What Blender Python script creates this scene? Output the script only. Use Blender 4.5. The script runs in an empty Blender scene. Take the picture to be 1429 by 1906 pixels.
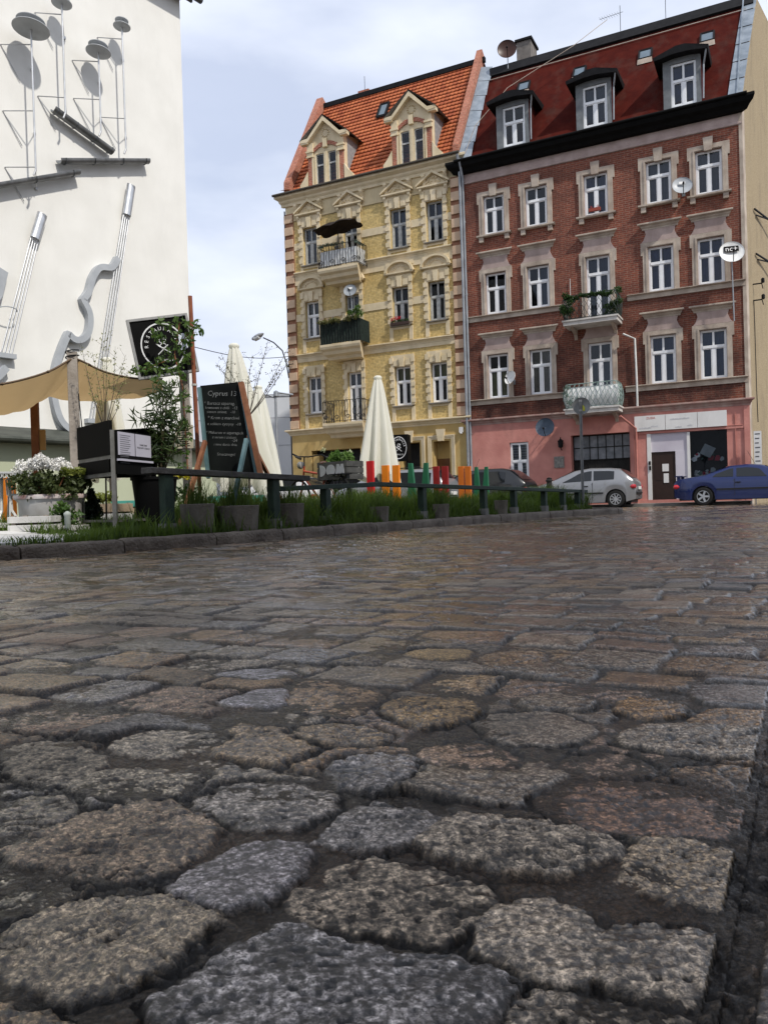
import bpy, math, random
import numpy as np
from mathutils import Vector, Matrix
R=math.radians
random.seed(7)
scene=bpy.context.scene
# ---------------------------------------------------------------- camera
PITCH,ROLL=R(-0.547),R(-1.753)
CAMZ=0.36
fwd=Vector((0,math.cos(PITCH),math.sin(PITCH))); upv=Vector((0,-math.sin(PITCH),math.cos(PITCH))); rgt=Vector((1,0,0))
CA=rgt*math.cos(ROLL)+upv*math.sin(ROLL); CB=upv*math.cos(ROLL)-rgt*math.sin(ROLL)
cam_d=bpy.data.cameras.new('camera'); cam=bpy.data.objects.new('camera',cam_d); scene.collection.objects.link(cam)
cam.matrix_world=Matrix((( CA.x,CB.x,-fwd.x,0),(CA.y,CB.y,-fwd.y,0),(CA.z,CB.z,-fwd.z,CAMZ),(0,0,0,1)))
cam_d.sensor_fit='VERTICAL'; cam_d.sensor_height=24; cam_d.lens=24*1486/1906
cam_d.clip_start=.02; cam_d.clip_end=600
scene.camera=cam
def at(x,y,depth):
    d=fwd+CA*((x-714.5)/1486)-CB*((y-953)/1486)
    return Vector((0,0,CAMZ))+d*(depth/d.y)
def onz(x,y,z):
    d=fwd+CA*((x-714.5)/1486)-CB*((y-953)/1486)
    return Vector((0,0,CAMZ))+d*((z-CAMZ)/d.z)
# ---------------------------------------------------------------- light
SUN=Vector((.58,-.66,1)).normalized()
EL=math.asin(SUN.z); AZ=math.atan2(SUN.x,SUN.y)
sd=bpy.data.lights.new('sun','SUN'); sd.energy=3.7; sd.angle=R(1.6); sd.color=(1,.95,.87)
so=bpy.data.objects.new('sun',sd); scene.collection.objects.link(so); so.rotation_euler=SUN.to_track_quat('Z','Y').to_euler(); so.location=(10,-10,30)
W=bpy.data.worlds.new('World'); scene.world=W; W.use_nodes=True
nt=W.node_tree; nt.nodes.clear(); N_=nt.nodes.new; L_=nt.links.new
out=N_('ShaderNodeOutputWorld'); bg=N_('ShaderNodeBackground'); bg.inputs['Strength'].default_value=.148
sky=N_('ShaderNodeTexSky'); sky.sky_type='NISHITA'; sky.sun_disc=False; sky.sun_elevation=EL; sky.sun_rotation=AZ; sky.air_density=1.2; sky.dust_density=1.5
tc=N_('ShaderNodeTexCoord'); mp=N_('ShaderNodeMapping'); mp.inputs['Scale'].default_value=(1.2,1.2,3.2); mp.inputs['Rotation'].default_value=(.1,.25,.3)
n1=N_('ShaderNodeTexNoise'); n1.inputs['Scale'].default_value=1.6; n1.inputs['Detail'].default_value=7; n1.inputs['Roughness'].default_value=.52; n1.inputs['Distortion'].default_value=.35
r1=N_('ShaderNodeMapRange'); r1.inputs['From Min'].default_value=.36; r1.inputs['From Max'].default_value=.60; r1.clamp=True; r1.interpolation_type='SMOOTHSTEP'
n2=N_('ShaderNodeTexNoise'); n2.inputs['Scale'].default_value=2.4; n2.inputs['Detail'].default_value=5
cr=N_('ShaderNodeValToRGB'); cr.color_ramp.elements[0].position=.36; cr.color_ramp.elements[0].color=(4.7,5.2,6.5,1); cr.color_ramp.elements[1].position=.64; cr.color_ramp.elements[1].color=(7.0,7.4,8.3,1)
mx=N_('ShaderNodeMix'); mx.data_type='RGBA'
L_(tc.outputs['Generated'],mp.inputs['Vector']); L_(mp.outputs[0],n1.inputs['Vector']); L_(mp.outputs[0],n2.inputs['Vector'])
L_(n1.outputs['Fac'],r1.inputs['Value']); L_(n2.outputs['Fac'],cr.inputs['Fac'])
sc=N_('ShaderNodeMath'); sc.operation='MULTIPLY_ADD'; sc.inputs[1].default_value=.18; sc.inputs[2].default_value=.80; L_(r1.outputs[0],sc.inputs[0])
L_(sc.outputs[0],mx.inputs['Factor']); L_(sky.outputs[0],mx.inputs['A']); L_(cr.outputs[0],mx.inputs['B'])
L_(mx.outputs['Result'],bg.inputs['Color']); L_(bg.outputs[0],out.inputs[0])
vs=scene.view_settings; vs.view_transform='Standard'; vs.look='None'; vs.exposure=0.0; vs.gamma=1
scene.render.engine='CYCLES'
scene.cycles.max_bounces=6; scene.cycles.transparent_max_bounces=10
# ---------------------------------------------------------------- helpers
def link(o,parent=None):
    scene.collection.objects.link(o)
    if parent is not None: o.parent=parent
    return o
def tag(o,label=None,cat=None,group=None,kind=None):
    if label: o['label']=label
    if cat: o['category']=cat
    if group: o['group']=group
    if kind: o['kind']=kind
    return o
def empty(name,loc=(0,0,0),rz=0,label=None,cat=None,group=None):
    o=bpy.data.objects.new(name,None); link(o); o.location=loc; o.rotation_euler=(0,0,rz); o.empty_display_size=.1
    return tag(o,label,cat,group)
SPLIT={'sill_band','verge_flashing','quoin_block','quoin_strip','wall_band','door_surround','pilaster_strip','shop_door_post','string_course','dark_opening','brick_pier','wire_bracket','tail_light','headlight','wing_mirror','side_window','trim_strip','door_gap','corbel','balcony_bracket','conduit','clip','corner_post','paper_notice','roof_rail','panel_joint','clamp','window_sill','intercom','gutter','leg','drain_pipe','roof','chimney','wall_bracket','interior_wall','rear_wall','side_wall','dormer_cheek','frame','shop_panel','post','bridge','dormer_roof','apron_strip','slat','skylight','corner_render','lamp_head','arm','elements','wall_plaque','rail','underbody','window_surround','house_door'}
class MB:
    def __init__(s): s.v=[]; s.f=[]
    def add(s,vs,fs):
        b=len(s.v); s.v+= [tuple(v) for v in vs]; s.f+=[tuple(i+b for i in f) for f in fs]; return s
    def box(s,x0,x1,y0,y1,z0,z1,M=None):
        vs=[(x,y,z) for z in (z0,z1) for y in (y0,y1) for x in (x0,x1)]
        if M is not None: vs=[M@Vector(v) for v in vs]
        return s.add(vs,[(0,2,3,1),(4,5,7,6),(0,1,5,4),(2,6,7,3),(0,4,6,2),(1,3,7,5)])
    def beam(s,a,b,w,h=None,up=(0,0,1)):
        a=Vector(a);b=Vector(b);h=h or w;d=(b-a).normalized();u=Vector(up)
        if abs(d.dot(u))>.98: u=Vector((1,0,0))
        x=d.cross(u).normalized();y=x.cross(d).normalized()
        vs=[p+x*(sx*w/2)+y*(sy*h/2) for p in (a,b) for sx,sy in ((-1,-1),(1,-1),(1,1),(-1,1))]
        return s.add(vs,[(0,1,2,3),(7,6,5,4),(0,4,5,1),(1,5,6,2),(2,6,7,3),(3,7,4,0)])
    def tube(s,pts,r,n=8,cap=True):
        pts=[Vector(p) for p in pts]; rr=r if isinstance(r,(list,tuple)) else [r]*len(pts)
        vs=[];prev=None
        for i,p in enumerate(pts):
            d=(pts[min(i+1,len(pts)-1)]-pts[max(i-1,0)])
            d=d.normalized() if d.length>1e-9 else Vector((0,0,1))
            if prev is None:
                u=Vector((0,0,1)) if abs(d.z)<.9 else Vector((1,0,0)); x=d.cross(u).normalized()
            else: x=(prev-d*prev.dot(d)).normalized()
            prev=x; y=d.cross(x)
            vs+=[p+x*(rr[i]*math.cos(2*math.pi*k/n))+y*(rr[i]*math.sin(2*math.pi*k/n)) for k in range(n)]
        fs=[(i*n+k,i*n+(k+1)%n,(i+1)*n+(k+1)%n,(i+1)*n+k) for i in range(len(pts)-1) for k in range(n)]
        if cap: fs+=[tuple(range(n-1,-1,-1)),tuple((len(pts)-1)*n+k for k in range(n))]
        return s.add(vs,fs)
    def lathe(s,prof,c=(0,0,0),n=24,M=None,wob=None):
        vs=[]
        for i,(r,z) in enumerate(prof):
            for k in range(n):
                a=2*math.pi*k/n; rr=r*(wob(a,z) if wob else 1)
                v=Vector((rr*math.cos(a),rr*math.sin(a),z))
                if M is not None: v=M@v
                vs.append(v+Vector(c))
        m=len(prof)
        fs=[(i*n+k,i*n+(k+1)%n,(i+1)*n+(k+1)%n,(i+1)*n+k) for i in range(m-1) for k in range(n)]
        fs+=[tuple(range(n-1,-1,-1)),tuple((m-1)*n+k for k in range(n))]
        return s.add(vs,fs)
    def prism(s,pts,d,axis='y',off=0,M=None):
        # pts 2d polygon (a,b); axis y -> (a, off..off+d, b)
        def P(a,b,t):
            v={'y':(a,t,b),'x':(t,a,b),'z':(a,b,t)}[axis]
            return M@Vector(v) if M is not None else v
        n=len(pts); vs=[P(a,b,off) for a,b in pts]+[P(a,b,off+d) for a,b in pts]
        fs=[tuple(range(n)),tuple(range(2*n-1,n-1,-1))]+[(k,n+k,n+(k+1)%n,(k+1)%n) for k in range(n)]
        return s.add(vs,fs)
    def grid(s,fn,nu,nv):
        vs=[fn(i/nu,j/nv) for i in range(nu+1) for j in range(nv+1)]
        return s.add(vs,[(i*(nv+1)+j,(i+1)*(nv+1)+j,(i+1)*(nv+1)+j+1,i*(nv+1)+j+1) for i in range(nu) for j in range(nv)])
    def build(s,name,mat,parent=None,smooth=False,bevel=0):
        if name in SPLIT and len(s.f)<40000:
            groups=s.pieces()
            if len(groups)>1:
                o=None
                for g in groups:
                    m=MB(); idx={}
                    for f in g:
                        for i in f:
                            if i not in idx: idx[i]=len(m.v); m.v.append(s.v[i])
                        m.f.append(tuple(idx[i] for i in f))
                    o2=m._b(name,mat,parent,smooth,bevel); o=o or o2
                return o
        return s._b(name,mat,parent,smooth,bevel)
    def pieces(s,tol=.012):
        par=list(range(len(s.v)))
        def fd(a):
            while par[a]!=a: par[a]=par[par[a]]; a=par[a]
            return a
        for f in s.f:
            r=fd(f[0])
            for i in f[1:]: par[fd(i)]=r
        comp={}
        for f in s.f: comp.setdefault(fd(f[0]),[]).append(f)
        L=[]
        for fs in comp.values():
            vs=[s.v[i] for f in fs for i in f]; L.append([fs,[min(v[k] for v in vs)-tol for k in range(3)],[max(v[k] for v in vs)+tol for k in range(3)]])
        ch=True
        while ch:
            ch=False; out=[]
            for c in L:
                for o in out:
                    if all(c[1][k]<=o[2][k] and o[1][k]<=c[2][k] for k in range(3)):
                        o[0]=o[0]+c[0]; o[1]=[min(a,b) for a,b in zip(o[1],c[1])]; o[2]=[max(a,b) for a,b in zip(o[2],c[2])]; ch=True; break
                else: out.append(c)
            L=out
        return [c[0] for c in L]
    def _b(s,name,mat,parent=None,smooth=False,bevel=0):
        me=bpy.data.meshes.new(name); me.from_pydata(s.v,[],s.f)
        me.materials.append(mat)
        if smooth: me.polygons.foreach_set('use_smooth',[True]*len(me.polygons))
        o=bpy.data.objects.new(name,me); link(o,parent)
        if smooth: 
            try: me.set_sharp_from_angle(angle=R(50))
            except Exception: pass
        if bevel:
            m=o.modifiers.new('bevel','BEVEL'); m.width=bevel; m.segments=2; m.limit_method='ANGLE'
        return o
def npmesh(name,V,F,mat,parent=None,smooth=False):
    me=bpy.data.meshes.new(name); V=np.asarray(V,dtype=np.float32); F=np.asarray(F,dtype=np.int32)
    me.vertices.add(len(V)); me.vertices.foreach_set('co',V.ravel())
    k=F.shape[1]; me.loops.add(F.size); me.loops.foreach_set('vertex_index',F.ravel())
    me.polygons.add(len(F)); me.polygons.foreach_set('loop_start',np.arange(0,F.size,k,dtype=np.int32))
    me.update(calc_edges=True); me.validate()
    if smooth: me.polygons.foreach_set('use_smooth',np.ones(len(F),dtype=bool))
    me.materials.append(mat); o=bpy.data.objects.new(name,me); link(o,parent); return o
def cp(o,parent=None,loc=None,rz=None):
    c=o.copy(); link(c); 
    if parent is not None: c.parent=parent
    if loc is not None: c.location=loc
    if rz is not None: c.rotation_euler=(0,0,rz)
    for ch in list(o.children): cp(ch,c)
    return c
_m={}
def mat(name,col,rough=.6,metal=0,var=.12,vs=4,bump=0,bs=30,col2=None,spec=.28,coat=0,dirt=0):
    if name in _m: return _m[name]
    m=bpy.data.materials.new(name); m.use_nodes=True; t=m.node_tree; b=t.nodes['Principled BSDF']
    b.inputs['Roughness'].default_value=rough; b.inputs['Metallic'].default_value=metal
    b.inputs['Specular IOR Level'].default_value=spec
    if coat: b.inputs['Coat Weight'].default_value=coat; b.inputs['Coat Roughness'].default_value=.05
    tc=t.nodes.new('ShaderNodeTexCoord'); nz=t.nodes.new('ShaderNodeTexNoise'); nz.inputs['Scale'].default_value=vs; nz.inputs['Detail'].default_value=6
    t.links.new(tc.outputs['Object'],nz.inputs['Vector'])
    rp=t.nodes.new('ShaderNodeValToRGB'); c2=col2 or tuple(min(c*(1+var),1) for c in col); c1=col if col2 else tuple(c*(1-var) for c in col)
    rp.color_ramp.elements[0].position=.35; rp.color_ramp.elements[0].color=(*c1,1); rp.color_ramp.elements[1].position=.68; rp.color_ramp.elements[1].color=(*c2,1)
    t.links.new(nz.outputs['Fac'],rp.inputs[0]); last=rp.outputs[0]
    if dirt:
        n3=t.nodes.new('ShaderNodeTexNoise'); n3.inputs['Scale'].default_value=1.1; n3.inputs['Detail'].default_value=8; n3.inputs['Roughness'].default_value=.65
        mp=t.nodes.new('ShaderNodeMapping'); mp.inputs['Scale'].default_value=(1.6,1.6,.5); t.links.new(tc.outputs['Object'],mp.inputs[0]); t.links.new(mp.outputs[0],n3.inputs['Vector'])
        mr=t.nodes.new('ShaderNodeMapRange'); mr.inputs['From Min'].default_value=.5; mr.inputs['From Max'].default_value=.75; mr.inputs['To Max'].default_value=dirt
        t.links.new(n3.outputs['Fac'],mr.inputs[0]); mi=t.nodes.new('ShaderNodeMix'); mi.data_type='RGBA'; mi.inputs['B'].default_value=(.09,.075,.06,1)
        t.links.new(mr.outputs[0],mi.inputs['Factor']); t.links.new(last,mi.inputs['A']); last=mi.outputs['Result']
    t.links.new(last,b.inputs['Base Color'])
    if bump:
        bn=t.nodes.new('ShaderNodeTexNoise'); bn.inputs['Scale'].default_value=bs; bn.inputs['Detail'].default_value=5; t.links.new(tc.outputs['Object'],bn.inputs['Vector'])
        bp=t.nodes.new('ShaderNodeBump'); bp.inputs['Strength'].default_value=bump; bp.inputs['Distance'].default_value=.02
        t.links.new(bn.outputs['Fac'],bp.inputs['Height']); t.links.new(bp.outputs[0],b.inputs['Normal'])
    _m[name]=m; return m
def brick(name,c1,c2,mortar,w=.25,h=.075,ms=.012,bump=.5,stain=.6,patch=None,soot=0):
    m=bpy.data.materials.new(name); m.use_nodes=True; t=m.node_tree; b=t.nodes['Principled BSDF']; b.inputs['Roughness'].default_value=.85
    nn=t.nodes.new; ln=t.links.new
    tc=nn('ShaderNodeTexCoord'); sp=nn('ShaderNodeSeparateXYZ'); ad=nn('ShaderNodeMath'); cb=nn('ShaderNodeCombineXYZ')
    ln(tc.outputs['Object'],sp.inputs[0]); ln(sp.outputs[0],ad.inputs[0]); ln(sp.outputs[1],ad.inputs[1]); ln(ad.outputs[0],cb.inputs[0]); ln(sp.outputs[2],cb.inputs[1])
    br=nn('ShaderNodeTexBrick'); br.inputs['Scale'].default_value=1; br.inputs['Brick Width'].default_value=w; br.inputs['Row Height'].default_value=h; br.inputs['Mortar Size'].default_value=ms; br.inputs['Mortar Smooth'].default_value=.2
    br.inputs['Color1'].default_value=(*c1,1); br.inputs['Color2'].default_value=(*c2,1); br.inputs['Mortar'].default_value=(*mortar,1)
    ln(cb.outputs[0],br.inputs['Vector'])
    nz=nn('ShaderNodeTexNoise'); nz.inputs['Scale'].default_value=.7; nz.inputs['Detail'].default_value=8; nz.inputs['Roughness'].default_value=.6; ln(tc.outputs['Object'],nz.inputs['Vector'])
    mr=nn('ShaderNodeMapRange'); mr.inputs['From Min'].default_value=.42; mr.inputs['From Max'].default_value=.68; mr.inputs['To Max'].default_value=stain; ln(nz.outputs['Fac'],mr.inputs[0])
    mi=nn('ShaderNodeMix'); mi.data_type='RGBA'; mi.inputs['B'].default_value=(*(patch or tuple(x*.45 for x in c1)),1); ln(mr.outputs[0],mi.inputs['Factor']); ln(br.outputs['Color'],mi.inputs['A'])
    n4=nn('ShaderNodeTexNoise'); n4.inputs['Scale'].default_value=9; n4.inputs['Detail'].default_value=4; ln(tc.outputs['Object'],n4.inputs['Vector'])
    m4=nn('ShaderNodeMapRange'); m4.inputs['From Min'].default_value=.3; m4.inputs['From Max'].default_value=.7; m4.inputs['To Min'].default_value=.72; m4.inputs['To Max'].default_value=1.2; ln(n4.outputs['Fac'],m4.inputs[0])
    last=mi.outputs['Result']
    if soot:
        s1=nn('ShaderNodeMapRange'); s1.inputs['From Min'].default_value=9.2; s1.inputs['From Max'].default_value=4.8; ln(sp.outputs[2],s1.inputs[0])
        n5=nn('ShaderNodeTexNoise'); n5.inputs['Scale'].default_value=1.3; n5.inputs['Detail'].default_value=7; ln(tc.outputs['Object'],n5.inputs['Vector'])
        m5=nn('ShaderNodeMapRange'); m5.inputs['From Min'].default_value=.32; m5.inputs['From Max'].default_value=.56; ln(n5.outputs['Fac'],m5.inputs[0])
        m6=nn('ShaderNodeMath'); m6.operation='MULTIPLY'; ln(s1.outputs[0],m6.inputs[0]); ln(m5.outputs[0],m6.inputs[1]); m7=nn('ShaderNodeMath'); m7.operation='MULTIPLY'; m7.inputs[1].default_value=soot; ln(m6.outputs[0],m7.inputs[0])
        n8=nn('ShaderNodeMix'); n8.data_type='RGBA'; n8.blend_type='MULTIPLY'; n8.inputs['B'].default_value=(.36,.32,.32,1); ln(m7.outputs[0],n8.inputs['Factor']); ln(last,n8.inputs['A']); last=n8.outputs['Result']
    vm=nn('ShaderNodeVectorMath'); vm.operation='SCALE'; ln(last,vm.inputs[0]); ln(m4.outputs[0],vm.inputs['Scale']); ln(vm.outputs[0],b.inputs['Base Color'])
    bp=nn('ShaderNodeBump'); bp.inputs['Strength'].default_value=bump; bp.inputs['Distance'].default_value=.012; bp.invert=True; ln(br.outputs['Fac'],bp.inputs['Height']); ln(bp.outputs[0],b.inputs['Normal'])
    return m
def glassmat():
    m=bpy.data.materials.new('window_glass'); m.use_nodes=True; t=m.node_tree; t.nodes.clear(); nn=t.nodes.new; ln=t.links.new
    o=nn('ShaderNodeOutputMaterial'); tr=nn('ShaderNodeBsdfTransparent'); tr.inputs[0].default_value=(.55,.6,.66,1)
    gl=nn('ShaderNodeBsdfGlossy'); gl.inputs['Roughness'].default_value=.03; gl.inputs[0].default_value=(.9,.95,1,1)
    fr=nn('ShaderNodeFresnel'); fr.inputs[0].default_value=1.5; mx=nn('ShaderNodeMixShader')
    nz=nn('ShaderNodeTexNoise'); nz.inputs['Scale'].default_value=2.2; tc=nn('ShaderNodeTexCoord'); ln(tc.outputs['Object'],nz.inputs['Vector'])
    bp=nn('ShaderNodeBump'); bp.inputs['Strength'].default_value=.08; ln(nz.outputs['Fac'],bp.inputs['Height']); ln(bp.outputs[0],gl.inputs['Normal'])
    ln(fr.outputs[0],mx.inputs[0]); ln(tr.outputs[0],mx.inputs[1]); ln(gl.outputs[0],mx.inputs[2]); ln(mx.outputs[0],o.inputs[0]); return m
GLASS=glassmat(); GLASS2=glassmat(); GLASS2.node_tree.nodes['Fresnel'].inputs[0].default_value=1.22
CARGLASS=mat('car_glass',(.008,.01,.012),.06,var=0,spec=.5)
def text_mb(txt,size,ext=.004):
    cu=bpy.data.curves.new('t','FONT'); cu.body=txt; cu.size=size; cu.extrude=ext; cu.align_x='CENTER'; cu.align_y='CENTER'; cu.resolution_u=2
    ob=bpy.data.objects.new('t',cu); scene.collection.objects.link(ob); bpy.context.view_layer.update()
    me=bpy.data.meshes.new_from_object(ob); vs=[v.co.copy() for v in me.vertices]; fs=[tuple(p.vertices) for p in me.polygons]
    bpy.data.objects.remove(ob); bpy.data.curves.remove(cu); bpy.data.meshes.remove(me); return vs,fs
def put_text(mb,txt,size,M,ext=.004):
    vs,fs=text_mb(txt,size,ext); mb.add([M@v for v in vs],fs)
def noise_rng(s): return np.random.default_rng(s)
def leaves(name,clumps,mat_,parent=None,seed=1,size=.03,per=60,up=.3,long=1.0,wid=.45):
    """clumps: list of (x,y,z,r); each filled with small folded leaf quads"""
    g=noise_rng(seed); V=[];F=[];n=0
    C=[];S=[]
    for c in clumps:
        k=int(per*(c[4] if len(c)>4 else 1)); p=g.normal(size=(k,3)); p/=np.linalg.norm(p,axis=1)[:,None]; rad=c[3]*g.uniform(.25,1.05,(k,1))**.6
        C.append(np.array(c[:3])+p*rad*np.array([1,1,.85]))
    C=np.concatenate(C); k=len(C)
    d=g.normal(size=(k,3)); d[:,2]+=up; d/=np.linalg.norm(d,axis=1)[:,None]
    e=np.cross(d,g.normal(size=(k,3))); e/=np.linalg.norm(e,axis=1)[:,None]
    s=size*g.uniform(.6,1.3,(k,1)); nn=np.cross(d,e)
    a=C-d*s*long; b=C+e*s*wid+nn*s*.12; c=C+d*s*long; dd=C-e*s*wid+nn*s*.12
    V=np.stack([a,b,c,dd],1).reshape(-1,3); F=np.arange(4*k).reshape(-1,4)
    return npmesh(name,V,F,mat_,parent)
def leafmat(name,c1,c2,rough=.5):
    m=mat(name,c1,rough,var=0,vs=6,col2=c2); b=m.node_tree.nodes['Principled BSDF']; 
    t=m.node_tree; tl=t.nodes.new('ShaderNodeBsdfTranslucent'); tl.inputs[0].default_value=(c2[0]*1.3,c2[1]*1.4,c2[2],1); ms=t.nodes.new('ShaderNodeMixShader'); ms.inputs[0].default_value=.3; t.links.new(b.outputs[0],ms.inputs[1]); t.links.new(tl.outputs[0],ms.inputs[2]); t.links.new(ms.outputs[0],t.nodes['Material Output'].inputs[0])
    return m

# ---------------------------------------------------------------- setting: road of stone setts
STONES=[[[-0.114,0.565],[-0.085,0.578],[-0.036,0.543],[-0.007,0.531],[0.056,0.515],[0.065,0.494],[0.05,0.465],[0.041,0.448],[0.033,0.425],[-0.115,0.431],[-0.16,0.486],[-0.141,0.52]],[[-0.082,0.623],[-0.077,0.65],[-0.02,0.698],[0.012,0.685],[0.074,0.645],[0.079,0.617],[0.056,0.577],[0.023,0.555],[-0.014,0.57],[-0.07,0.585]],[[-0.198,0.652],[-0.161,0.714],[-0.112,0.747],[-0.069,0.713],[-0.07,0.675],[-0.1,0.629],[-0.134,0.616]],[[-0.378,0.647],[-0.366,0.701],[-0.325,0.704],[-0.278,0.659],[-0.275,0.64],[-0.306,0.616],[-0.336,0.601]],[[-0.37,0.748],[-0.324,0.826],[-0.252,0.868],[-0.177,0.792],[-0.176,0.739],[-0.215,0.67],[-0.268,0.678],[-0.345,0.716]],[[-0.299,0.576],[-0.271,0.631],[-0.209,0.636],[-0.142,0.605],[-0.154,0.575],[-0.173,0.521],[-0.222,0.503],[-0.271,0.52]],[[-0.225,0.845],[-0.183,0.906],[-0.103,0.899],[-0.046,0.85],[-0.09,0.778],[-0.133,0.782],[-0.157,0.798]],[[0.054,0.562],[0.071,0.6],[0.106,0.615],[0.141,0.592],[0.144,0.564],[0.125,0.511],[0.115,0.5],[0.078,0.52],[0.055,0.541]],[[0.15,0.571],[0.178,0.57],[0.221,0.552],[0.219,0.538],[0.181,0.48],[0.164,0.478],[0.125,0.499]],[[0.188,0.647],[0.237,0.726],[0.297,0.681],[0.282,0.641],[0.239,0.586],[0.212,0.608],[0.185,0.628]],[[0.028,0.724],[0.063,0.787],[0.139,0.767],[0.204,0.723],[0.203,0.688],[0.143,0.65],[0.11,0.662],[0.041,0.705]],[[-0.066,0.744],[-0.023,0.84],[0.053,0.788],[0.045,0.761],[-0.001,0.714],[-0.055,0.73]],[[0.147,0.81],[0.21,0.888],[0.303,0.861],[0.359,0.777],[0.327,0.726],[0.219,0.724]],[[0.202,0.959],[0.268,0.985],[0.295,0.908],[0.254,0.893],[0.201,0.928]],[[0.307,0.898],[0.35,0.923],[0.428,0.905],[0.46,0.883],[0.425,0.817],[0.328,0.85]],[[0.274,1.033],[0.355,1.11],[0.502,1.059],[0.55,1.027],[0.485,0.93],[0.341,0.966]],[[-0.004,1.246],[0.031,1.296],[0.124,1.265],[0.127,1.178],[0.055,1.111],[0.012,1.176]],[[0.328,1.202],[0.384,1.249],[0.447,1.204],[0.416,1.142],[0.348,1.135]],[[0.423,1.111],[0.475,1.183],[0.593,1.136],[0.543,1.041],[0.419,1.083]],[[0.486,1.273],[0.528,1.337],[0.673,1.286],[0.609,1.166],[0.489,1.199]],[[-0.07,0.965],[-0.026,1.016],[0.035,0.998],[0.026,0.925],[-0.017,0.873],[-0.06,0.895]],[[0.059,0.447],[0.07,0.475],[0.092,0.49],[0.118,0.472],[0.168,0.455],[0.159,0.423],[0.053,0.424]],[[-0.138,1.133],[-0.067,1.155],[0.003,1.103],[-0.019,1.06],[-0.091,1.068]],[[0.121,1.163],[0.222,1.199],[0.274,1.086],[0.221,1.014],[0.135,1.035]],[[0.187,1.257],[0.243,1.307],[0.31,1.259],[0.285,1.191],[0.207,1.201]],[[-0.162,1.477],[-0.08,1.417],[-0.004,1.321],[-0.052,1.184],[-0.137,1.228],[-0.176,1.345]],[[-0.347,1.546],[-0.271,1.594],[-0.174,1.54],[-0.212,1.474]],[[-0.291,1.29],[-0.237,1.386],[-0.187,1.397],[-0.168,1.267]],[[-0.395,1.08],[-0.353,1.173],[-0.223,1.115],[-0.263,1.006],[-0.341,1.037]],[[-0.399,0.926],[-0.336,0.981],[-0.223,0.949],[-0.236,0.875],[-0.312,0.874]],[[-0.531,1.082],[-0.471,1.115],[-0.351,1.004],[-0.379,0.906],[-0.468,0.952]],[[-0.435,0.859],[-0.39,0.889],[-0.348,0.86],[-0.338,0.805],[-0.394,0.775]],[[0.036,1.022],[0.095,1.052],[0.148,0.986],[0.133,0.934],[0.078,0.95]],[[0.02,1.671],[0.057,1.745],[0.182,1.709],[0.136,1.579]],[[0.172,1.614],[0.238,1.699],[0.327,1.683],[0.303,1.562],[0.202,1.523]]]
def vnoise(x,y,seed=0):
    xi=np.floor(x).astype(np.int64);yi=np.floor(y).astype(np.int64);fx=x-xi;fy=y-yi
    fx=fx*fx*fx*(fx*(fx*6-15)+10);fy=fy*fy*fy*(fy*(fy*6-15)+10)
    def h(a,b):
        n=(a*374761393+b*668265263+seed*2246822519)&0xffffffff
        n=((n^(n>>13))*1274126177)&0xffffffff; n=n^(n>>16); return (n&0xffffff)/float(0xffffff)
    return (h(xi,yi)*(1-fx)+h(xi+1,yi)*fx)*(1-fy)+(h(xi,yi+1)*(1-fx)+h(xi+1,yi+1)*fx)*fy
def hsh(k,seed):
    n=(k.astype(np.int64)*2654435761+seed*97531)&0xffffffff; n=((n^(n>>15))*2246822519)&0xffffffff; n=((n^(n>>13))*3266489917)&0xffffffff; n=n^(n>>16); return (n&0xffffff)/float(0xffffff)
def sstep(a,b,x):
    t=np.clip((x-a)/(b-a),0,1); return t*t*(3-2*t)
RD=(.47,.883)
def roadz(x,y): return .06*np.exp(-np.hypot(x,y)/5)
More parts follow.
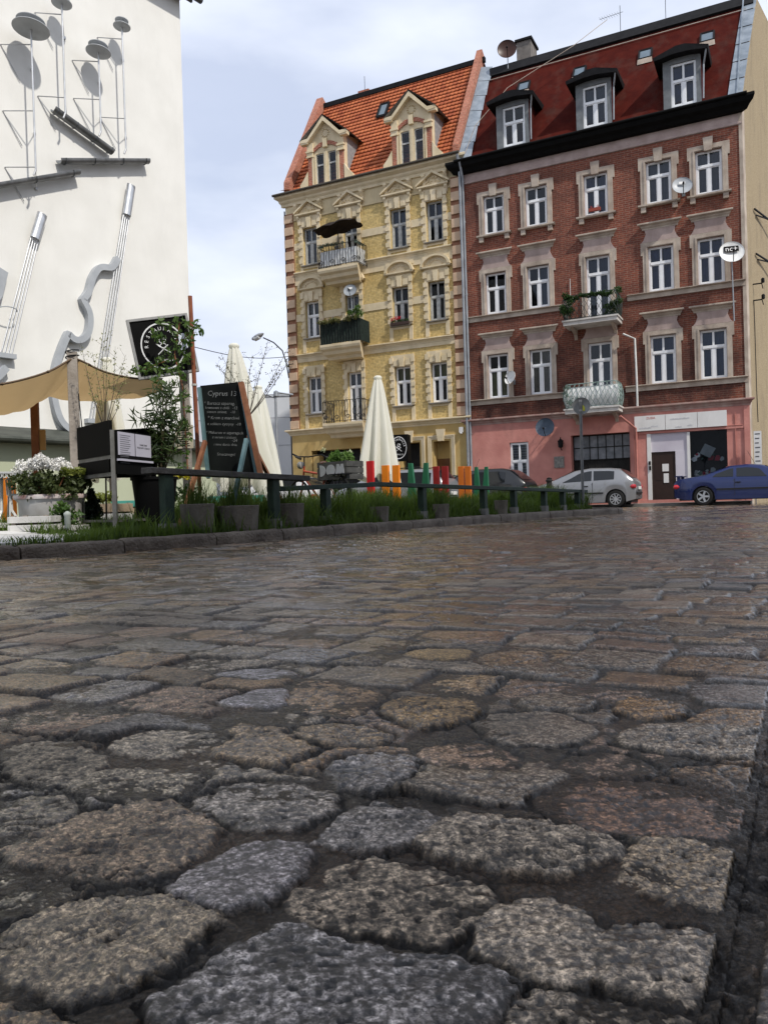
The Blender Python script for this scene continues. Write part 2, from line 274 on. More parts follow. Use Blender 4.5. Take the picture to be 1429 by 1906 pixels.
def build_road():
    rs=[.03]
    while rs[-1]<.22: rs.append(rs[-1]*1.06)
    while rs[-1]<60: rs.append(rs[-1]*(1.0030 if rs[-1]<3.5 else 1.0044 if rs[-1]<12 else 1.012))
    rs=np.array(rs)
    th=np.concatenate([np.arange(-180,-60,3),np.arange(-60,-31,.6),np.arange(-31,31,.12),np.arange(31,60,.6),np.arange(60,181,3)])*math.pi/180
    A,B=np.meshgrid(rs,th,indexing='ij'); X=(A*np.sin(B)).ravel(); Y=(A*np.cos(B)).ravel()
    RR=np.hypot(X,Y)
    wx=X+.022*(vnoise(X*4,Y*4,1)-.5)+.010*(vnoise(X*17,Y*17,2)-.5); wy=Y+.022*(vnoise(X*4,Y*4,3)-.5)+.010*(vnoise(X*17,Y*17,4)-.5)
    a=wx*RD[1]-wy*RD[0]; b=wx*RD[0]+wy*RD[1]+.10*(vnoise(a*1.3,wy*0+3.3,9)-.5)
    def cell(x,p,j,sd):
        k=np.floor(x/p)
        e=lambda q:(q+j*(hsh(q+sd*7919,11)-.5))*p
        k=np.where(x<e(k),k-1,k); k=np.where(x>=e(k+1),k+1,k)
        return k,x-e(k),e(k+1)-x
    kb,b0,b1=cell(b,.150,.35,np.zeros_like(b))
    row=kb
    ka,a0,a1=cell(a+hsh(row,5)*.3,.185,.5,row)
    idl=(ka*4099+kb*131071).astype(np.int64)
    def rbox(l,h,b_,c,r=.012,gap=.0035):
        dx=np.minimum(l,h)-gap; dy=np.minimum(b_,c)-gap
        q=np.hypot(np.maximum(r-dx,0),np.maximum(r-dy,0))
        return np.where((dx<r)&(dy<r),r-q,np.minimum(dx,dy))
    d=rbox(a0,a1,b0,b1)
    # traced stones nearest to the lens
    tr=-np.ones_like(X)*9; tid=np.zeros(len(X),dtype=np.int64)
    near=np.where(RR<2.4)[0]
    xn=wx[near];yn=wy[near]; best=-np.ones(len(near))*9; bi=np.zeros(len(near),dtype=np.int64)
    for si,P in enumerate(STONES):
        P=np.array(P)
        Q=[]
        for i in range(len(P)):
            p,q=P[i],P[(i+1)%len(P)]; Q+= [p*.8+q*.2,p*.2+q*.8]
        P=np.array(Q); lo=P.min(0)-.03; hi=P.max(0)+.03
        s=np.where((xn>lo[0])&(xn<hi[0])&(yn>lo[1])&(yn<hi[1]))[0]
        if len(s)==0: continue
        x=xn[s];y=yn[s]; dd=np.full(len(s),9.);ins=np.zeros(len(s),bool)
        for i in range(len(P)):
            p,q=P[i],P[(i+1)%len(P)]; e=q-p; t=np.clip(((x-p[0])*e[0]+(y-p[1])*e[1])/(e@e+1e-12),0,1)
            dd=np.minimum(dd,np.hypot(x-p[0]-t*e[0],y-p[1]-t*e[1]))
            c=((p[1]>y)!=(q[1]>y)); xx=p[0]+(y-p[1])*e[0]/(e[1] if abs(e[1])>1e-9 else 1e-9); ins^=(c&(x<xx))
        sd=np.where(ins,dd,-dd); up=sd>best[s]; best[s[up]]=sd[up]; bi[s[up]]=si
    tr[near]=best; tid[near]=bi
    u,inv=np.unique(idl,return_inverse=True)
    w=RR*RR; tot=np.bincount(inv,w); cov=np.bincount(inv,w*(tr>-.006))
    kill=(cov/np.maximum(tot,1e-9)>.62)[inv]
    d=np.where(kill,-.01,d)
    d=np.minimum(d,-tr-.013)
    tr=tr+.008
    use=tr>d
    d=np.where(use,tr+.002,d); ID=np.where(use,tid+990000,idl)
    # the kerb slab along the right side
    off=(X-.185)*RD[1]-(Y-.42)*RD[0]
    slab=off>0
    d=np.where(slab,np.minimum(off+.004,.2),np.minimum(d,-off-.004)); d=np.where((~slab)&(off>-.03),np.minimum(d,-.002),d)
    bs=np.floor((X*RD[0]+Y*RD[1])/1.0).astype(np.int64)
    ID=np.where(slab,777000+bs,ID)
    d=d+.010*(vnoise(X*60,Y*60,6)-.5)*np.clip(1.5-RR/6,0.2,1)+.008*(vnoise(X*150,Y*150,7)-.5)*np.clip(1.2-RR/3,0,1)
    h1=hsh(ID,21);h2=hsh(ID,22);h3=hsh(ID,23);h4=hsh(ID,24);h5=hsh(ID,25)
    rough=np.where(slab,.25,.25+.95*h3)
    # override of the most recognisable stones
    for si,rv in {0:.16,1:.75,2:.12,3:.95,4:1.2,5:1.35,6:.5,7:.6,8:.6,9:1.2,10:1.1,11:1.1,12:.4,26:.08,27:.1}.items(): rough=np.where(ID==990000+si,rv,rough)
    tilt=((h1-.5)*X%.2)*0
    top=(h2-.5)*.007
    cx_=np.where(use,0,0)
    tx=(h4-.5)*.10; ty=(h5-.62)*.10
    lx=(a0-a1)/2; ly=(b0-b1)/2
    near_l=np.where(use|slab,0,1)
    tiltz=np.clip(tx*lx+ty*ly,-.008,.008)*near_l
    U=X+1.7*Y; 
    n25=vnoise(X*22+3*vnoise(X*9,Y*9,31),Y*34,32)-.5
    n60=vnoise(X*70,Y*95,33)-.5; n130=vnoise(X*170,Y*210,34)-.5; n300=vnoise(X*420,Y*420,35)-.5
    rid=1-np.abs(2*vnoise(X*38+20*h1,Y*75+9*h2,36)-1)
    fade=np.clip(1.25-RR/9,.25,1)
    flk=sstep(.72,.86,1-np.abs(2*vnoise(X*26+4*vnoise(X*8,Y*8,81)+9*h1,Y*70+Y*0+6*vnoise(X*11,Y*11,82)+7*h2,83)-1))*sstep(.42,.6,vnoise(X*19,Y*19,84))
    pit=sstep(.30,.20,vnoise(X*120,Y*150,85))*np.clip(1.4-RR/2.5,0,1)*(h3>.35)
    mic=fade*rough*(.0016*n25+.0009*n60+.0014*n130+.0008*(rid-.6)-.0028*flk)-.0014*pit+.0012*n300*np.clip(1.3-RR/2,0,1)*(.4+rough)
    dome=-.0022*np.exp(-np.maximum(d,0)/.004)-.0016*np.exp(-np.maximum(d,0)/.030)
    gapz=-.0058+.0030*(vnoise(X*9,Y*9,41)-.5)*2+.0035*(vnoise(X*60,Y*60,42)-.5)+.0030*(vnoise(X*230,Y*230,43)-.5)*(vnoise(X*14,Y*14,44)+.3)*np.clip(1.3-RR/2,0,1)
    s=sstep(-.002,.009,d)
    st=top+tiltz+dome+mic
    st=np.where(slab,.004+mic-.003+.0*d,st)
    gapz=np.where(np.abs(off)<.02,gapz-.004,gapz)
    hz=gapz+(st-gapz)*s
    sub=hz<gapz+.001
    hz=np.maximum(hz,gapz)
    stone=s*(~sub)
    Z=roadz(X,Y)+hz-.0045*np.exp(-((d+.001)/.0035)**2)*sstep(.35,.7,vnoise(X*11,Y*11,71))
    # colours
    pal=np.array([[.150,.142,.130],[.165,.135,.098],[.125,.128,.140],[.150,.118,.098],[.105,.098,.088],[.175,.165,.150],[.14,.105,.072]])
    pi=np.floor(h1*len(pal)).astype(int)%len(pal); col=pal[pi]*(.7+.5*h4)[:,None]; gm=col.mean(1)[:,None]; col=gm+(col-gm)*1.15
    over={0:(.165,.175,.205),1:(.20,.185,.165),2:(.135,.14,.17),3:(.16,.155,.135),4:(.13,.105,.08),5:(.135,.12,.095),6:(.15,.15,.155),9:(.15,.13,.10),16:(.19,.14,.075),17:(.17,.115,.06),12:(.11,.07,.05),26:(.17,.18,.23),27:(.17,.18,.23),33:(.22,.17,.09),34:(.16,.12,.08),28:(.19,.18,.16),29:(.20,.19,.165),30:(.17,.16,.14)}
    for si,c in over.items(): col=np.where((ID==990000+si)[:,None],np.array(c)[None,:],col)
    col=np.where(slab[:,None],np.array([.085,.082,.078])[None,:],col)
    g1=vnoise(X*330,Y*330,51); g2=vnoise(X*160,Y*160,52); g3=vnoise(X*7,Y*7,53); g4=vnoise(X*30,Y*30,54)
    sp=np.clip(1.2-RR/2.2,0,1)
    cry=(np.floor(vnoise(X*240,Y*240,57)*4)/3-.5); mott=1+sp*((g1-.5)*1.5+(g2-.5)*.9+cry*1.5)+(g4-.5)*.6
    col=col*np.maximum(mott,.25)[:,None]
    pits=(g2<.27)&(h3>.4)&(RR<3); col=np.where(pits[:,None],col*.5,col)
    rust=sstep(.52,.70,vnoise(X*5+7,Y*5,55))*sstep(-.1,.25,a-.0)[...]*.7
    col=col*(1-rust[:,None])+np.array([.125,.080,.048])[None,:]*rust[:,None]*np.maximum(mott,.3)[:,None]
    gcol=np.array([.050,.042,.032])[None,:]*(.75+.5*g4+.5*sp*(g1-.5))[:,None]
    gcol=np.where((g3>.55)[:,None],gcol*np.array([[1.2,.95,.75]]),gcol)
    far=sstep(3,9,RR)[:,None]
    gcol=gcol*(1-far*.0)
    edge_tone=sstep(.0,.016,d)*.35+.65  # stone colour gets darker towards its edge
    C=gcol*(1-stone[:,None])+col*edge_tone[:,None]*stone[:,None]*1.0
    crk_shade=np.exp(-(d/.0045)**2)*sstep(.35,.7,vnoise(X*11,Y*11,71)); C=C*(1-.8*crk_shade[:,None]); C=C*(1-(.55*flk*stone+.45*pit*stone)[:,None]); C=C*(.80+.62*stone[:,None])*np.array([[1.20,1.02,.82]])*.72  # first factor paints crevice shade into the colour along stone edges
    wet=np.clip(.70+1.3*(vnoise(X*1.3+5,Y*1.3,61)-.45)+.7*(vnoise(X*7,Y*7,62)-.5),0,1)
    wet=np.where(stone>.5,sstep(.30,.85,wet),np.clip(wet+.25,0,1))
    for si,wv in {26:.98,27:.95,2:.92,0:.74,6:.9,12:.95,28:.85,1:.35}.items(): wet=np.where(ID==990000+si,wv,wet)
    smo=wet*stone; V=np.stack([X,Y,Z],1); nr,nth=A.shape
    i=np.arange(nr-1)[:,None]*nth+np.arange(nth-1)[None,:]
    F=np.stack([i,i+1,i+nth+1,i+nth],-1).reshape(-1,4)[:, ::-1]
    F=np.concatenate([F]); 
    # keep only the carriageway side of the left kerb
    m=bpy.data.materials.new('wet_setts'); m.use_nodes=True; t=m.node_tree; bb=t.nodes['Principled BSDF']; nn=t.nodes.new; ln=t.links.new
    at_=nn('ShaderNodeAttribute'); at_.attribute_name='Col'; aw=nn('ShaderNodeAttribute'); aw.attribute_name='Wet'
    tc=nn('ShaderNodeTexCoord'); n1=nn('ShaderNodeTexNoise'); n1.inputs['Scale'].default_value=300; n1.inputs['Detail'].default_value=6; n1.inputs['Roughness'].default_value=.85; ln(tc.outputs['Object'],n1.inputs[0])
    n2=nn('ShaderNodeTexVoronoi'); n2.inputs['Scale'].default_value=420; ln(tc.outputs['Object'],n2.inputs[0])
    mr=nn('ShaderNodeMapRange'); mr.inputs['From Min'].default_value=.38; mr.inputs['From Max'].default_value=.62; mr.inputs['To Min'].default_value=.15; mr.inputs['To Max'].default_value=1.85; ln(n1.outputs['Fac'],mr.inputs[0])
    vc=nn('ShaderNodeSeparateColor'); ln(n2.outputs['Color'],vc.inputs[0]); vr=nn('ShaderNodeMapRange'); vr.inputs['From Min'].default_value=.15; vr.inputs['From Max'].default_value=.9; vr.inputs['To Min'].default_value=.6; vr.inputs['To Max'].default_value=1.5; ln(vc.outputs[0],vr.inputs[0]); vm=nn('ShaderNodeMath'); vm.operation='MULTIPLY'; ln(vr.outputs[0],vm.inputs[0]); ln(mr.outputs[0],vm.inputs[1])
    sc=nn('ShaderNodeVectorMath'); sc.operation='SCALE'; ln(at_.outputs['Color'],sc.inputs[0]); ln(vm.outputs[0],sc.inputs['Scale']); ln(sc.outputs[0],bb.inputs['Base Color'])
    rr=nn('ShaderNodeMapRange'); rr.inputs['To Min'].default_value=.55; rr.inputs['To Max'].default_value=.07; ln(aw.outputs['Fac'],rr.inputs[0]); 
    n5=nn('ShaderNodeTexNoise'); n5.inputs['Scale'].default_value=35; n5.inputs['Detail'].default_value=6; ln(tc.outputs['Object'],n5.inputs[0])
    ma=nn('ShaderNodeMath'); ma.operation='MULTIPLY_ADD'; ma.inputs[1].default_value=.42; ln(n5.outputs['Fac'],ma.inputs[0]); 
    mb_=nn('ShaderNodeMath'); mb_.operation='SUBTRACT'; mb_.inputs[1].default_value=.21; ln(rr.outputs[0],mb_.inputs[0]); ln(mb_.outputs[0],ma.inputs[2]); ln(ma.outputs[0],bb.inputs['Roughness'])
    bp=nn('ShaderNodeBump'); bp.inputs['Strength'].default_value=.7; bp.inputs['Distance'].default_value=.0030; ln(n1.outputs['Fac'],bp.inputs['Height'])
    n6=nn('ShaderNodeTexNoise'); n6.inputs['Scale'].default_value=90; n6.inputs['Detail'].default_value=7; n6.inputs['Roughness'].default_value=.75; ln(tc.outputs['Object'],n6.inputs[0])
    bp2=nn('ShaderNodeBump'); bp2.inputs['Strength'].default_value=.8; bp2.inputs['Distance'].default_value=.006; ln(n6.outputs['Fac'],bp2.inputs['Height']); ln(bp.outputs[0],bp2.inputs['Normal']); ln(bp2.outputs[0],bb.inputs['Normal']); bw=nn('ShaderNodeMapRange'); bw.inputs['To Min'].default_value=.95; bw.inputs['To Max'].default_value=.22; asm=nn('ShaderNodeAttribute'); asm.attribute_name='Smo'; ln(asm.outputs['Fac'],bw.inputs[0]); ln(bw.outputs[0],bp.inputs['Strength']); ln(bw.outputs[0],bp2.inputs['Strength'])
    bb.inputs['Specular IOR Level'].default_value=.5
    o=npmesh('road',V,F,m,smooth=True); tag(o,kind='structure')
    me=o.data
    ca=me.color_attributes.new('Col','FLOAT_COLOR','POINT'); ca.data.foreach_set('color',np.concatenate([np.clip(C,0,1),np.ones((len(C),1))],1).astype(np.float32).ravel())
    wb=me.attributes.new('Smo','FLOAT','POINT'); wb.data.foreach_set('value',smo.astype(np.float32)); wa=me.attributes.new('Wet','FLOAT','POINT'); wa.data.foreach_set('value',wet.astype(np.float32))
build_road()
# kerb line of the garden, left of the carriageway
KP=[(-9.5,-.6),(-6,3.0),(-4.2,4.9),(-3.0,6.15),(-2.05,7.25),(-1.25,8.4),(-.5,9.7),(.31,11.1),(1.05,12.25),(1.8,13.4),(2.9,14.95),(3.9,16.2),(4.9,17.2),(5.3,17.75),(5.35,18.4),(4.9,19.3),(4.0,20.2)]
def resample(P,n,closed=False):
    P=[Vector((*p,0)) for p in P]; out=[]
    for i in range(len(P)-1):
        p0=P[max(i-1,0)];p1=P[i];p2=P[i+1];p3=P[min(i+2,len(P)-1)]
        for k in range(n):
            t=k/n; out.append(.5*((2*p1)+(p2-p0)*t+(2*p0-5*p1+4*p2-p3)*t*t+(3*p1-p0-3*p2+p3)*t**3))
    out.append(P[-1]); return out
KL=resample(KP,24)
def build_kerb():
    prof=[(0,-.06),(.004,.075),(.012,.108),(.03,.123),(.06,.127),(.15,.125),(.155,-.06)]  # out of road side -> garden side
    V=[];F=[];acc=0;st=0;g=random.Random(3)
    L=[0]
    for i in range(1,len(KL)): L.append(L[-1]+(KL[i]-KL[i-1]).length)
    nxt=.9; last=None; jd=(0,0)
    mb=MB()
    seg=[0]
    ring=[]
    def norm(i):
        d=(KL[min(i+1,len(KL)-1)]-KL[max(i-1,0)]).normalized(); return Vector((-d.y,d.x,0))
    blocks=[];cur=[]
    for i in range(len(KL)):
        cur.append(i)
        if L[i]>nxt: blocks.append(cur); cur=[i]; nxt+=.95+g.uniform(-.05,.1)
    blocks.append(cur)
    for b in blocks:
        if len(b)<2: continue
        jh=g.uniform(-.006,.006); jo=g.uniform(-.006,.006); base=len(mb.v); n=len(prof)
        for q,i in enumerate(b):
            nv=norm(i); p=KL[i]; dd=(KL[min(i+1,len(KL)-1)]-KL[max(i-1,0)]).normalized()
            ex=.009 if q==0 else (-.009 if q==len(b)-1 else 0); sh=.014 if q in (0,len(b)-1) else 0
            for (o_,z) in prof:
                nz=.010*(g.random()-.5)
                mb.v.append(tuple(p+dd*ex+nv*(o_+jo+nz*.7)+Vector((0,0,z+jh+nz-(sh if z>.05 else 0)))))
        for q in range(len(b)-1):
            for k in range(n-1): mb.f.append((base+q*n+k,base+q*n+k+1,base+(q+1)*n+k+1,base+(q+1)*n+k))
        mb.f.append(tuple(base+k for k in range(n))); mb.f.append(tuple(base+(len(b)-1)*n+k for k in range(n-1,-1,-1)))
    m=mat('kerb_stone',(.06,.045,.034),.6,vs=5,col2=(.15,.125,.10),bump=1.0,bs=38,dirt=.6)
    tag(mb.build('kerb',m,smooth=True),kind='structure')
build_kerb()
SOIL=mat('soil',(.035,.03,.022),.95,vs=5,col2=(.075,.06,.045),bump=.8,bs=40)
ASPH=mat('asphalt',(.07,.068,.065),.85,vs=3,col2=(.12,.115,.11),bump=.4,bs=120)
PAVE=mat('pavement',(.15,.145,.135),.8,vs=2,col2=(.24,.23,.21),bump=.4,bs=50)
mb=MB()
gp=[tuple(p+Vector((-((KL[min(i+1,len(KL)-1)]-KL[max(i-1,0)]).normalized()).y*.14,((KL[min(i+1,len(KL)-1)]-KL[max(i-1,0)]).normalized()).x*.14,.118))) for i,p in enumerate(KL)]
gp=gp+[(0,21,.118),(-30,24,.118),(-40,10,.118),(-30,-6,.118)]
mb.add(gp,[tuple(range(len(gp)))]); tag(mb.build('garden_ground',SOIL),kind='structure')
mb=MB(); mb.add([(-300,-300,-.09),(300,-300,-.09),(300,300,-.09),(-300,300,-.09)],[(0,1,2,3)]); tag(mb.build('ground',ASPH),kind='structure')
def facade_pt(u,w,z=0):
    return FO+FT*u+FN*w+Vector((0,0,z))
FTH=R(26.63); FT=Vector((math.cos(FTH),-math.sin(FTH),0)); FN=Vector((-math.sin(FTH),-math.cos(FTH),0)); FO=Vector((3.624,33.517,0))
mb=MB(); 
for (u0,u1,w0,w1,z0,z1) in [(-30,10.75,-.1,2.3,-.1,.10)]:
    P=[facade_pt(u,w,z) for z in (z0,z1) for w in (w0,w1) for u in (u0,u1)]
    mb.add(P,[(0,2,3,1),(4,5,7,6),(0,1,5,4),(2,6,7,3),(0,4,6,2),(1,3,7,5)])
tag(mb.build('pavement',PAVE),kind='structure')
# grass between kerb and fence and in the garden
def grass(name,regions,n,seed,hmin,hmax,mat_,stiff=.5):
    g=noise_rng(seed); P=[]
    tot=sum(r[4] for r in regions)
    for (a,b,o0,o1,w,z,hs) in regions:
        k=int(n*w/tot); t=g.uniform(a,b,k); o=g.uniform(o0,o1,k)
        keep=vnoise(t*2.3+seed,o*3.1+2,seed)*.8+g.uniform(0,1,k)*.6>.5
        i=np.clip(np.searchsorted(KLEN,t),1,len(KL)-2); 
        p=np.array([[KL[j].x,KL[j].y] for j in i]); d=np.array([[(KL[j+1]-KL[j-1]).normalized().x,(KL[j+1]-KL[j-1]).normalized().y] for j in i]); 
        fr=(t-KLEN[i]); x=p[:,0]+d[:,0]*fr-d[:,1]*o; y=p[:,1]+d[:,1]*fr+d[:,0]*o
        hh=(.35+.9*vnoise(t*1.7,o*2.1,seed+5))*hs
        P.append(np.stack([x,y,np.full(k,z),hh],1)[keep])
    P=np.concatenate(P); k=len(P)
    h=g.uniform(hmin,hmax,k)*P[:,3]; az=g.uniform(0,2*math.pi,k); lean=g.uniform(.1,.75,k)*h; w=g.uniform(.0025,.006,k)*(1+P[:,1]/14)
    dx,dy=np.cos(az),np.sin(az); px,py=-dy,dx
    def pt(f,ww): return np.stack([P[:,0]+dx*lean*f**2+px*ww,P[:,1]+dy*lean*f**2+py*ww,P[:,2]+h*f*(1-.15*f)],1)
    V=np.stack([pt(0,-w),pt(0,w),pt(.5,w*.8),pt(.5,-w*.8),pt(1,w*.15),pt(1,-w*.15)],1).reshape(-1,3)
    b=np.arange(k)[:,None]*6; F=np.concatenate([b+np.array([[0,1,2,3]]),b+np.array([[3,2,4,5]])])
    o=npmesh(name,V,F,mat_); tag(o,kind='stuff'); return o
KLEN=np.array([0]+list(np.cumsum([(KL[i]-KL[i-1]).length for i in range(1,len(KL))])))
GRASS=mat('grass_blades',(.022,.045,.010),.6,var=0,vs=1.6,col2=(.12,.18,.040),spec=.2)
def translucent(m,col,f=.4):
    t=m.node_tree; pb=t.nodes['Principled BSDF']; tl=t.nodes.new('ShaderNodeBsdfTranslucent'); tl.inputs[0].default_value=(*col,1); ms=t.nodes.new('ShaderNodeMixShader'); ms.inputs[0].default_value=f; t.links.new(pb.outputs[0],ms.inputs[1]); t.links.new(tl.outputs[0],ms.inputs[2]); t.links.new(ms.outputs[0],t.nodes['Material Output'].inputs[0])
translucent(GRASS,(.14,.22,.03),.35)
def tlen(px,py):
    p=Vector((px,py,0)); return float(KLEN[min(range(len(KL)),key=lambda i:(KL[i]-p).length)])
T0=tlen(-3,6.15);T1=tlen(-1.25,8.4);T2=tlen(5.2,17.6)
# ---------------------------------------------------------------- buildings
def wall_holes(mb,u0,u1,v0,v1,holes,y=0,dep=.32,rev=True):
    us=sorted({u0,u1,*[h[0] for h in holes],*[h[1] for h in holes]}); vs=sorted({v0,v1,*[h[2] for h in holes],*[h[3] for h in holes]})
    us=[u for u in us if u0<=u<=u1]; vs=[v for v in vs if v0<=v<=v1]
    for i in range(len(us)-1):
        for j in range(len(vs)-1):
            cu=(us[i]+us[i+1])/2; cv=(vs[j]+vs[j+1])/2
            if any(h[0]<cu<h[1] and h[2]<cv<h[3] for h in holes): continue
            mb.add([(us[i],y,vs[j]),(us[i+1],y,vs[j]),(us[i+1],y,vs[j+1]),(us[i],y,vs[j+1])],[(0,1,2,3)])
    if rev:
        for (a,b,c,d) in [h[:4] for h in holes]:
            mb.add([(a,y,c),(a,y+dep,c),(a,y+dep,d),(a,y,d)],[(0,1,2,3)])
            mb.add([(b,y,c),(b,y,d),(b,y+dep,d),(b,y+dep,c)],[(0,1,2,3)])
            mb.add([(a,y,d),(a,y+dep,d),(b,y+dep,d),(b,y,d)],[(0,1,2,3)])
            mb.add([(a,y,c),(b,y,c),(b,y+dep,c),(a,y+dep,c)],[(0,1,2,3)])
WHITE=mat('white_window_paint',(.80,.81,.82),.4,var=.06,vs=2)
OLDW=mat('old_window_paint',(.42,.43,.42),.6,var=.2,vs=6)
CURT=mat('net_curtain',(.11,.12,.15),.9,var=.15,vs=5)
CURTB=mat('blue_curtain',(.05,.07,.16),.9,var=.2,vs=5)
CURTY=mat('yellow_curtain',(.35,.32,.12),.9,var=.1,vs=5)
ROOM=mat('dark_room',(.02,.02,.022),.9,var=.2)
def window(par,u0,u1,v0,v1,y=.12,fm=WHITE,trans=.66,curt=None,nm='window',mull=.07,rail=.06,openv=False,rng=random.Random(5)):
    mb=MB(); f=.078; d0,d1=y-.03,y+.05
    mb.box(u0,u0+f,d0,d1,v0,v1); mb.box(u1-f,u1,d0,d1,v0,v1); mb.box(u0+f,u1-f,d0,d1,v0,v0+f); mb.box(u0+f,u1-f,d0,d1,v1-f,v1)
    vt=v0+(v1-v0)*trans; uc=(u0+u1)/2
    mb.box(u0+f,u1-f,d0-.015,d1,vt-.05,vt+.05)
    mb.box(uc-mull/2-.02,uc+mull/2+.02,d0+.002,d1,v0+f,vt-.05); mb.box(uc-mull/2,uc+mull/2,d0+.002,d1,vt+.05,v1-f)
    for (a,b,c,d) in ((u0+f,uc-mull/2-.02,v0+f,vt-.05),(uc+mull/2+.02,u1-f,v0+f,vt-.05)):
        e=.035
        mb.box(a,a+e,d0+.012,d1-.01,c,d); mb.box(b-e,b,d0+.012,d1-.01,c,d); mb.box(a+e,b-e,d0+.012,d1-.01,c,c+e); mb.box(a+e,b-e,d0+.012,d1-.01,d-e,d)
    w=mb.build(nm,fm,par)
    g=MB(); g.add([(u0+f,y+.012,v0+f),(u1-f,y+.012,v0+f),(u1-f,y+.012,v1-f),(u0+f,y+.012,v1-f)],[(0,1,2,3)]); g.build('pane',GLASS,w)
    if curt:
        kind=curt; cm={'n':CURT,'b':CURTB,'y':CURTY}[kind[0]]
        c=MB(); lo,hi=(v0+f,v1-f)
        if kind[1:]=='lo': hi=vt
        if kind[1:]=='hi': lo=vt
        spans=[(u0+f,u1-f)]
        if kind[1:]=='side': spans=[(u0+f,u0+f+.3),(u1-f-.3,u1-f)]
        if kind[1:]=='r': spans=[(uc,u1-f)]
        ph=rng.uniform(0,6)
        for a,b in spans: c.grid(lambda s,t,a=a,b=b:(a+(b-a)*s,y+.13+.025*math.sin(s*(b-a)*42+ph+.5*math.sin(t*5)),lo+(hi-lo)*t),40,4)
        c.build('curtain',cm,w,smooth=True)
    return w
def molding(mb,u0,u1,prof,cap=True):
    """prof: list of (out,v) outline from wall, extruded along u with returned ends"""
    n=len(prof); 
    vs=[(u0-o if cap else u0,-o,v) for o,v in prof]+[(u1+o if cap else u1,-o,v) for o,v in prof]
    mb.add(vs,[(k,n+k,n+k+1,k+1) for k in range(n-1)]); 
    # end returns
    for s,base in ((0,0),(1,n)):
        u=u0 if s==0 else u1
        b=len(mb.v); mb.v+= [(u,0.0,v) for o,v in prof]
        q=[(base+b-2*n+k,base+b-2*n+k+1,b+k+1,b+k) for k in range(n-1)]; mb.f+= q if s==0 else [tuple(reversed(t)) for t in q]
def cornice(mb,u0,u1,v0,v1,out,cap=True,steps=3):
    """simple classical profile growing upwards, closed on top"""
    prof=[(0,v0)]
    h=v1-v0
    prof+=[(out*.28,v0+.02*h),(out*.30,v0+h*.25),(out*.5,v0+h*.42),(out*.55,v0+h*.58),(out*.92,v0+h*.74),(out,v0+h*.78),(out,v0+h*.95),(out*.96,v1),(0,v1+.02)]
    molding(mb,u0,u1,prof,cap)
def sill(mb,u0,u1,v,out=.14,h=.07): molding(mb,u0,u1,[(0,v-h),(out*.8,v-h),(out,v-h*.7),(out,v-.01),(0,v+.015)],False)

# ================= red brick tenement
red=empty('tenement_building',FO,-FTH,'red brick tenement with maroon mansard roof, three dark hooded dormers and pink stucco ground floor','building')
RB=brick('red_brick',(.155,.034,.019),(.25,.064,.032),(.25,.15,.105),w=.26,h=.078,ms=.011,stain=.75,patch=(.075,.026,.017),soot=.95)
RB2=RB
PLAST=mat('weathered_plaster',(.34,.275,.225),.85,vs=2.2,col2=(.50,.43,.355),bump=.3,bs=25,dirt=.45)
PLAST2=mat('mauve_plaster',(.33,.25,.225),.85,vs=2,col2=(.44,.345,.315),bump=.2,bs=25,dirt=.35)
PINK=mat('pink_stucco',(.46,.185,.155),.85,vs=1.3,col2=(.60,.27,.225),bump=.35,bs=14,dirt=.3)
U=[(.97,1.84),(2.74,3.62),(5.08,5.98),(7.4,8.3),(9.14,10.04)]
holes=[]
for i,(a,b) in enumerate(U):
    holes.append((a,b,11.32,12.90)); holes.append((a,b,(8.05 if i!=2 else 7.2),9.72)); holes.append((a,b,(4.58 if i!=2 else 3.85),6.38))
mb=MB(); wall_holes(mb,0,10.72,3.72,13.60,holes); mb.build('brick_wall',RB,red)
mb=MB(); wall_holes(mb,0,10.72,13.60,14.5,[],y=-.025,rev=False); mb.add([(0,-.025,13.6),(0,0,13.6),(10.72,0,13.6),(10.72,-.025,13.6)],[(0,1,2,3)]); molding(mb,0,10.72,[(.025,13.58),(.05,13.60),(.05,13.66),(.026,13.68)],False); mb.build('frieze',PLAST2,red)
# side (gable) wall, beige roughcast, splayed like the plot line
ROUGH=mat('beige_roughcast',(.24,.185,.11),.95,vs=42,col2=(.44,.36,.24),bump=1.0,bs=60,dirt=.35)
mb=MB(); sa=R(-3.2)  # side wall recedes, slightly splayed outward
def SP(s,v,o=0): return (10.72+.16*s+o,s,v)
mb.add([SP(0,-.1),SP(13,-.1),SP(13,15.6),SP(6.2,20.0),SP(3.2,19.75),SP(0,14.5)],[(0,1,2,3,4,5)])
side=mb.build('side_wall',ROUGH,red)
mb=MB(); mb.add([(10.62,-.03,3.7),(10.74,-.03,3.7),(10.74,-.03,14.2),(10.62,-.03,14.2)],[(0,1,2,3)]); mb.add([(10.74,-.03,-.1),(10.80,.35,-.1),(10.80,.35,14.2),(10.74,-.03,14.2)],[(0,1,2,3)]); mb.build('corner_render',PLAST,red)
mb=MB(); mb.add([(0,12,-.1),(13,12,-.1),(13,12,15.5),(0,12,15.5)],[(0,1,2,3)]); mb.add([(0,.3,-.1),(0,12,-.1),(0,12,15.5),(0,3.2,20),(0,.3,14.6)],[(0,1,2,3,4)]); mb.build('rear_wall',PLAST2,red)
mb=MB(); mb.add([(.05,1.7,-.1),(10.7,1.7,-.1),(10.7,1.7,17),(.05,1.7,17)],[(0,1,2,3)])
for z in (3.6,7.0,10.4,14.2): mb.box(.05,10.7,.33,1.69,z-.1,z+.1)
mb.build('interior_wall',ROOM,red)
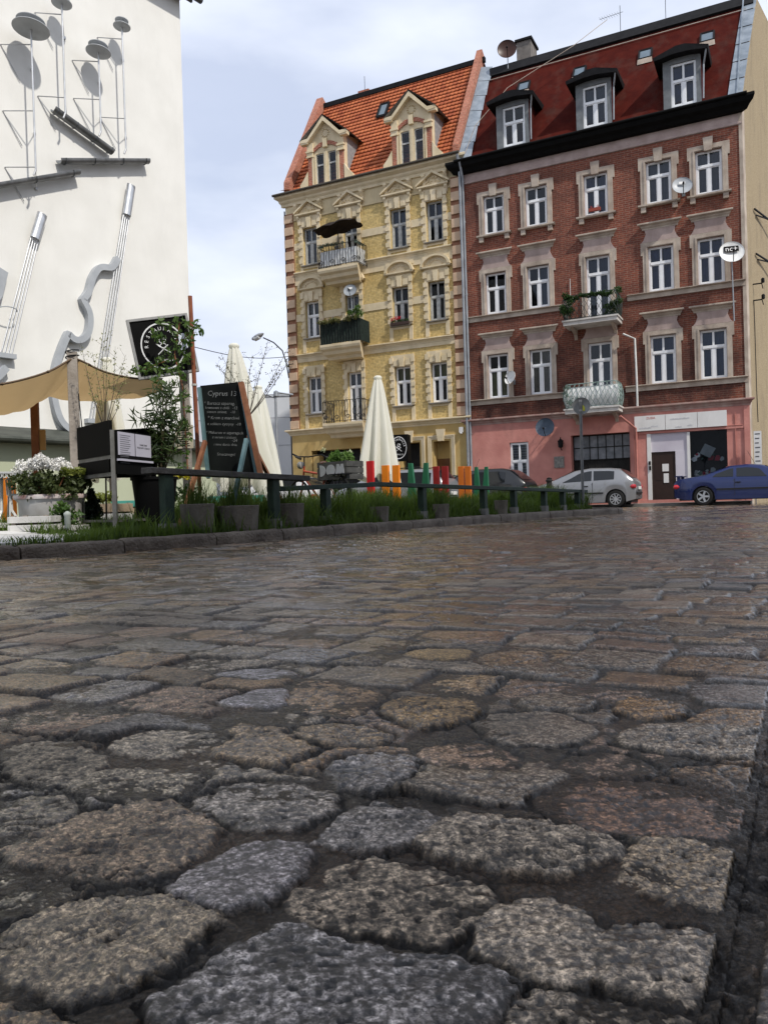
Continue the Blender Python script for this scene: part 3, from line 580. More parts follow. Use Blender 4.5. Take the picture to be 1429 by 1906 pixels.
# roof
MAROON=mat('maroon_roof_sheet',(.046,.006,.004),.85,vs=2.5,col2=(.068,.010,.006),spec=.06,bump=.35,bs=10,dirt=.25)
DARKT=mat('dark_bitumen',(.010,.010,.011),.7,var=.3,vs=5,spec=.15)
ZINC=mat('zinc_sheet',(.20,.235,.27),.45,metal=.35,vs=3,col2=(.32,.36,.40))
BLACKG=mat('black_eaves',(.004,.004,.004),.7,var=.3,spec=.1)
sl=1.6
def RP(u,s,o=0): return (u,s-o*.86,14.66+s*sl+o*.5)
mb=MB(); mb.add([RP(.0,-.25),RP(10.72,-.25),RP(11.22,3.2),RP(.0,3.2)],[(0,1,2,3)]); mb.add([(0,3.2,19.75),(11.1,3.2,19.75),(11.6,12,17.5),(0,12,17.5)],[(0,1,2,3)]); mb.build('roof',MAROON,red)
mb=MB(); mb.beam(RP(.15,3.02,.06),RP(11.15,3.02,.06),.56,.12,up=(0,-.86,.5)); mb.build('ridge_band',DARKT,red)
mb=MB(); mb.beam(RP(.3,2.74,.06),RP(10.9,2.74,.06),.03,.03); mb.build('ridge_trim',PLAST,red)
mb=MB()
for k in range(6):
    a,b=k*.56-.1,(k+1)*.56-.1
    w0=10.72+.16*max(a,0)+.06;w1=10.72+.16*b+.06; mb.add([RP(w0-.5,a,.07),RP(w1-.5,b-.01,.05),RP(w1,b-.01,.05),RP(w0,a,.07)],[(0,1,2,3)])
    mb.add([RP(.0,a,.22),RP(.55,a,.10),RP(.50,b-.01,.10),RP(.0,b-.01,.22)],[(3,2,1,0)])
mb.beam(RP(10.6,-.1,.08),RP(10.8,3.1,.08),.05,.09); mb.build('verge_flashing',ZINC,red)
mb=MB(); # boxed dark eaves and gutter
molding(mb,-.05,10.72,[(.0,13.98),(.20,14.0),(.28,14.12),(.40,14.22),(.46,14.36),(.45,14.46),(.0,14.58)],True)
mb.build('eaves',BLACKG,red)
mb=MB(); mb.tube([(-.1,-.48,14.43),(10.93,-.48,14.45)],.06,10); mb.build('gutter',BLACKG,red,smooth=True)
# window surrounds
SURR=MB(); PAN=MB(); SILL=MB()
def frame_surround(mb,a,b,v0,v1,w=.17,out=.07,bottom=False,ears=True):
    for (x0,x1) in ((a-w,a),(b,b+w)):
        mb.box(x0,x1,-out,.0,v0,v1+w)
        mb.box(x0+(.05 if x0<a-.01 else -.0)+.0,x1,-out-.025,-out+.001,v0,v1+w-.05) if False else None
    mb.box(a,b,-out,0,v1,v1+w)
    # inner bead
    for (x0,x1) in ((a-.075,a-.02),(b+.02,b+.075)): mb.box(x0,x1,-out-.025,-out,v0,v1+.075)
    mb.box(a-.02,b+.02,-out-.025,-out,v1+.02,v1+.075)
    if ears:
        for x0,x1 in ((a-w-.07,a-w),(b+w,b+w+.07)): mb.box(x0,x1,-out,0,v1-.28,v1+w)
cnt=0
curts={('4',0):None,('4',1):None,('4',2):'bside',('4',3):'n',('4',4):'n',('3',0):None,('3',1):'nr',('3',2):'n',('3',3):'bside',('3',4):'b',('2',0):'ylo',('2',1):'nr',('2',2):'nlo',('2',3):'b',('2',4):'b'}
for i,(a,b) in enumerate(U):
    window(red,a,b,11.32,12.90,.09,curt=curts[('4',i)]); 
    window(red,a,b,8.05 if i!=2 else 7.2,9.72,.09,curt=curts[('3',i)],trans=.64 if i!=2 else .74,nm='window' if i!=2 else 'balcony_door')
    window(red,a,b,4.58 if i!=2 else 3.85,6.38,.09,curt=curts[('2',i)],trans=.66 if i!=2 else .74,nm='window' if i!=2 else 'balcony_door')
    # top row: keystone surround, sill on corbels
    s=MB(); frame_surround(s,a,b,11.32,12.90,w=.20); c=(a+b)/2
    s.add([(c-.13,-.13,12.86),(c+.13,-.13,12.86),(c+.17,-.13,13.34),(c-.17,-.13,13.34),(c-.13,0,12.86),(c+.13,0,12.86),(c+.17,0,13.34),(c-.17,0,13.34)],[(0,1,2,3),(0,3,7,4),(1,5,6,2),(3,2,6,7),(0,4,5,1)])
    s.build('window_surround',PLAST,red)
    s=MB(); sill(s,a-.3,b+.3,11.32,.17,.09)
    for x in (a-.2,b+.02): s.box(x,x+.18,-.12,0,11.03,11.23)
    s.build('window_sill',PLAST,red)
    for (v0,v1) in ((8.05 if i!=2 else 7.2,9.72),(4.58 if i!=2 else 3.85,6.38)):
        s=MB(); frame_surround(s,a,b,v0,v1,w=.19,out=.07)
        s.build('window_surround',PLAST,red)
        p=MB(); 
        pts=[(a-.22,v1+.20),(b+.22,v1+.20),(b+.14,v1+.30),(b+.06,v1+.50),(b+.10,v1+.66),(a-.10,v1+.66),(a-.06,v1+.50),(a-.14,v1+.30)]
        p.prism(pts,.05,'y',-.05); p.build('plaster_panel',PLAST2,red)
        h=MB(); cornice(h,a-.14,b+.14,v1+.66,v1+.90,.20)
        h.build('window_hood',PLAST,red)
s=MB()
for v,dd in ((7.92,.11),(4.46,.11)):
    for (a,b) in ((0,4.45),(6.6,10.72)) if v>5 else ((0,4.5),(6.45,10.72)): sill(s,a,b,v+.13,.13,.05); s.box(a,b,-.045,0,v-.10,v+.08)
s.build('sill_band',PLAST,red)
# ground floor
gh=[(1.79,2.58,-.1,2.72),(4.3,6.55,-.1,2.85),(7.18,9.97,-.1,2.72)]
mb=MB(); wall_holes(mb,0,10.72,-.1,3.6,gh,y=-.04,dep=.45); mb.build('ground_floor_wall',PINK,red)
mb=MB(); cornice(mb,-.05,10.72,3.52,3.78,.20); mb.build('string_course',mat('pink_grey_cornice',(.30,.17,.15),.8,vs=3,col2=(.40,.30,.26),dirt=.4),red)
mb=MB(); mb.box(10.55,10.74,-.09,-.04,-.1,3.5); mb.box(6.6,6.72,-.07,-.04,-.1,2.8); mb.box(6.72,10.55,-.075,-.04,2.72,2.80); mb.box(-.02,10.75,-.075,-.04,-.1,.22); mb.build('pilaster_strip',PINK,red)
# shuttered window (lower left)
mb=MB(); 
fm=window(red,1.81,2.57,.75,2.70,.05,trans=.62,curt=None); fm['label']='white window with grey slatted blind behind the glass'
for k in range(17): mb.box(1.87,2.51,.09,.10,.84+k*.108,.84+k*.108+.085)
mb.build('blind',mat('grey_blind',(.35,.36,.37),.6),fm)
mb=MB(); mb.box(1.80,2.575,-.03,.3,-.1,.745); mb.build('window_apron',PINK,red)
# gateway
DG=mat('dark_gate_wood',(.012,.011,.010),.7,var=.3)
mb=MB(); mb.box(4.31,6.54,.35,.42,-.1,1.85)
for k in range(8): mb.box(4.33+k*.28,4.35+k*.28,.33,.35,-.1,1.8)
g=mb.build('gate',DG,red)
mb=MB(); 
for k in range(8): mb.box(4.31+k*.315,4.34+k*.315,.30,.34,1.85,2.84)
for z in (1.85,2.33,2.80): mb.box(4.31,6.54,.298,.342,z,z+.035)
mb.build('transom_bars',DG,g)
mb=MB(); mb.add([(4.31,.33,1.88),(6.54,.33,1.88),(6.54,.33,2.82),(4.31,.33,2.82)],[(0,1,2,3)]); mb.build('transom_glass',mat('dusty_glass',(.10,.11,.12),.25,vs=3,col2=(.22,.23,.25)),g)
# shop front: pale lilac surround, door, dark display window
LIL=mat('lilac_panel',(.50,.46,.52),.6,vs=1,col2=(.60,.57,.62)); WP=mat('white_panel',(.66,.65,.63),.5,vs=1.5,col2=(.74,.73,.71),dirt=.15)
mb=MB(); mb.box(7.18,8.62,.0,.06,2.02,2.715); mb.box(8.18,8.66,-.01,.055,-.1,2.02); mb.build('shop_panel',LIL,red)
mb=MB(); mb.box(7.18,7.32,-.06,.03,-.1,2.72); mb.box(8.60,8.70,-.05,.02,-.1,2.70); mb.build('shop_door_post',WP,red)
mb=MB(); mb.box(7.33,8.17,.04,.10,-.1,2.01); mb.box(7.42,8.08,.03,.04,.1,.8); mb.box(7.42,8.08,.03,.04,.95,1.9)
d=mb.build('shop_door',mat('dark_brown_door',(.03,.016,.012),.5),red)
mb=MB(); mb.box(7.70,7.93,.015,.028,1.28,1.56); mb.box(7.74,7.92,.015,.028,.85,1.20); mb.build('paper_notice',WP,d)
mb=MB(); mb.box(7.24,7.31,-.11,-.062,1.35,1.5); mb.box(7.23,7.30,-.12,-.062,1.55,1.68); mb.build('intercom',DARKT,red)
mb=MB(); mb.box(8.70,9.965,.42,.43,-.1,2.72); sw=mb.build('display_backing',ROOM,red)
mb=MB(); mb.add([(8.70,.06,.1),(9.965,.06,.1),(9.965,.06,2.71),(8.70,.06,2.71)],[(0,1,2,3)]); mb.build('display_window',GLASS2,red)
gr=random.Random(11)
cols=[mat('display_white',(.85,.85,.82),.7),mat('display_red',(.4,.03,.05),.7),mat('display_grey',(.42,.44,.42),.7),mat('display_green',(.10,.18,.14),.7)]
for k in range(60):
    u=gr.uniform(8.8,9.85); v=gr.choice([1.05,1.15,1.75,.6])+gr.uniform(-.12,.12); c=gr.choice([0,0,2,2,3,1])
    mb=MB(); rr=gr.uniform(.03,.10); a=gr.uniform(0,1)
    M=Matrix.Translation((u,.2+gr.uniform(0,.15),v))@Matrix.Rotation(a,4,'Y')
    mb.prism([(-rr,-rr*1.3),(rr*.7,-rr),(rr,rr*.4),(0,rr*1.2),(-rr,rr*.8)],.02,'y',0,M=M); mb.build('display_item',cols[c],sw)
mb=MB(); M=Matrix.Translation((9.28,.18,1.98))@Matrix.Rotation(.5,4,'Y'); mb.prism([(-.2,-.2),(.2,-.2),(.22,.2),(-.2,.2)],.02,'y',0,M=M); mb.prism([(-.10,-.08),(.10,-.08),(.0,.12)],.01,'y',-.011,M=M); mb.build('display_item',cols[2],sw)
# fascia signboard of three panels with faded lettering
sg=MB()
for a,b in ((6.76,7.86),(7.875,8.98),(8.995,9.98)): sg.box(a,b,-.14,-.045,2.83,3.40)
sgo=sg.build('fascia_sign',WP,red); sgo['label']='faded white three-panel signboard above the shop'
mb=MB(); put_text(mb,'ZUZIA',.11,Matrix.Translation((7.35,-.143,3.30))@Matrix.Rotation(R(90),4,'X'),.003); mb.build('sign_lettering',mat('faded_red_letter',(.45,.12,.10),.6),sgo)
mb=MB()
for (u,v,w) in ((7.15,2.93,.45),(7.5,2.98,.3),(8.4,3.2,.7),(8.35,2.9,.25),(8.75,2.93,.2)):
    for k in range(int(w/.045)): mb.box(u-w/2+k*.045,u-w/2+k*.045+.028,-.145,-.1405,v-.02,v+.02+.01*(k%3))
mb.build('faded_lettering',mat('faded_grey_letter',(.5,.5,.52),.6),sgo)
PIPEP=mat('pink_pipe',(.42,.17,.14),.6); PIPEW=mat('white_pipe',(.62,.62,.60),.5,dirt=.3); PIPEG=mat('zinc_pipe',(.26,.28,.30),.45,metal=.5,vs=3,col2=(.36,.38,.40))
mb=MB(); mb.tube([(6.45,-.3,6.55),(6.85,-.12,6.35),(6.88,-.11,4.7),(6.88,-.11,3.78)],.04,8); mb.build('drain_pipe',PIPEW,red,smooth=True)
mb=MB(); mb.tube([(6.35,-.8,3.4),(6.8,-.12,2.95),(6.8,-.12,.0)],.045,8); mb.build('drain_pipe',PIPEP,red,smooth=True)
mb=MB(); mb.tube([(10.25,-.06,3.3),(10.25,-.06,.2)],.018,6); mb.tube([(10.0,-.07,2.83),(10.5,-.07,2.83)],.02,6); mb.build('conduit',PIPEP,red)
mb=MB(); mb.tube([(.14,-.5,14.5),(.14,-.14,13.8),(.14,-.10,9),(.14,-.10,4.0),(.14,-.10,-.1)],.055,8)
for z in (12,9,6,3.2,1.4): mb.tube([(.14,-.10,z-.03),(.14,-.10,z+.03)],.068,8)
mb.build('downpipe',PIPEG,red,smooth=True)
# plaque, lantern, bollard-like details
mb=MB(); mb.box(3.62,4.02,-.08,-.041,1.60,2.05); mb.box(3.66,3.98,-.09,-.08,1.64,2.01); mb.build('wall_plaque',mat('stone_plaque',(.22,.21,.19),.8,var=.3,vs=14,bump=.8,bs=30),red)
mb=MB(); mb.lathe([(.03,0),(.09,.03),(.11,.25),(.13,.27),(.02,.36),(.02,.42)],(3.93,-.2,2.38),8); mb.beam((3.93,-.2,2.36),(3.93,-.045,2.30),.03); mb.build('wall_lantern',DARKT,red)
# dormers
GREYW=mat('grey_dormer_paint',(.13,.14,.145),.6,vs=4,col2=(.19,.20,.205))
for (u0,u1) in ((1.62,2.98),(4.86,6.22),(8.10,9.42)):
    d=MB(); y=.0; v0,v1=14.72,16.62; wu0,wu1=u0+.27,u1-.17
    wall_holes(d,u0,u1,v0,v1,[(wu0,wu1,v0+.02,v1-.30)],y=y,dep=.3)
    D=d.build('dormer',GREYW,red)
    sd_=MB()
    for u in (u0,u1): sd_.add([(u,y+.001,v0),(u,1.35,17.0),(u,.9,17.0),(u,y+.001,v1)] ,[(0,1,2,3)])
    for u in (u0+.005,u1-.005): sd_.add([(u,y+.001,v0),(u,1.35,17.0),(u,.9,17.0),(u,y+.001,v1)] ,[(0,1,2,3)])
    sd_.build('dormer_cheek',MAROON,D)
    w=window(D,wu0,wu1,v0+.02,v1-.30,y+.09,curt='b' if u0>8 else 'n' if u0>4 else None,trans=.6)
    h=MB(); uc=(u0+u1)/2; o=.30; e=-.38
    a=[(u0-o,e,v1-.08),(uc-.16,e,v1+.16),(uc+.16,e,v1+.16),(u1+o,e,v1-.08)]; bq=[(p[0],1.5,p[2]+.12) for p in a]
    a2=[(u0-o+.03,e+.02,v1-.20),(uc-.25,e+.02,v1-.10),(uc+.25,e+.02,v1-.10),(u1+o-.03,e+.02,v1-.20)]; b2=[(p[0],1.5,p[2]) for p in a2]
    h.add(a+bq+a2+b2,[(0,1,5,4),(1,2,6,5),(2,3,7,6),(8,12,13,9),(9,13,14,10),(10,14,15,11),(0,8,9,1),(1,9,10,2),(2,10,11,3),(0,4,12,8),(3,11,15,7)])
    h.build('dormer_hood',DARKT,D)
    p=MB(); p.tube([(u1+.22,-.3,v1-.15),(u1+.1,-.05,v1-.6),(u1+.06,.02,v0+.1)],.03,6); p.build('dormer_pipe',PIPEG,D)
for k,(u,v) in enumerate(((2.22,18.05),(4.6,18.03),(7.22,18.02),(9.52,18.05))):
    s=(v-14.66)/sl; mb=MB(); w=.24
    mb.beam(RP(u-w,s-.16,.06),RP(u+w,s-.16,.06),.06,.1); mb.beam(RP(u-w,s+.14,.06),RP(u+w,s+.14,.06),.06,.1); mb.beam(RP(u-w,s-.16,.06),RP(u-w,s+.14,.06),.06,.1); mb.beam(RP(u+w,s-.16,.06),RP(u+w,s+.14,.06),.06,.1)
    o=mb.build('skylight',DARKT,red); g=MB(); g.add([RP(u-w,s-.16,.07),RP(u+w,s-.16,.07),RP(u+w,s+.14,.07),RP(u-w,s+.14,.07)],[(0,1,2,3)]); g.build('pane',mat('skylight_glass',(.10,.14,.17),.12,spec=.9),o)
    g=MB(); g.add([RP(u-w-.05,s-.30,.03),RP(u+w+.05,s-.30,.03),RP(u+w+.03,s-.18,.10),RP(u-w-.03,s-.18,.10)],[(0,1,2,3)]); g.build('apron_flashing',PLAST,o)
mb=MB(); mb.box(1.5,2.15,3.6,4.6,19.2,20.9); c=mb.build('chimney',mat('chimney_render',(.13,.12,.11),.9,vs=4,col2=(.22,.2,.18),dirt=.5),red); mb=MB(); mb.box(1.44,2.22,3.52,4.68,20.9,21.0); mb.build('chimney_cap',DARKT,c)
# balconies (red house)
IRON=mat('green_iron',(.035,.05,.045),.5,var=.3,vs=9); IRONP=mat('pale_green_iron',(.20,.27,.25),.55,var=.3,vs=9)
CONC=mat('white_concrete',(.46,.44,.41),.8,vs=3,col2=(.60,.58,.55),dirt=.5)
def lattice_balcony(u0,u1,vb,im,sheet=None):
    o=MB(); D=1.0
    o.box(u0,u1,-D,0,vb-.20,vb); o.box(u0-.04,u1+.04,-D-.04,.0,vb-.06,vb-.001+.002)
    B=o.build('balcony',CONC,red)
    r=MB(); h=.92; bow=.22
    path=[(u0+.05,-.05),(u0+.05,-D+.12)]+[(u0+.05+(u1-u0-.1)*k/12,-D+.03-bow*0) for k in range(13)]+[(u1-.05,-D+.12),(u1-.05,-.05)]
    def bulge(z): return .13*math.sin(min(z/h,1)*math.pi)*(1 if True else 0)
    L=[0]
    for a,b in zip(path,path[1:]): L.append(L[-1]+math.hypot(a[0]-b[0],a[1]-b[1]))
    def P(t,z):
        t=max(0,min(t,L[-1])); i=max(j for j in range(len(L)) if L[j]<=t+1e-9); i=min(i,len(path)-2)
        f=(t-L[i])/max(L[i+1]-L[i],1e-6); x=path[i][0]*(1-f)+path[i+1][0]*f; y=path[i][1]*(1-f)+path[i+1][1]*f
        cx=(u0+u1)/2; q=bulge(z); ox=max(-1,min(1,(x-cx)/((u1-u0)/2)))
        return (x+ox*q*.7,y-q*(1 if abs(y)>.3 else abs(y)/.3),vb+z)
    n=22; 
    for k in range(n+1):
        t0=L[-1]*k/n
        for s in (1,-1):
            r.tube([P(t0+s*L[-1]*.12*q/6,.05+(h-.08)*q/6) for q in range(7)],.010,4,False)
    for z in (.04,h): r.tube([P(L[-1]*k/30,z) for k in range(31)],.018,5,False)
    for t in (0,L[-1]): r.tube([P(t,0),P(t,h)],.02,5)
    r.build('railing',im,B)
    if sheet: 
        s=MB(); s.grid(lambda a,b:(lambda p:(p[0],p[1]+.10+.01*math.sin(a*60),p[2]))(P(L[-1]*(.22+.56*a),.05+.75*b)),40,4); s.build('wind_screen',sheet,B,smooth=True)
    b=MB()
    for u in (u0+.2,u1-.3): b.prism([(0,vb-.2),(-.7,vb-.2),(-.55,vb-.3),(-.12,vb-.42),(0,vb-.6)],.12,'x',u)
    b.build('balcony_bracket',PLAST,B)
    return B
B3=lattice_balcony(4.36,6.38,7.18,IRON); B2=lattice_balcony(4.33,6.34,3.80,IRONP,mat('white_sheet',(.70,.71,.70),.7))
LEAFD=leafmat('dark_leaves',(.012,.030,.010),(.04,.085,.02)); LEAFM=leafmat('mid_leaves',(.03,.07,.015),(.10,.17,.04)); LEAFY=leafmat('yellow_green_leaves',(.10,.13,.02),(.24,.26,.06))
g=random.Random(4)
cl=[(4.36+g.uniform(-.05,.35) ,-.95+g.uniform(-.15,.1),7.3+g.uniform(0,.85),.16) for _ in range(12)]+[(6.2+g.uniform(-.25,.25),-.9+g.uniform(-.2,.5),7.3+g.uniform(0,.95),.16) for _ in range(14)]+[(4.5+k*.14,-1.02,7.98+g.uniform(-.04,.08),.10) for k in range(13)]
leaves('balcony_plants',cl,LEAFD,B3,3,.045,90)
cl=[(4.38+g.uniform(-.05,.5),-1.0+g.uniform(-.1,.1),4.0+g.uniform(0,.6),.12) for _ in range(10)]
leaves('balcony_plants',cl,leafmat('grey_green_leaves',(.05,.09,.08),(.16,.22,.19)),B2,5,.035,40)
mb=MB(); mb.box(5.28,5.72,-.22,-.10,11.42,11.54); fb=mb.build('window_box',mat('terracotta',(.28,.06,.04),.7),red); leaves('flowers',[(5.38,-.16,11.6,.06),(5.62,-.16,11.6,.06)],mat('red_petal',(.35,.05,.05),.6),fb,2,.02,30)
mb=MB(); mb.tube([(4.45,-.05,7.9),(4.45,-.05,9.0)],.012,5); mb.build('conduit',PIPEW,red)
# brackets on the side wall
mb=MB()
for (s,v) in ((2.2,11.0),(2.3,9.35)): mb.beam(SP(s-.6,v,.05),SP(s+2.2,v+.05,.35),.05); mb.beam(SP(s-.3,v-.15,.05),SP(s+1.0,v+.02,.22),.04)
for (s,v) in ((1.2,8.1),(1.2,7.5)): mb.beam(SP(s,v,.0),SP(s,v,.3),.04); mb.beam(SP(s,v,.3),SP(s,v-.2,.34),.03); mb.lathe([(.02,0),(.06,.03),(.06,.16),(.02,.2)],SP(s,v,.34),8)
mb.tube([SP(1.1,7.5,.04),SP(1.15,6.6,.04),SP(1.2,4.2,.04),SP(1.3,3.0,.04)],.015,5)
mb.build('wire_bracket',DARKT,red)

# ================= yellow tenement
yel=empty('tenement_building',FO,-FTH,'yellow brick tenement with cream window ornament, orange tiled roof and two gabled dormers','building')
YB=brick('yellow_brick',(.54,.39,.145),(.62,.465,.195),(.45,.33,.14),w=.25,h=.072,ms=.008,bump=.4,stain=.16,patch=(.40,.28,.11))
CREAM=mat('cream_trim',(.60,.50,.32),.75,vs=2.5,col2=(.70,.59,.41),bump=.15,bs=30,dirt=.22)
CREAM2=mat('cream_frieze',(.56,.46,.28),.8,vs=2,col2=(.64,.53,.34),dirt=.25)
OCHRE=mat('ochre_stucco',(.44,.30,.11),.85,vs=1.5,col2=(.52,.38,.16),bump=.2,bs=20,dirt=.2)
QUO=mat('pink_quoin',(.50,.35,.235),.8,vs=3,col2=(.58,.43,.30),dirt=.2); QB=mat('brown_quoin_base',(.24,.11,.065),.85,vs=6,col2=(.33,.165,.10))
SC=mat('brown_roof_edge',(.07,.06,.045),.6)
Y=[(-7.78,-7.04),(-5.66,-4.95),(-3.31,-2.54),(-1.60,-.84)]
rows=[(11.48,13.2),(8.13,9.8),(4.64,6.34)]
holes=[]
for r,(v0,v1) in enumerate(rows):
    for i,(a,b) in enumerate(Y): holes.append((a,b,v0 if i!=1 else v0-.55,v1))
mb=MB(); wall_holes(mb,-8.7,0,3.9,13.6,holes); mb.build('brick_wall',YB,yel)
mb=MB(); wall_holes(mb,-8.7,0,13.6,14.8,[],y=-.02,rev=False); mb.box(-8.25,-.42,-.05,-.02,13.62,13.68); mb.build('frieze',CREAM2,yel)
mb=MB(); mb.add([(-8.7,.0,-.1),(-8.7,11,-.1),(-8.7,11,15),(-8.7,3.5,20.5),(-8.7,0,14.8)],[(4,3,2,1,0)]); mb.add([(-8.7,11,-.1),(0,11,-.1),(0,11,15),(-8.7,11,15)],[(0,1,2,3)]); mb.build('side_wall',CREAM2,yel)
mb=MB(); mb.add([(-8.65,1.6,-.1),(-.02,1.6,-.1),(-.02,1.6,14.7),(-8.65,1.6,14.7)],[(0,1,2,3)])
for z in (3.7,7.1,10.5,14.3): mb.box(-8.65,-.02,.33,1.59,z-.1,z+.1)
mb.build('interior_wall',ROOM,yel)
mb=MB(); mb.box(-8.72,-8.28,-.03,.0,3.95,14.0); mb.box(-.46,.0,-.03,.0,3.95,14.0); mb.box(-8.73,-8.70,.0,.4,3.95,14); mb.build('quoin_strip',QB,yel)
mb=MB(); 
for k in range(18):
    v=4.0+k*.562; mb.box(-8.76,-8.30,-.10,-.03,v,v+.37); mb.box(-.44,-.02,-.10,-.03,v,v+.37); mb.box(-8.78,-8.735,-.03,.42,v,v+.37)
    mb.box(-.02,.02,-.07,-.03,v-.2,v+.37)
mb.build('quoin_block',QUO,yel,bevel=.012)
mb=MB(); cornice(mb,-8.78,.0,14.32,14.82,.34,True)
for k,u in enumerate((-8.0,-6.72,-5.62,-4.45,-3.30,-2.25,-1.70,-.72)): pass
mb.build('main_cornice',CREAM,yel)
mb=MB(); mb.tube([(-9.15,-.40,14.84),(.1,-.40,14.84)],.06,8); mb.build('gutter',SC,yel,smooth=True)
mb=MB()
for u in (-8.05,-6.78,-5.72,-4.62,-3.43,-2.30,-1.62,-.62):
    mb.prism([(0,14.3),(-.24,14.3),(-.24,14.18),(-.17,14.10),(-.10,14.02),(-.12,13.92),(-.05,13.82),(0,13.80)],.13,'x',u-.065); mb.box(u-.08,u+.08,-.26,-.02,14.22,14.32)
mb.build('corbel',CREAM,yel)
ORN=MB(); SI=MB(); BAND=MB()
def stone_frame(s,a,b,v0,v1,w=.17,style='block'):
    for x0,x1 in ((a-w,a),(b,b+w)): s.box(x0,x1,-.06,0,v0,v1+.0)
    n=5
    for k in range(n):
        vv=v0+.1+k*(v1-v0-.1)/(n-.4)
        for x0,x1 in ((a-w-.05,a-.03),(b+.03,b+w+.05)): s.box(x0,x1,-.09,-.06,vv,vv+.19)
def blocks_head(s,a,b,v1,h=.55,w=.17):
    s.box(a-w,b+w,-.06,0,v1,v1+h)
    c=(a+b)/2; 
    s.add([(c-.09,-.15,v1-.02),(c+.09,-.15,v1-.02),(c+.13,-.15,v1+h*.8),(c-.13,-.15,v1+h*.8),(c-.09,0,v1-.02),(c+.09,0,v1-.02),(c+.13,0,v1+h*.8),(c-.13,0,v1+h*.8)],[(0,1,2,3),(0,3,7,4),(1,5,6,2),(3,2,6,7),(0,4,5,1)])
    for x0,x1 in ((a-.02,c-.16),(c+.16,b+.02)): s.box(x0,x1,-.095,-.06,v1+.04,v1+h*.55); 
    for x0,x1 in ((a-w-.05,a-.05),(b+.05,b+w+.05)): s.box(x0,x1,-.11,-.06,v1+.15,v1+h*.8)
for r,(v0,v1) in enumerate(rows):
    for i,(a,b) in enumerate(Y):
        lo=v0 if i!=1 else v0-.55
        cu={(0,0):'n',(0,2):'nhi',(0,3):'nr',(1,2):'nhi',(1,1):None,(1,3):None,(2,2):'yhi',(2,3):'yhi',(2,0):'nlo'}.get((r,i))
        window(yel,a+.01,b-.01,lo,v1,.16,fm=WHITE if r==2 or (r==1 and i<1) else OLDW,curt=cu,trans=.62 if i!=1 else .72,nm='window' if i!=1 else 'balcony_door')
        s=MB(); stone_frame(s,a,b,lo,v1); blocks_head(s,a,b,v1,.55 if r<2 else .50)
        s.build('window_surround',CREAM,yel)
        if i!=1:
            s=MB(); sill(s,a-.1,b+.1,v0,.13,.07); s.build('window_sill',mat('grey_sill',(.22,.20,.17),.6),yel)
            s=MB()
            for x in (a-.17,b+.0): s.box(x,x+.17,-.05,0,v0-.66,v0-.07)
            s.box(a,b,-.03,0,v0-.16,v0-.07); s.build('apron_strip',CREAM,yel)
        c=(a+b)/2
        if r==0:
            s=MB(); vb=v1+.55; w=.36
            sill(s,a-w+.03,b+w-.03,vb+.10,.20,.10)
            apex=vb+.62
            for sx in (-1,1):
                x0=c+sx*((b-a)/2+w+.02); s.prism([(x0,vb+.10),(x0,vb+.18),(c,apex+.08),(c,apex-.04)] if sx<0 else [(c,apex-.04),(c,apex+.08),(x0,vb+.18),(x0,vb+.10)],.22,'y',-.22)
            s.prism([(c-.60,vb+.1),(c+.60,vb+.1),(c,apex-.04)],.06,'y',-.06)
            gg=random.Random(i)
            for q in range(16):
                x=gg.uniform(-.38,.38); z=gg.uniform(.03,.36*(1-abs(x)/.45)+.03); s.lathe([(.0,-.03),(.045,-.01),(.03,.035),(.0,.05)],(c+x,-.08,vb+.14+z),6,M=Matrix.Rotation(gg.uniform(0,3),4,'Y'))
            for x in (a-w+.10,b+w-.22):
                s.prism([(0,vb),(-.17,vb),(-.17,vb-.08),(-.09,vb-.2),(-.04,vb-.28),(0,vb-.3)],.12,'x',x)
            s.build('window_pediment',CREAM,yel)
        if r==1 and i!=1 or (r==1 and i==1):
            s=MB(); vb=v1+.55; w=.30; rad=(b-a)/2+w
            sill(s,a-w-.02,b+w+.02,vb+.08,.17,.09)
            arc=lambda rr,k:(c+rr*math.cos(math.pi*k/14),vb+.08+rr*.70*math.sin(math.pi*k/14))
            for k in range(14):
                s.prism([arc(rad*.84,k),arc(rad*1.0,k),arc(rad*1.0,k+1),arc(rad*.84,k+1)][::-1],.19,'y',-.19)
            s.prism([arc(rad*.84,k) for k in range(14,-1,-1)],.05,'y',-.05)
            for q in range(9):
                t=math.pi*(q+.5)/9; s.lathe([(.0,-.05),(.035,0),(.0,.08)],(c+.30*math.cos(t),-.06,vb+.12+.2*math.sin(t)),6,M=Matrix.Rotation(math.pi/2-t,4,'Y'))
            s.build('window_pediment',CREAM,yel)
mb=MB()
for v in (12.25,8.95,5.5):
    xs=[-8.28,Y[0][0]-.2,Y[0][1]+.2,Y[1][0]-.2,Y[1][1]+.2,Y[2][0]-.2,Y[2][1]+.2,Y[3][0]-.2,Y[3][1]+.2,-.46]
    if v>6:
        for a,b in zip(xs[::2],xs[1::2]): mb.box(a,b,-.03,0,v,v+.32)
mb.build('wall_band',CREAM,yel)
mb=MB(); cornice(mb,-8.28,-.46,10.98,11.20,.15,False); mb.box(-8.28,-.46,-.04,0,10.62,10.98); cornice(mb,-8.28,-.46,7.22,7.42,.15,False); mb.box(-8.28,-.46,-.03,0,7.05,7.22)
for u in (-3.5,-2.35,-1.75,-.75): mb.box(u-.09,u+.09,-.065,-.04,10.70,10.90)
mb.build('string_course',CREAM,yel)
gh=[(-7.67,-5.1,-.1,2.93),(-3.12,-2.2,-.1,3.0),(-1.56,-.82,-.1,2.98)]
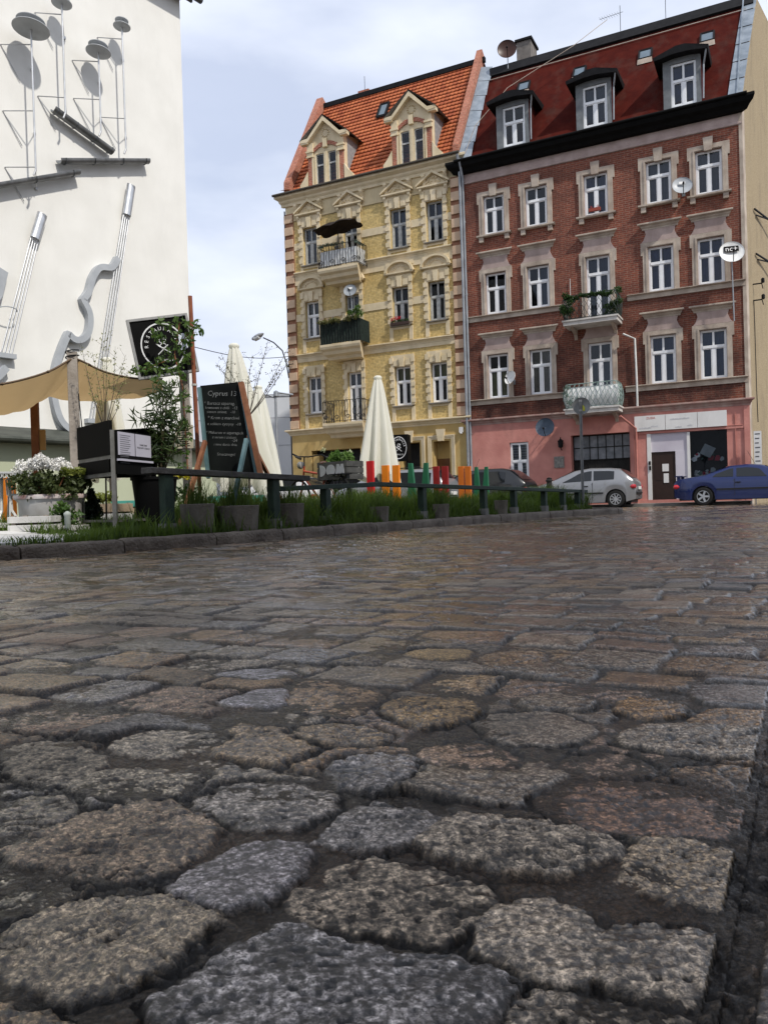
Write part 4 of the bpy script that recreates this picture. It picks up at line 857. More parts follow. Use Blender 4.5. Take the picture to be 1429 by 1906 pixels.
mb=MB(); wall_holes(mb,-8.7,0,-.1,3.75,gh,y=-.06,dep=.6); mb.add([(-8.7,-.06,-.1),(-8.7,.5,-.1),(-8.7,.5,3.75),(-8.7,-.06,3.75)],[(3,2,1,0)]); mb.build('ground_floor_wall',OCHRE,yel)
mb=MB(); cornice(mb,-8.75,0,3.68,3.95,.24); mb.build('ground_cornice',CREAM,yel)
s=MB()
for a,b,t in ((-1.56,-.82,2.98),(-3.12,-2.2,3.0)):
    for k in range(3):
        o=.06*k; s.box(a-.25+o,a-.20+o,-.12+.015*k,-.06,-.1,t+.25-o); s.box(b+.20-o,b+.25-o,-.12+.015*k,-.06,-.1,t+.25-o); s.box(a-.20+o,b+.20-o,-.12+.015*k,-.06,t+.2-o,t+.25-o)
    c=(a+b)/2; s.prism([(c-.12,t),(c+.12,t),(c+.20,t+.5),(c-.20,t+.5)],.14,'y',-.2)
s.build('door_surround',CREAM,yel)
mb=MB(); mb.box(-1.56,-.82,.35,.42,-.1,2.25); mb.box(-1.45,-1.2,.33,.35,1.3,2.0); mb.build('house_door',mat('brown_door',(.13,.055,.02),.5),yel)
mb=MB(); mb.box(-1.56,-.82,.36,.41,2.25,2.98); mb.build('door_transom',OCHRE,yel)
mb=MB(); mb.box(-7.67,-5.1,.45,.55,-.1,2.9); mb.box(-3.12,-2.2,.45,.55,-.1,2.95); mb.build('dark_opening',ROOM,yel)
mb=MB(); mb.prism([(-7.63,2.75),(-7.30,2.75),(-7.30,-.1),(-7.63,-.1)],.4,'y',0); mb.build('gate_reveal',OCHRE,yel)
# roof with tiles
ORT=mat('orange_tiles',(.31,.075,.030),.7,vs=2.6,col2=(.50,.150,.055),bump=.15,bs=40)
sly=5.6/3.5
def build_tiles():
    nu,nr=42,25; pu=8.0/nu; V=[];F=[];cu=8;
    us=[-8.35+8.25*i/(nu*cu) for i in range(nu*cu+1)]
    Ltot=math.hypot(3.5,5.6); ny,nz=-math.sin(math.atan2(5.6,3.5)),math.cos(math.atan2(5.6,3.5))
    rowsv=[]
    for r in range(nr):
        for f in (0,.02,.5,.999): rowsv.append((r+f,r,f))
    for (q,r,f) in rowsv:
        for i,u in enumerate(us):
            ph=(i%cu)/cu; wave=.007*math.sin(2*math.pi*ph); drop=.034*math.sin(math.pi*ph)
            t=(q)/nr*Ltot-(drop if f<.3 else 0)
            h=.02+wave+(.055*(1-f) if f>.01 else -.0)
            V.append((u,t*3.5/Ltot+ny*h,14.86+t*5.6/Ltot+nz*h))
    n=len(us)
    F=[(a*n+i,a*n+i+1,(a+1)*n+i+1,(a+1)*n+i) for a in range(len(rowsv)-1) for i in range(n-1)]
    npmesh('roof',V,F,ORT,yel)
build_tiles()
def YP(u,s,o=0): return (u,s-o*.85,14.86+s*sly+o*.53)
mb=MB(); mb.add([(-8.7,3.5,20.45),(0,3.5,20.45),(0,11,15),(-8.7,11,15)],[(0,1,2,3)]); mb.build('rear_roof',ORT,yel)
mb=MB(); mb.beam(YP(-8.4,3.45,.10),YP(.1,3.45,.10),.16,.22); mb.build('ridge',DARKT,yel)
PAR=brick('parapet_brick',(.34,.10,.055),(.42,.15,.09),(.42,.24,.17),w=.25,h=.08,ms=.012,stain=.3)
mb=MB(); 
mb.add([YP(-8.75,-.05,.42),YP(-8.40,-.05,.42),YP(-8.40,.3,-.1),YP(-8.75,.3,-.1)],[(0,1,2,3)])
for (ua,ub) in ((-8.75,-8.40),):
    A=[YP(ua,-.02,.0),YP(ub,-.02,.0),YP(ub,-.02,.45),YP(ua,-.02,.45)]; 
    P=[(ua,-.02,14.84),(ub,-.02,14.84),(ub,-.02,15.45),(ua,-.02,15.45)]; 
    Q=[YP(ua,3.6,-.1),YP(ub,3.6,-.1),YP(ub,3.6,.42),YP(ua,3.6,.42)]
    K=[YP(ua,.30,-.1),YP(ub,.30,-.1),YP(ub,.30,.36),YP(ua,.30,.36)]
    mb.add(P+K+Q,[(0,1,2,3),(0,4,5,1),(1,5,6,2),(2,6,7,3),(3,7,4,0),(4,8,9,5),(5,9,10,6),(6,10,11,7),(7,11,8,4),(8,11,10,9)])
mb.build('verge_parapet',PAR,yel)
mb=MB(); 
ua,ub=-.28,-.02
P=[(ua,-.1,14.9),(ub,-.1,14.9),(ub,-.1,15.3),(ua,-.1,15.3)]; Q=[YP(ua,3.65,-.1),YP(ub,3.65,-.1),YP(ub,3.65,.40),YP(ua,3.65,.40)]
mb.add(P+Q,[(0,1,2,3),(0,4,5,1),(1,5,6,2),(2,6,7,3),(3,7,4,0),(4,7,6,5)]); mb.build('party_wall',PAR,yel)
# dormers of the yellow house
for (u0,u1) in ((-7.38,-5.47),(-3.10,-1.20)):
    c=(u0+u1)/2; d=MB(); y=-.02; v0=14.84; v1=16.62
    w1=(u0+.42,c-.11,v0+.12,16.42); w2=(c+.11,u1-.42,v0+.12,16.42)
    wall_holes(d,u0,u1,v0,v1,[w1,w2],y=y,dep=.3)
    d.add([(u0,y,v1),(u1,y,v1),(u1,y,17.0),(c,y,17.84),(u0,y,17.0)],[(0,1,2,3,4)])
    # side walls
    for u in (u0,u1): d.add([(u,y,v0),(u,y+2.0,v0+2.6),(u,y+2.0,17.0),(u,y,17.0)],[(0,1,2,3)])
    # raking cornice
    for sx in (-1,1):
        x0=c+sx*(.5*(u1-u0)+.26); xi=c+sx*(.5*(u1-u0)-.12)
        q=[(x0,16.98),(x0,17.10),(xi,17.12),(c,17.98),(c,17.76),(xi-sx*.0,16.95)]
        d.prism(q if sx<0 else q[::-1],.26,'y',-.26)
        d.box(min(xi,x0),max(xi,x0),-.24,.0,16.90,17.0)
        # piers capitals
        px=u0 if sx<0 else u1-.30
        d.box(px-.03,px+.33,-.14,-.02,16.30,16.36); d.box(px-.01,px+.31,-.12,-.02,16.36,16.52); d.box(px-.04,px+.34,-.16,-.02,16.52,16.60); d.box(px,px+.30,-.10,-.02,16.6,16.95)
        d.box(px+.24 if sx<0 else px-.02,px+.32 if sx<0 else px+.06,-.09,-.02,v0,16.30)
        # scroll wings
        x=u0 if sx<0 else u1
        d.prism([(x,v0),(x+sx*.42,v0),(x+sx*.42,v0+.32),(x+sx*.2,v0+.55),(x,v0+.85)][::(1 if sx>0 else -1)],.22,'y',-.10)
    for (a,b,_,t) in (w1,w2):
        for x0,x1 in ((a-.05,a),(b,b+.05)): d.box(x0,x1,-.07,-.02,v0+.1,t)
    d.box(c-.11,c+.11,-.06,-.02,v0,16.42); d.box(c-.06,c+.06,-.09,-.06,v0,16.42)
    d.box(c-.10,c+.10,-.15,-.02,16.62,17.0)
    for q in range(10):
        t=q*.63; d.lathe([(.0,-.03),(.05,0),(.0,.05)],(c+.17*math.cos(t),-.03,17.28+.17*math.sin(t)),6)
    D=d.build('dormer',CREAM,yel)
    p=MB()
    for px in (u0+.03,u1-.27): p.box(px,px+.24,-.075,-.015,v0,16.30)
    for sx in (-1,1):
        n=7
        for k in range(n):
            def aa(rr,k): t=(k/n); x=c+sx*(.12+.50*t); return (x,16.52+rr+.20*math.cos((t)*1.6)-(.0 if True else 0))
            q=[aa(.0,k),aa(.17,k),aa(.17,k+1),aa(0,k+1)]
            p.prism(q if sx<0 else q[::-1],.06,'y',-.085)
    p.build('brick_pier',PAR,D)
    for (a,b,cc,t) in (w1,w2): window(D,a,b,cc,t,.05,fm=OLDW,mull=.03,trans=.58) if False else None
    for (a,b,cc,t) in (w1,w2):
        m_=MB(); f=.045
        m_.box(a,a+f,.03,.09,cc,t); m_.box(b-f,b,.03,.09,cc,t); m_.box(a+f,b-f,.03,.09,cc,cc+f); m_.box(a+f,b-f,.03,.09,t-f,t); m_.box(a+f,b-f,.025,.09,cc+.92,cc+.99); w_=m_.build('window',OLDW,D)
        m_=MB(); m_.add([(a+f,.06,cc+f),(b-f,.06,cc+f),(b-f,.06,t-f),(a+f,.06,t-f)],[(0,1,2,3)]); m_.build('pane',GLASS,w_)
    m_=MB(); m_.box(u0+.1,u1-.1,.9,.95,v0+.2,16.6); m_.build('dark_opening',ROOM,D)
    rf=MB(); 
    for sx in (-1,1):
        x0=c+sx*(.5*(u1-u0)+.28); rf.add([(x0,-.28,17.06),(c,-.28,18.02),(c,2.2,18.02),(x0,1.75,17.06)],[(0,1,2,3) if sx<0 else (3,2,1,0)]); rf.add([(x0,-.28,17.09),(c,-.28,18.05),(c,2.2,18.05),(x0,1.75,17.09)],[(3,2,1,0) if sx<0 else (0,1,2,3)])
    rf.build('dormer_roof',mat('slate',(.20,.205,.21),.6,vs=8,col2=(.30,.305,.31)),D)
    ck=MB(); ck.add([(u1+.004,.25,v0+.5),(u1+.004,1.6,17.0),(u1+.004,.25,17.0)],[(0,1,2)]); ck.build('dormer_cheek',mat('slate',(.10,.105,.11)),D)
mb=MB(); s=(18.86-14.86)/sly; mb.beam(YP(-4.9,s-.25,.12),YP(-4.42,s-.25,.12),.08,.1); mb.beam(YP(-4.9,s+.25,.12),YP(-4.42,s+.25,.12),.08,.1); mb.beam(YP(-4.88,s-.25,.12),YP(-4.88,s+.25,.12),.08,.1); mb.beam(YP(-4.44,s-.25,.12),YP(-4.44,s+.25,.12),.08,.1); o=mb.build('skylight',DARKT,yel)
mb=MB(); mb.add([YP(-4.86,s-.22,.12),YP(-4.46,s-.22,.12),YP(-4.46,s+.22,.12),YP(-4.86,s+.22,.12)],[(0,1,2,3)]); mb.build('pane',mat('skylight_glass',(.1,.14,.17)),o)
mb=MB(); mb.box(-6.8,-6.2,4.0,4.6,20.0,21.05); mb.build('chimney',PAR,yel)
mb=MB(); mb.tube([(-6.15,3.5,20.5),(-6.15,3.5,21.4)],.012,5); mb.build('roof_rod',DARKT,yel)
# downpipe at party line and gable edge pipe
mb=MB(); mb.tube([(.04,-.42,14.75),(.03,-.2,14.2),(.03,-.16,11),(.03,-.16,-.1)],.06,8); mb.build('downpipe',PIPEG,yel,smooth=True)
mb=MB(); mb.tube([(-8.80,.05,14.2),(-8.80,.02,-.1)],.03,6); mb.build('downpipe',DARKT,yel)
mb=MB(); mb.box(-.33,-.17,-.2,-.06,3.28,3.5); mb.lathe([(.05,0),(.06,.04),(.03,.06)],(-.25,-.17,3.22),10); mb.build('alarm_box',WP,yel)
# balconies yellow
def yb(vb,u0=-6.48,u1=-4.46,D=1.0):
    m_=MB(); 
    prof=[(0,vb-.62),(D*.55,vb-.62),(D*.60,vb-.50),(D*.80,vb-.42),(D*.84,vb-.28),(D*.97,vb-.20),(D,vb-.10),(D*1.0,vb),(0,vb)]
    n=len(prof); sc=lambda o:(.36*(1-o/D))
    L=[(u0+sc(o),-o,v) for o,v in prof]; Rr=[(u1-sc(o),-o,v) for o,v in prof]
    m_.add(L+Rr,[(k,n+k,n+k+1,k+1) for k in range(n-1)]+[tuple(range(n-1,-1,-1)),tuple(range(n,2*n))])
    return m_.build('balcony',CREAM,yel)
BI=mat('black_iron',(.02,.018,.017),.5,var=.3)
def iron_rail(B,vb,u0=-6.44,u1=-4.50,D=.96,h=.95,fancy=True):
    r=MB(); 
    pts=[(u0,-.05),(u0,-D),(u1,-D),(u1,-.05)]
    for z in (.06,h): 
        for a,b in zip(pts,pts[1:]): r.beam((*a,vb+z),(*b,vb+z),.028,.02)
    for a,b in zip(pts,pts[1:]):
        L=math.hypot(a[0]-b[0],a[1]-b[1]); n=max(2,int(L/.13))
        for k in range(n+1):
            f=k/n; x=a[0]*(1-f)+b[0]*f; y=a[1]*(1-f)+b[1]*f
            dx,dy=(b[0]-a[0])/L,(b[1]-a[1])/L
            if k%2==0: r.beam((x,y,vb),(x,y,vb+h),.024)
            else: r.tube([(x+dx*.03*math.sin(q*.9),y+dy*.03*math.sin(q*.9),vb+.06+(h-.06)*q/12) for q in range(13)],.013,4,False)
            if fancy and k%4==1:
                for sgn in (-1,1): r.tube([(x+dx*sgn*(.11-.006*q)*math.cos(q*.55),y+dy*sgn*(.11-.006*q)*math.cos(q*.55),vb+.22+(.12-.007*q)*math.sin(q*.55)) for q in range(14)],.010,4,False)
                r.tube([(x+dx*.07*math.cos(q*.5),y+dy*.07*math.cos(q*.5),vb+h+.03+.05*math.sin(q*.5)) for q in range(13)],.008,4,False)
    return r.build('railing',BI,B)
B=yb(10.86); iron_rail(B,10.88)
m_=MB(); m_.add([(-6.38,-.88,10.95),(-4.56,-.88,10.95),(-4.56,-.88,11.62),(-6.38,-.88,11.62)],[(0,1,2,3)]); m_.add([(-4.56,-.88,10.95),(-4.56,-.1,10.95),(-4.56,-.1,11.62),(-4.56,-.88,11.62)],[(0,1,2,3)]); m_.build('wind_screen',mat('white_sheet',(.7,.71,.7)),B)
g=random.Random(8)
leaves('balcony_plants',[(-6.4+g.uniform(0,1.9),-.98,11.82+g.uniform(-.04,.06),.09) for _ in range(16)]+[(-4.55,-.9+k*.12,11.8,.08) for k in range(6)],leafmat('grey_green_leaves',(.05,.09,.08),(.16,.22,.19)),B,6,.03,35)
m_=MB(); m_.lathe([(.03,0),(.07,.05),(.05,.14),(.10,.2),(.03,.34),(.05,.36),(.0,.46)],(-5.7,-.6,11.6),8); m_.build('balcony_figure',mat('grey_statue',(.15,.15,.14),.7),B)
B=yb(7.5); 
m_=MB(); 
def fold(a,b):
    return (-6.45+1.99*a,-.98+.02*math.sin(a*90),7.52+.95*b)
m_.grid(fold,120,3); m_.grid(lambda a,b:(-4.46+.02*math.sin(a*60),-.98+.9*a,7.52+.95*b),60,3); m_.grid(lambda a,b:(-6.45,-.98+.9*a,7.52+.95*b),10,2); m_.build('wind_screen',mat('dark_green_cloth',(.012,.02,.016),.9,var=.4,vs=12),B)
iron_rail(B,7.52,fancy=False)
leaves('balcony_plants',[(-6.6+g.uniform(0,2.2),-1.08+g.uniform(-.05,.06),8.5+g.uniform(-.06,.08),.11) for _ in range(22)],leafmat('brown_plants',(.06,.05,.02),(.16,.17,.06)),B,7,.04,50)
leaves('balcony_plants',[(-4.75+g.uniform(-.3,.35),-.9+g.uniform(-.15,.2),8.62+g.uniform(-.05,.3),.15) for _ in range(14)],LEAFM,B,8,.045,80)
leaves('flowers',[(-6.4+g.uniform(0,1.9),-1.12,8.56+g.uniform(-.03,.08),.07) for _ in range(14)],mat('pale_petal',(.5,.42,.4),.6),B,9,.016,14)
B=yb(4.02); iron_rail(B,4.04)
m_=MB(); m_.box(-3.36,-2.50,-.22,-.05,8.12,8.24); fb=m_.build('window_box',mat('dark_planter',(.05,.03,.025),.7),yel)
leaves('plants',[(-3.3+k*.08,-.14,8.3,.08) for k in range(10)],LEAFD,fb,4,.03,40); leaves('flowers',[(-3.3+k*.07,-.17,8.38+.03*(k%3),.09) for k in range(6)],mat('crimson_petal',(.50,.01,.03),.5),fb,10,.028,40)
# ================= cream gable building with metal sculptures
CTH=R(53.13); CO=Vector((-4.94,21.05,0))
cre=empty('rendered_building',CO,CTH,'tall white rendered building at the left edge with blank sunlit wall and green lean-to','building')
CRW=mat('cream_render',(.70,.69,.65),.85,vs=1.2,col2=(.76,.75,.71),bump=.12,bs=45,dirt=.07)
mb=MB(); mb.box(-22,0,0,10,-.1,13.75); mb.build('wall',CRW,cre)
mb=MB(); mb.add([(-22,-.28,13.8),(.28,-.28,13.8),(.28,5,17.5),(-22,5,17.5)],[(0,1,2,3)]); mb.add([(.28,10.3,13.8),(-22,10.3,13.8),(-22,5,17.5),(.28,5,17.5)],[(0,1,2,3)]); mb.box(-22,.0,-.24,-.001,13.72,13.78); mb.box(-22,.2,-.28,-.22,13.66,13.84); mb.build('roof',mat('grey_roof',(.10,.10,.10),.6),cre)
mb=MB(); mb.tube([(-22,-.36,13.78),(.42,-.36,13.78)],.09,12); mb.build('gutter',mat('dark_zinc',(.10,.11,.12),.35,metal=.6,vs=3,col2=(.17,.18,.19)),cre,smooth=True)
GRN=mat('pale_green_render',(.40,.43,.30),.85,vs=1,col2=(.46,.49,.36),bump=.1,bs=30)
mb=MB(); mb.box(-22,-.15,-1.0,-.01,-.1,1.9); mb.build('lean_to_wall',GRN,cre)
mb=MB(); mb.add([(-22,-1.25,1.92),(-.1,-1.25,1.86),(-.1,-.01,2.25),(-22,-.01,2.3)],[(0,1,2,3)]); mb.box(-22,-.1,-1.24,-.02,1.82,1.86); mb.tube([(-22,-1.3,1.95),(-.1,-1.3,1.86)],.06,8); mb.build('lean_to_roof',mat('dark_green_roof',(.05,.055,.045),.6,var=.3),cre)
STEEL=mat('brushed_steel',(.50,.51,.52),.35,metal=.75,vs=5,col2=(.62,.63,.64),bump=.05,bs=60)
GREYM=mat('grey_painted_steel',(.33,.35,.37),.5,vs=3,col2=(.40,.42,.44)); GUT=mat('dark_zinc',(.1,.11,.12))
def on_wall(name,u,v,label,cat,group=None): return empty(name,CO+Vector((math.cos(CTH),math.sin(CTH),0))*u+Vector((0,0,v)),CTH,label,cat,group)
def disc_stand(u,vd,vb,w,r,br,label):
    e=on_wall('disc_sculpture',u,vb,label,'sculpture','steel discs on poles'); H=vd-vb
    m_=MB(); m_.tube([(0,-w,0),(0,-w,H-.02)],.020,8); m_.tube([(0,-w,0),(-.04,-w+.02,-.12)],.022,6); m_.build('pole',STEEL,e,smooth=True)
    m_=MB(); tilt=Matrix.Rotation(R(6),4,'Y'); m_.lathe([(0.01,-.02),(r,0),(r,.015),(.01,.03)],(0,-w,H),36,M=tilt); m_.build('lower_disc',GREYM,e,smooth=True)
    m_=MB(); m_.lathe([(0.01,-.01),(r*.78,0),(r*.78,.015),(.01,.02)],(0,-w,H+.12+.08*r),36,M=tilt)
    for k in range(3): a=2.1*k; m_.tube([(r*.4*math.cos(a),-w+r*.4*math.sin(a),H),(r*.4*math.cos(a),-w+r*.4*math.sin(a),H+.14)],.012,5)
    m_.build('upper_disc',GREYM,e,smooth=True)
    for bz in br:
        m_=MB(); z=bz*H; m_.tube([(0,-w,z),(-.42,-.01,z)],.012,6); m_.tube([(0,-w,z),(.28,-.01,z-.25)],.009,6); m_.tube([(-.42,-.01,z),(-.02,-.03,z-.62)],.009,6); m_.lathe([(.03,-.03),(.03,.03)],(.28,-.02,z-.25),8); m_.build('wall_bracket',STEEL,e)
disc_stand(-4.47,10.75,7.75,.5,.38,(.89,.42,.02),'largest steel double disc on a pole, leftmost of the four on the white wall')
disc_stand(-3.66,11.72,9.30,.4,.22,(.9,.14),'second steel double disc from the left, topmost one near the frame edge')
disc_stand(-2.78,11.02,9.20,.42,.28,(.88,.40),'third steel double disc from the left, lowest one hung just above the slanting gutter')
disc_stand(-2.10,11.92,9.02,.4,.20,(.90,.25),'rightmost steel double disc on a thin pole on the white wall')
def wall_gutter(a,b,label,w=.16):
    c=(Vector((a[0],0,a[1]))+Vector((b[0],0,b[1])))/2; e=on_wall('gutter_sculpture',c.x,c.z,label,'sculpture','grey gutter lengths fixed on the wall')
    A=Vector((a[0]-c.x,0,a[1]-c.z)); Bv=-A; d=(Bv-A).normalized(); n=Vector((-d.z,0,d.x)); m_=MB(); N=10
    # half-round trough: open side up
    prof=[(-.11*math.cos(math.pi*k/N),-.11*math.sin(math.pi*k/N)) for k in range(N+1)]+[(.095*math.cos(math.pi*k/N),-.095*math.sin(math.pi*k/N)) for k in range(N+1)]
    vs=[P+Vector((0,-w+o,0))+n*h for P in (A,Bv) for (o,h) in prof]; q=len(prof)
    m_.add(vs,[(k,q+k,q+(k+1)%q,(k+1)%q) for k in range(q)]+[tuple(range(q-1,-1,-1)),tuple(range(q,2*q))]); m_.build('trough',mat('dull_zinc',(.16,.165,.165),.4,metal=.5,vs=4,col2=(.26,.265,.265)),e,smooth=True)
    m_=MB(); L=(Bv-A).length
    for f in (.05,.36,.68,.95):
        p=A+d*L*f; m_.tube([p+Vector((0,-w-.118*math.cos(t*math.pi/6),0))+n*(-.118*math.sin(t*math.pi/6)) for t in range(7)],.012,5); m_.tube([p+Vector((0,-w+.11,0)),p+Vector((0,0,0))],.012,5)
    m_.build('clip',GUT,e)
wall_gutter((-3.80,9.44),(-2.30,8.98),'slanting length of grey gutter below the discs on the white wall')
wall_gutter((-3.72,8.32),(-1.30,9.10),'level-looking grey gutter length, rightmost of the three on the white wall')
wall_gutter((-6.6,6.68),(-3.25,8.22),'long grey gutter length cut by the left frame edge below the largest disc')
def violin(head_t,head_b,end,outline,label,ring=True):
    e=on_wall('instrument_sculpture',head_t[0],end[1],label,'sculpture','metal string instruments on the wall'); ox,oz=head_t[0],end[1]
    P=lambda p:(p[0]-ox,p[1]-oz)
    a,b=Vector(P(head_t)),Vector(P(head_b)); d=(b-a).normalized(); n=Vector((-d.y,d.x)); m_=MB(); r=.115;N=10
    vs=[];
    for q,pt in enumerate((a,a+d*.02,b)):
        for k in range(N+1):
            t=math.pi*k/N; o=n*(r*math.cos(t)); pp=pt+o+(d*(.16*(1+math.cos(t))/2) if q==0 else Vector((0,0)))
            vs.append((pp.x,-.10-r*.8*math.sin(t),pp.y))
    # skip middle ring duplicates
    m_.add(vs,[(q*(N+1)+k,q*(N+1)+k+1,(q+1)*(N+1)+k+1,(q+1)*(N+1)+k) for q in range(2) for k in range(N)]+[tuple(range(2*(N+1),3*(N+1)))]+[tuple(range(N,-1,-1))])
    m_.build('scroll_tube',STEEL,e,smooth=True)
    m_=MB(); z=Vector(P(end))
    for k in range(4):
        s=(k-1.5)*.055; m_.tube([(b.x+n.x*s,-.10,b.y+n.y*s),(z.x+n.x*s*1.35,-.12,z.y+n.y*s*1.35)],.014,6)
    m_.build('strings',STEEL,e,smooth=True)
    if outline:
        Q=[Vector((p[0]-ox,p[1]-oz,0)) for p in outline]; S=[]
        for i in range(len(Q)-1):
            sharp_a=outline[i][2] if len(outline[i])>2 else 0
            p0=Q[i] if sharp_a else Q[max(i-1,0)]; p1=Q[i];p2=Q[i+1];p3=Q[i+1] if (len(outline[i+1])>2) else Q[min(i+2,len(Q)-1)]
            for k in range(6):
                t=k/6; S.append(.5*((2*p1)+(p2-p0)*t+(2*p0-5*p1+4*p2-p3)*t*t+(3*p1-p0-3*p2+p3)*t**3))
        S.append(Q[-1]); m_=MB(); vs=[]
        for i,p in enumerate(S):
            dd=(S[min(i+1,len(S)-1)]-S[max(i-1,0)]).normalized(); nn=Vector((-dd.y,dd.x,0))*.072
            for q,yy in ((p+nn,-.15),(p-nn,-.15),(p-nn,-.0),(p+nn,-.0)): vs.append((q.x,yy,q.y))
        m_.add(vs,[(i*4+k,i*4+(k+1)%4,(i+1)*4+(k+1)%4,(i+1)*4+k) for i in range(len(S)-1) for k in range(4)]+[(0,1,2,3)])
        m_.build('body_outline',GREYM,e)
    if ring:
        m_=MB(); m_.tube([(z.x+.35*math.cos(t*.3)*.6,-.2-.12*math.sin(t*.3),z.y+.9+.05*math.sin(t*.3)) for t in range(11)],.012,5); m_.box(z.x-.2,z.x+.2,-.16,-.0,z.y-.1,z.y); m_.build('bridge',GREYM,e)
violin((-1.77,8.34),(-1.93,7.56),(-3.0,2.55),[(-2.22,6.46),(-2.40,6.20),(-2.72,6.12),(-2.92,5.85),(-3.04,5.5),(-3.20,5.28,1),(-3.06,5.05),(-3.03,4.80),(-3.10,4.52),(-3.26,4.36),(-3.44,4.33),(-3.60,4.44,1),(-3.76,4.1),(-3.90,3.72),(-4.0,3.25),(-3.97,2.82),(-3.84,2.45),(-3.6,2.25),(-3.3,2.1)],'large steel violin relief with a complete curved grey body outline on the white wall')
violin((-4.12,7.0),(-4.32,6.40),(-5.05,3.8),[(-5.6,3.2),(-5.3,3.25),(-5.06,3.5)],'left steel string instrument relief, its strings running down to the left frame edge')
e=on_wall('instrument_sculpture',-5.2,4.9,'grey metal plate fragment of an instrument at the left frame edge','sculpture'); m_=MB(); m_.prism([(-.5,-.9),(.10,.10),(.24,.62),(.0,.72),(-.9,.9)],.12,'y',-.14); m_.build('plate',GREYM,e)
# far pale building
fb=empty('commercial_building',(-7.2,52,0),R(-4),'distant pale grey panel building seen beside the yellow house','building')
m_=MB(); m_.box(-5,3,0,8,-.2,7.6); m_.build('wall',mat('pale_panel',(.50,.52,.55),.7,vs=.6,col2=(.56,.58,.61)),fb); m_=MB()
for z in (2.2,4.4,6.2): m_.box(-5,3,-.02,0,z,z+.04)
m_.build('panel_joint',mat('panel_joint',(.38,.4,.43),.7),fb)
m_=MB(); m_.box(-5.05,3.05,-.06,8,7.6,7.75); m_.build('roof_edge',mat('panel_joint',(.38,.4,.43)),fb)
# off-frame houses on the right side of the street: added to shade the carriageway and fence
sh=empty('tenement_building',(4.0,-14.0,0),R(-28.0)+R(90),'unseen grey tenement row added outside the frame on the right to shade the street','building')
SD=Vector((.47,.883,0)).normalized()
sh.location=Vector((1.14,-15.2,0)); sh.rotation_euler=(0,0,math.atan2(SD.y,SD.x))
HX=27.0
hl=[(1.2+k*3.0,2.4+k*3.0,z,z+1.8) for k in range(int(HX/3)) for z in (1.2,4.6,8.0,11.6)]
mb=MB(); wall_holes(mb,0,HX,-.1,SHH:=17.2,hl,y=0,dep=.25); ob=mb.build('wall',mat('grey_house_render',(.30,.28,.25),.85,vs=1,col2=(.38,.36,.33)),sh)
mb=MB(); mb.add([(0,-.0,-.1),(0,-10,-.1),(0,-10,SHH),(0,0,SHH)],[(0,1,2,3)]); mb.add([(HX,0,-.1),(HX,-10,-.1),(HX,-10,SHH),(HX,0,SHH)],[(0,1,2,3)]); mb.add([(0,-10,-.1),(HX,-10,-.1),(HX,-10,SHH),(0,-10,SHH)],[(0,1,2,3)]); mb.build('side_wall',mat('grey_house_render',(.3,.28,.25)),sh)
mb=MB(); mb.add([(0,.3,SHH),(HX,.3,SHH),(HX,-5,SHH+1.6),(0,-5,SHH+1.6)],[(0,1,2,3)]); mb.add([(0,-10.3,SHH),(HX,-10.3,SHH),(HX,-5,SHH+1.6),(0,-5,SHH+1.6)],[(0,1,2,3)]); mb.build('roof',MAROON,sh)
mb=MB()
for (a,b,c,d) in hl: mb.add([(a,-.1,c),(b,-.1,c),(b,-.1,d),(a,-.1,d)],[(0,1,2,3)])
for h in hl[:1]:
    pass
for (a,b,c,d) in hl:
    q=MB(); q.add([(a,-.15,c),(b,-.15,c),(b,-.15,d),(a,-.15,d)],[(0,1,2,3)]); q.build('window',mat('house_window',(.05,.055,.06),.1,spec=.8),sh)

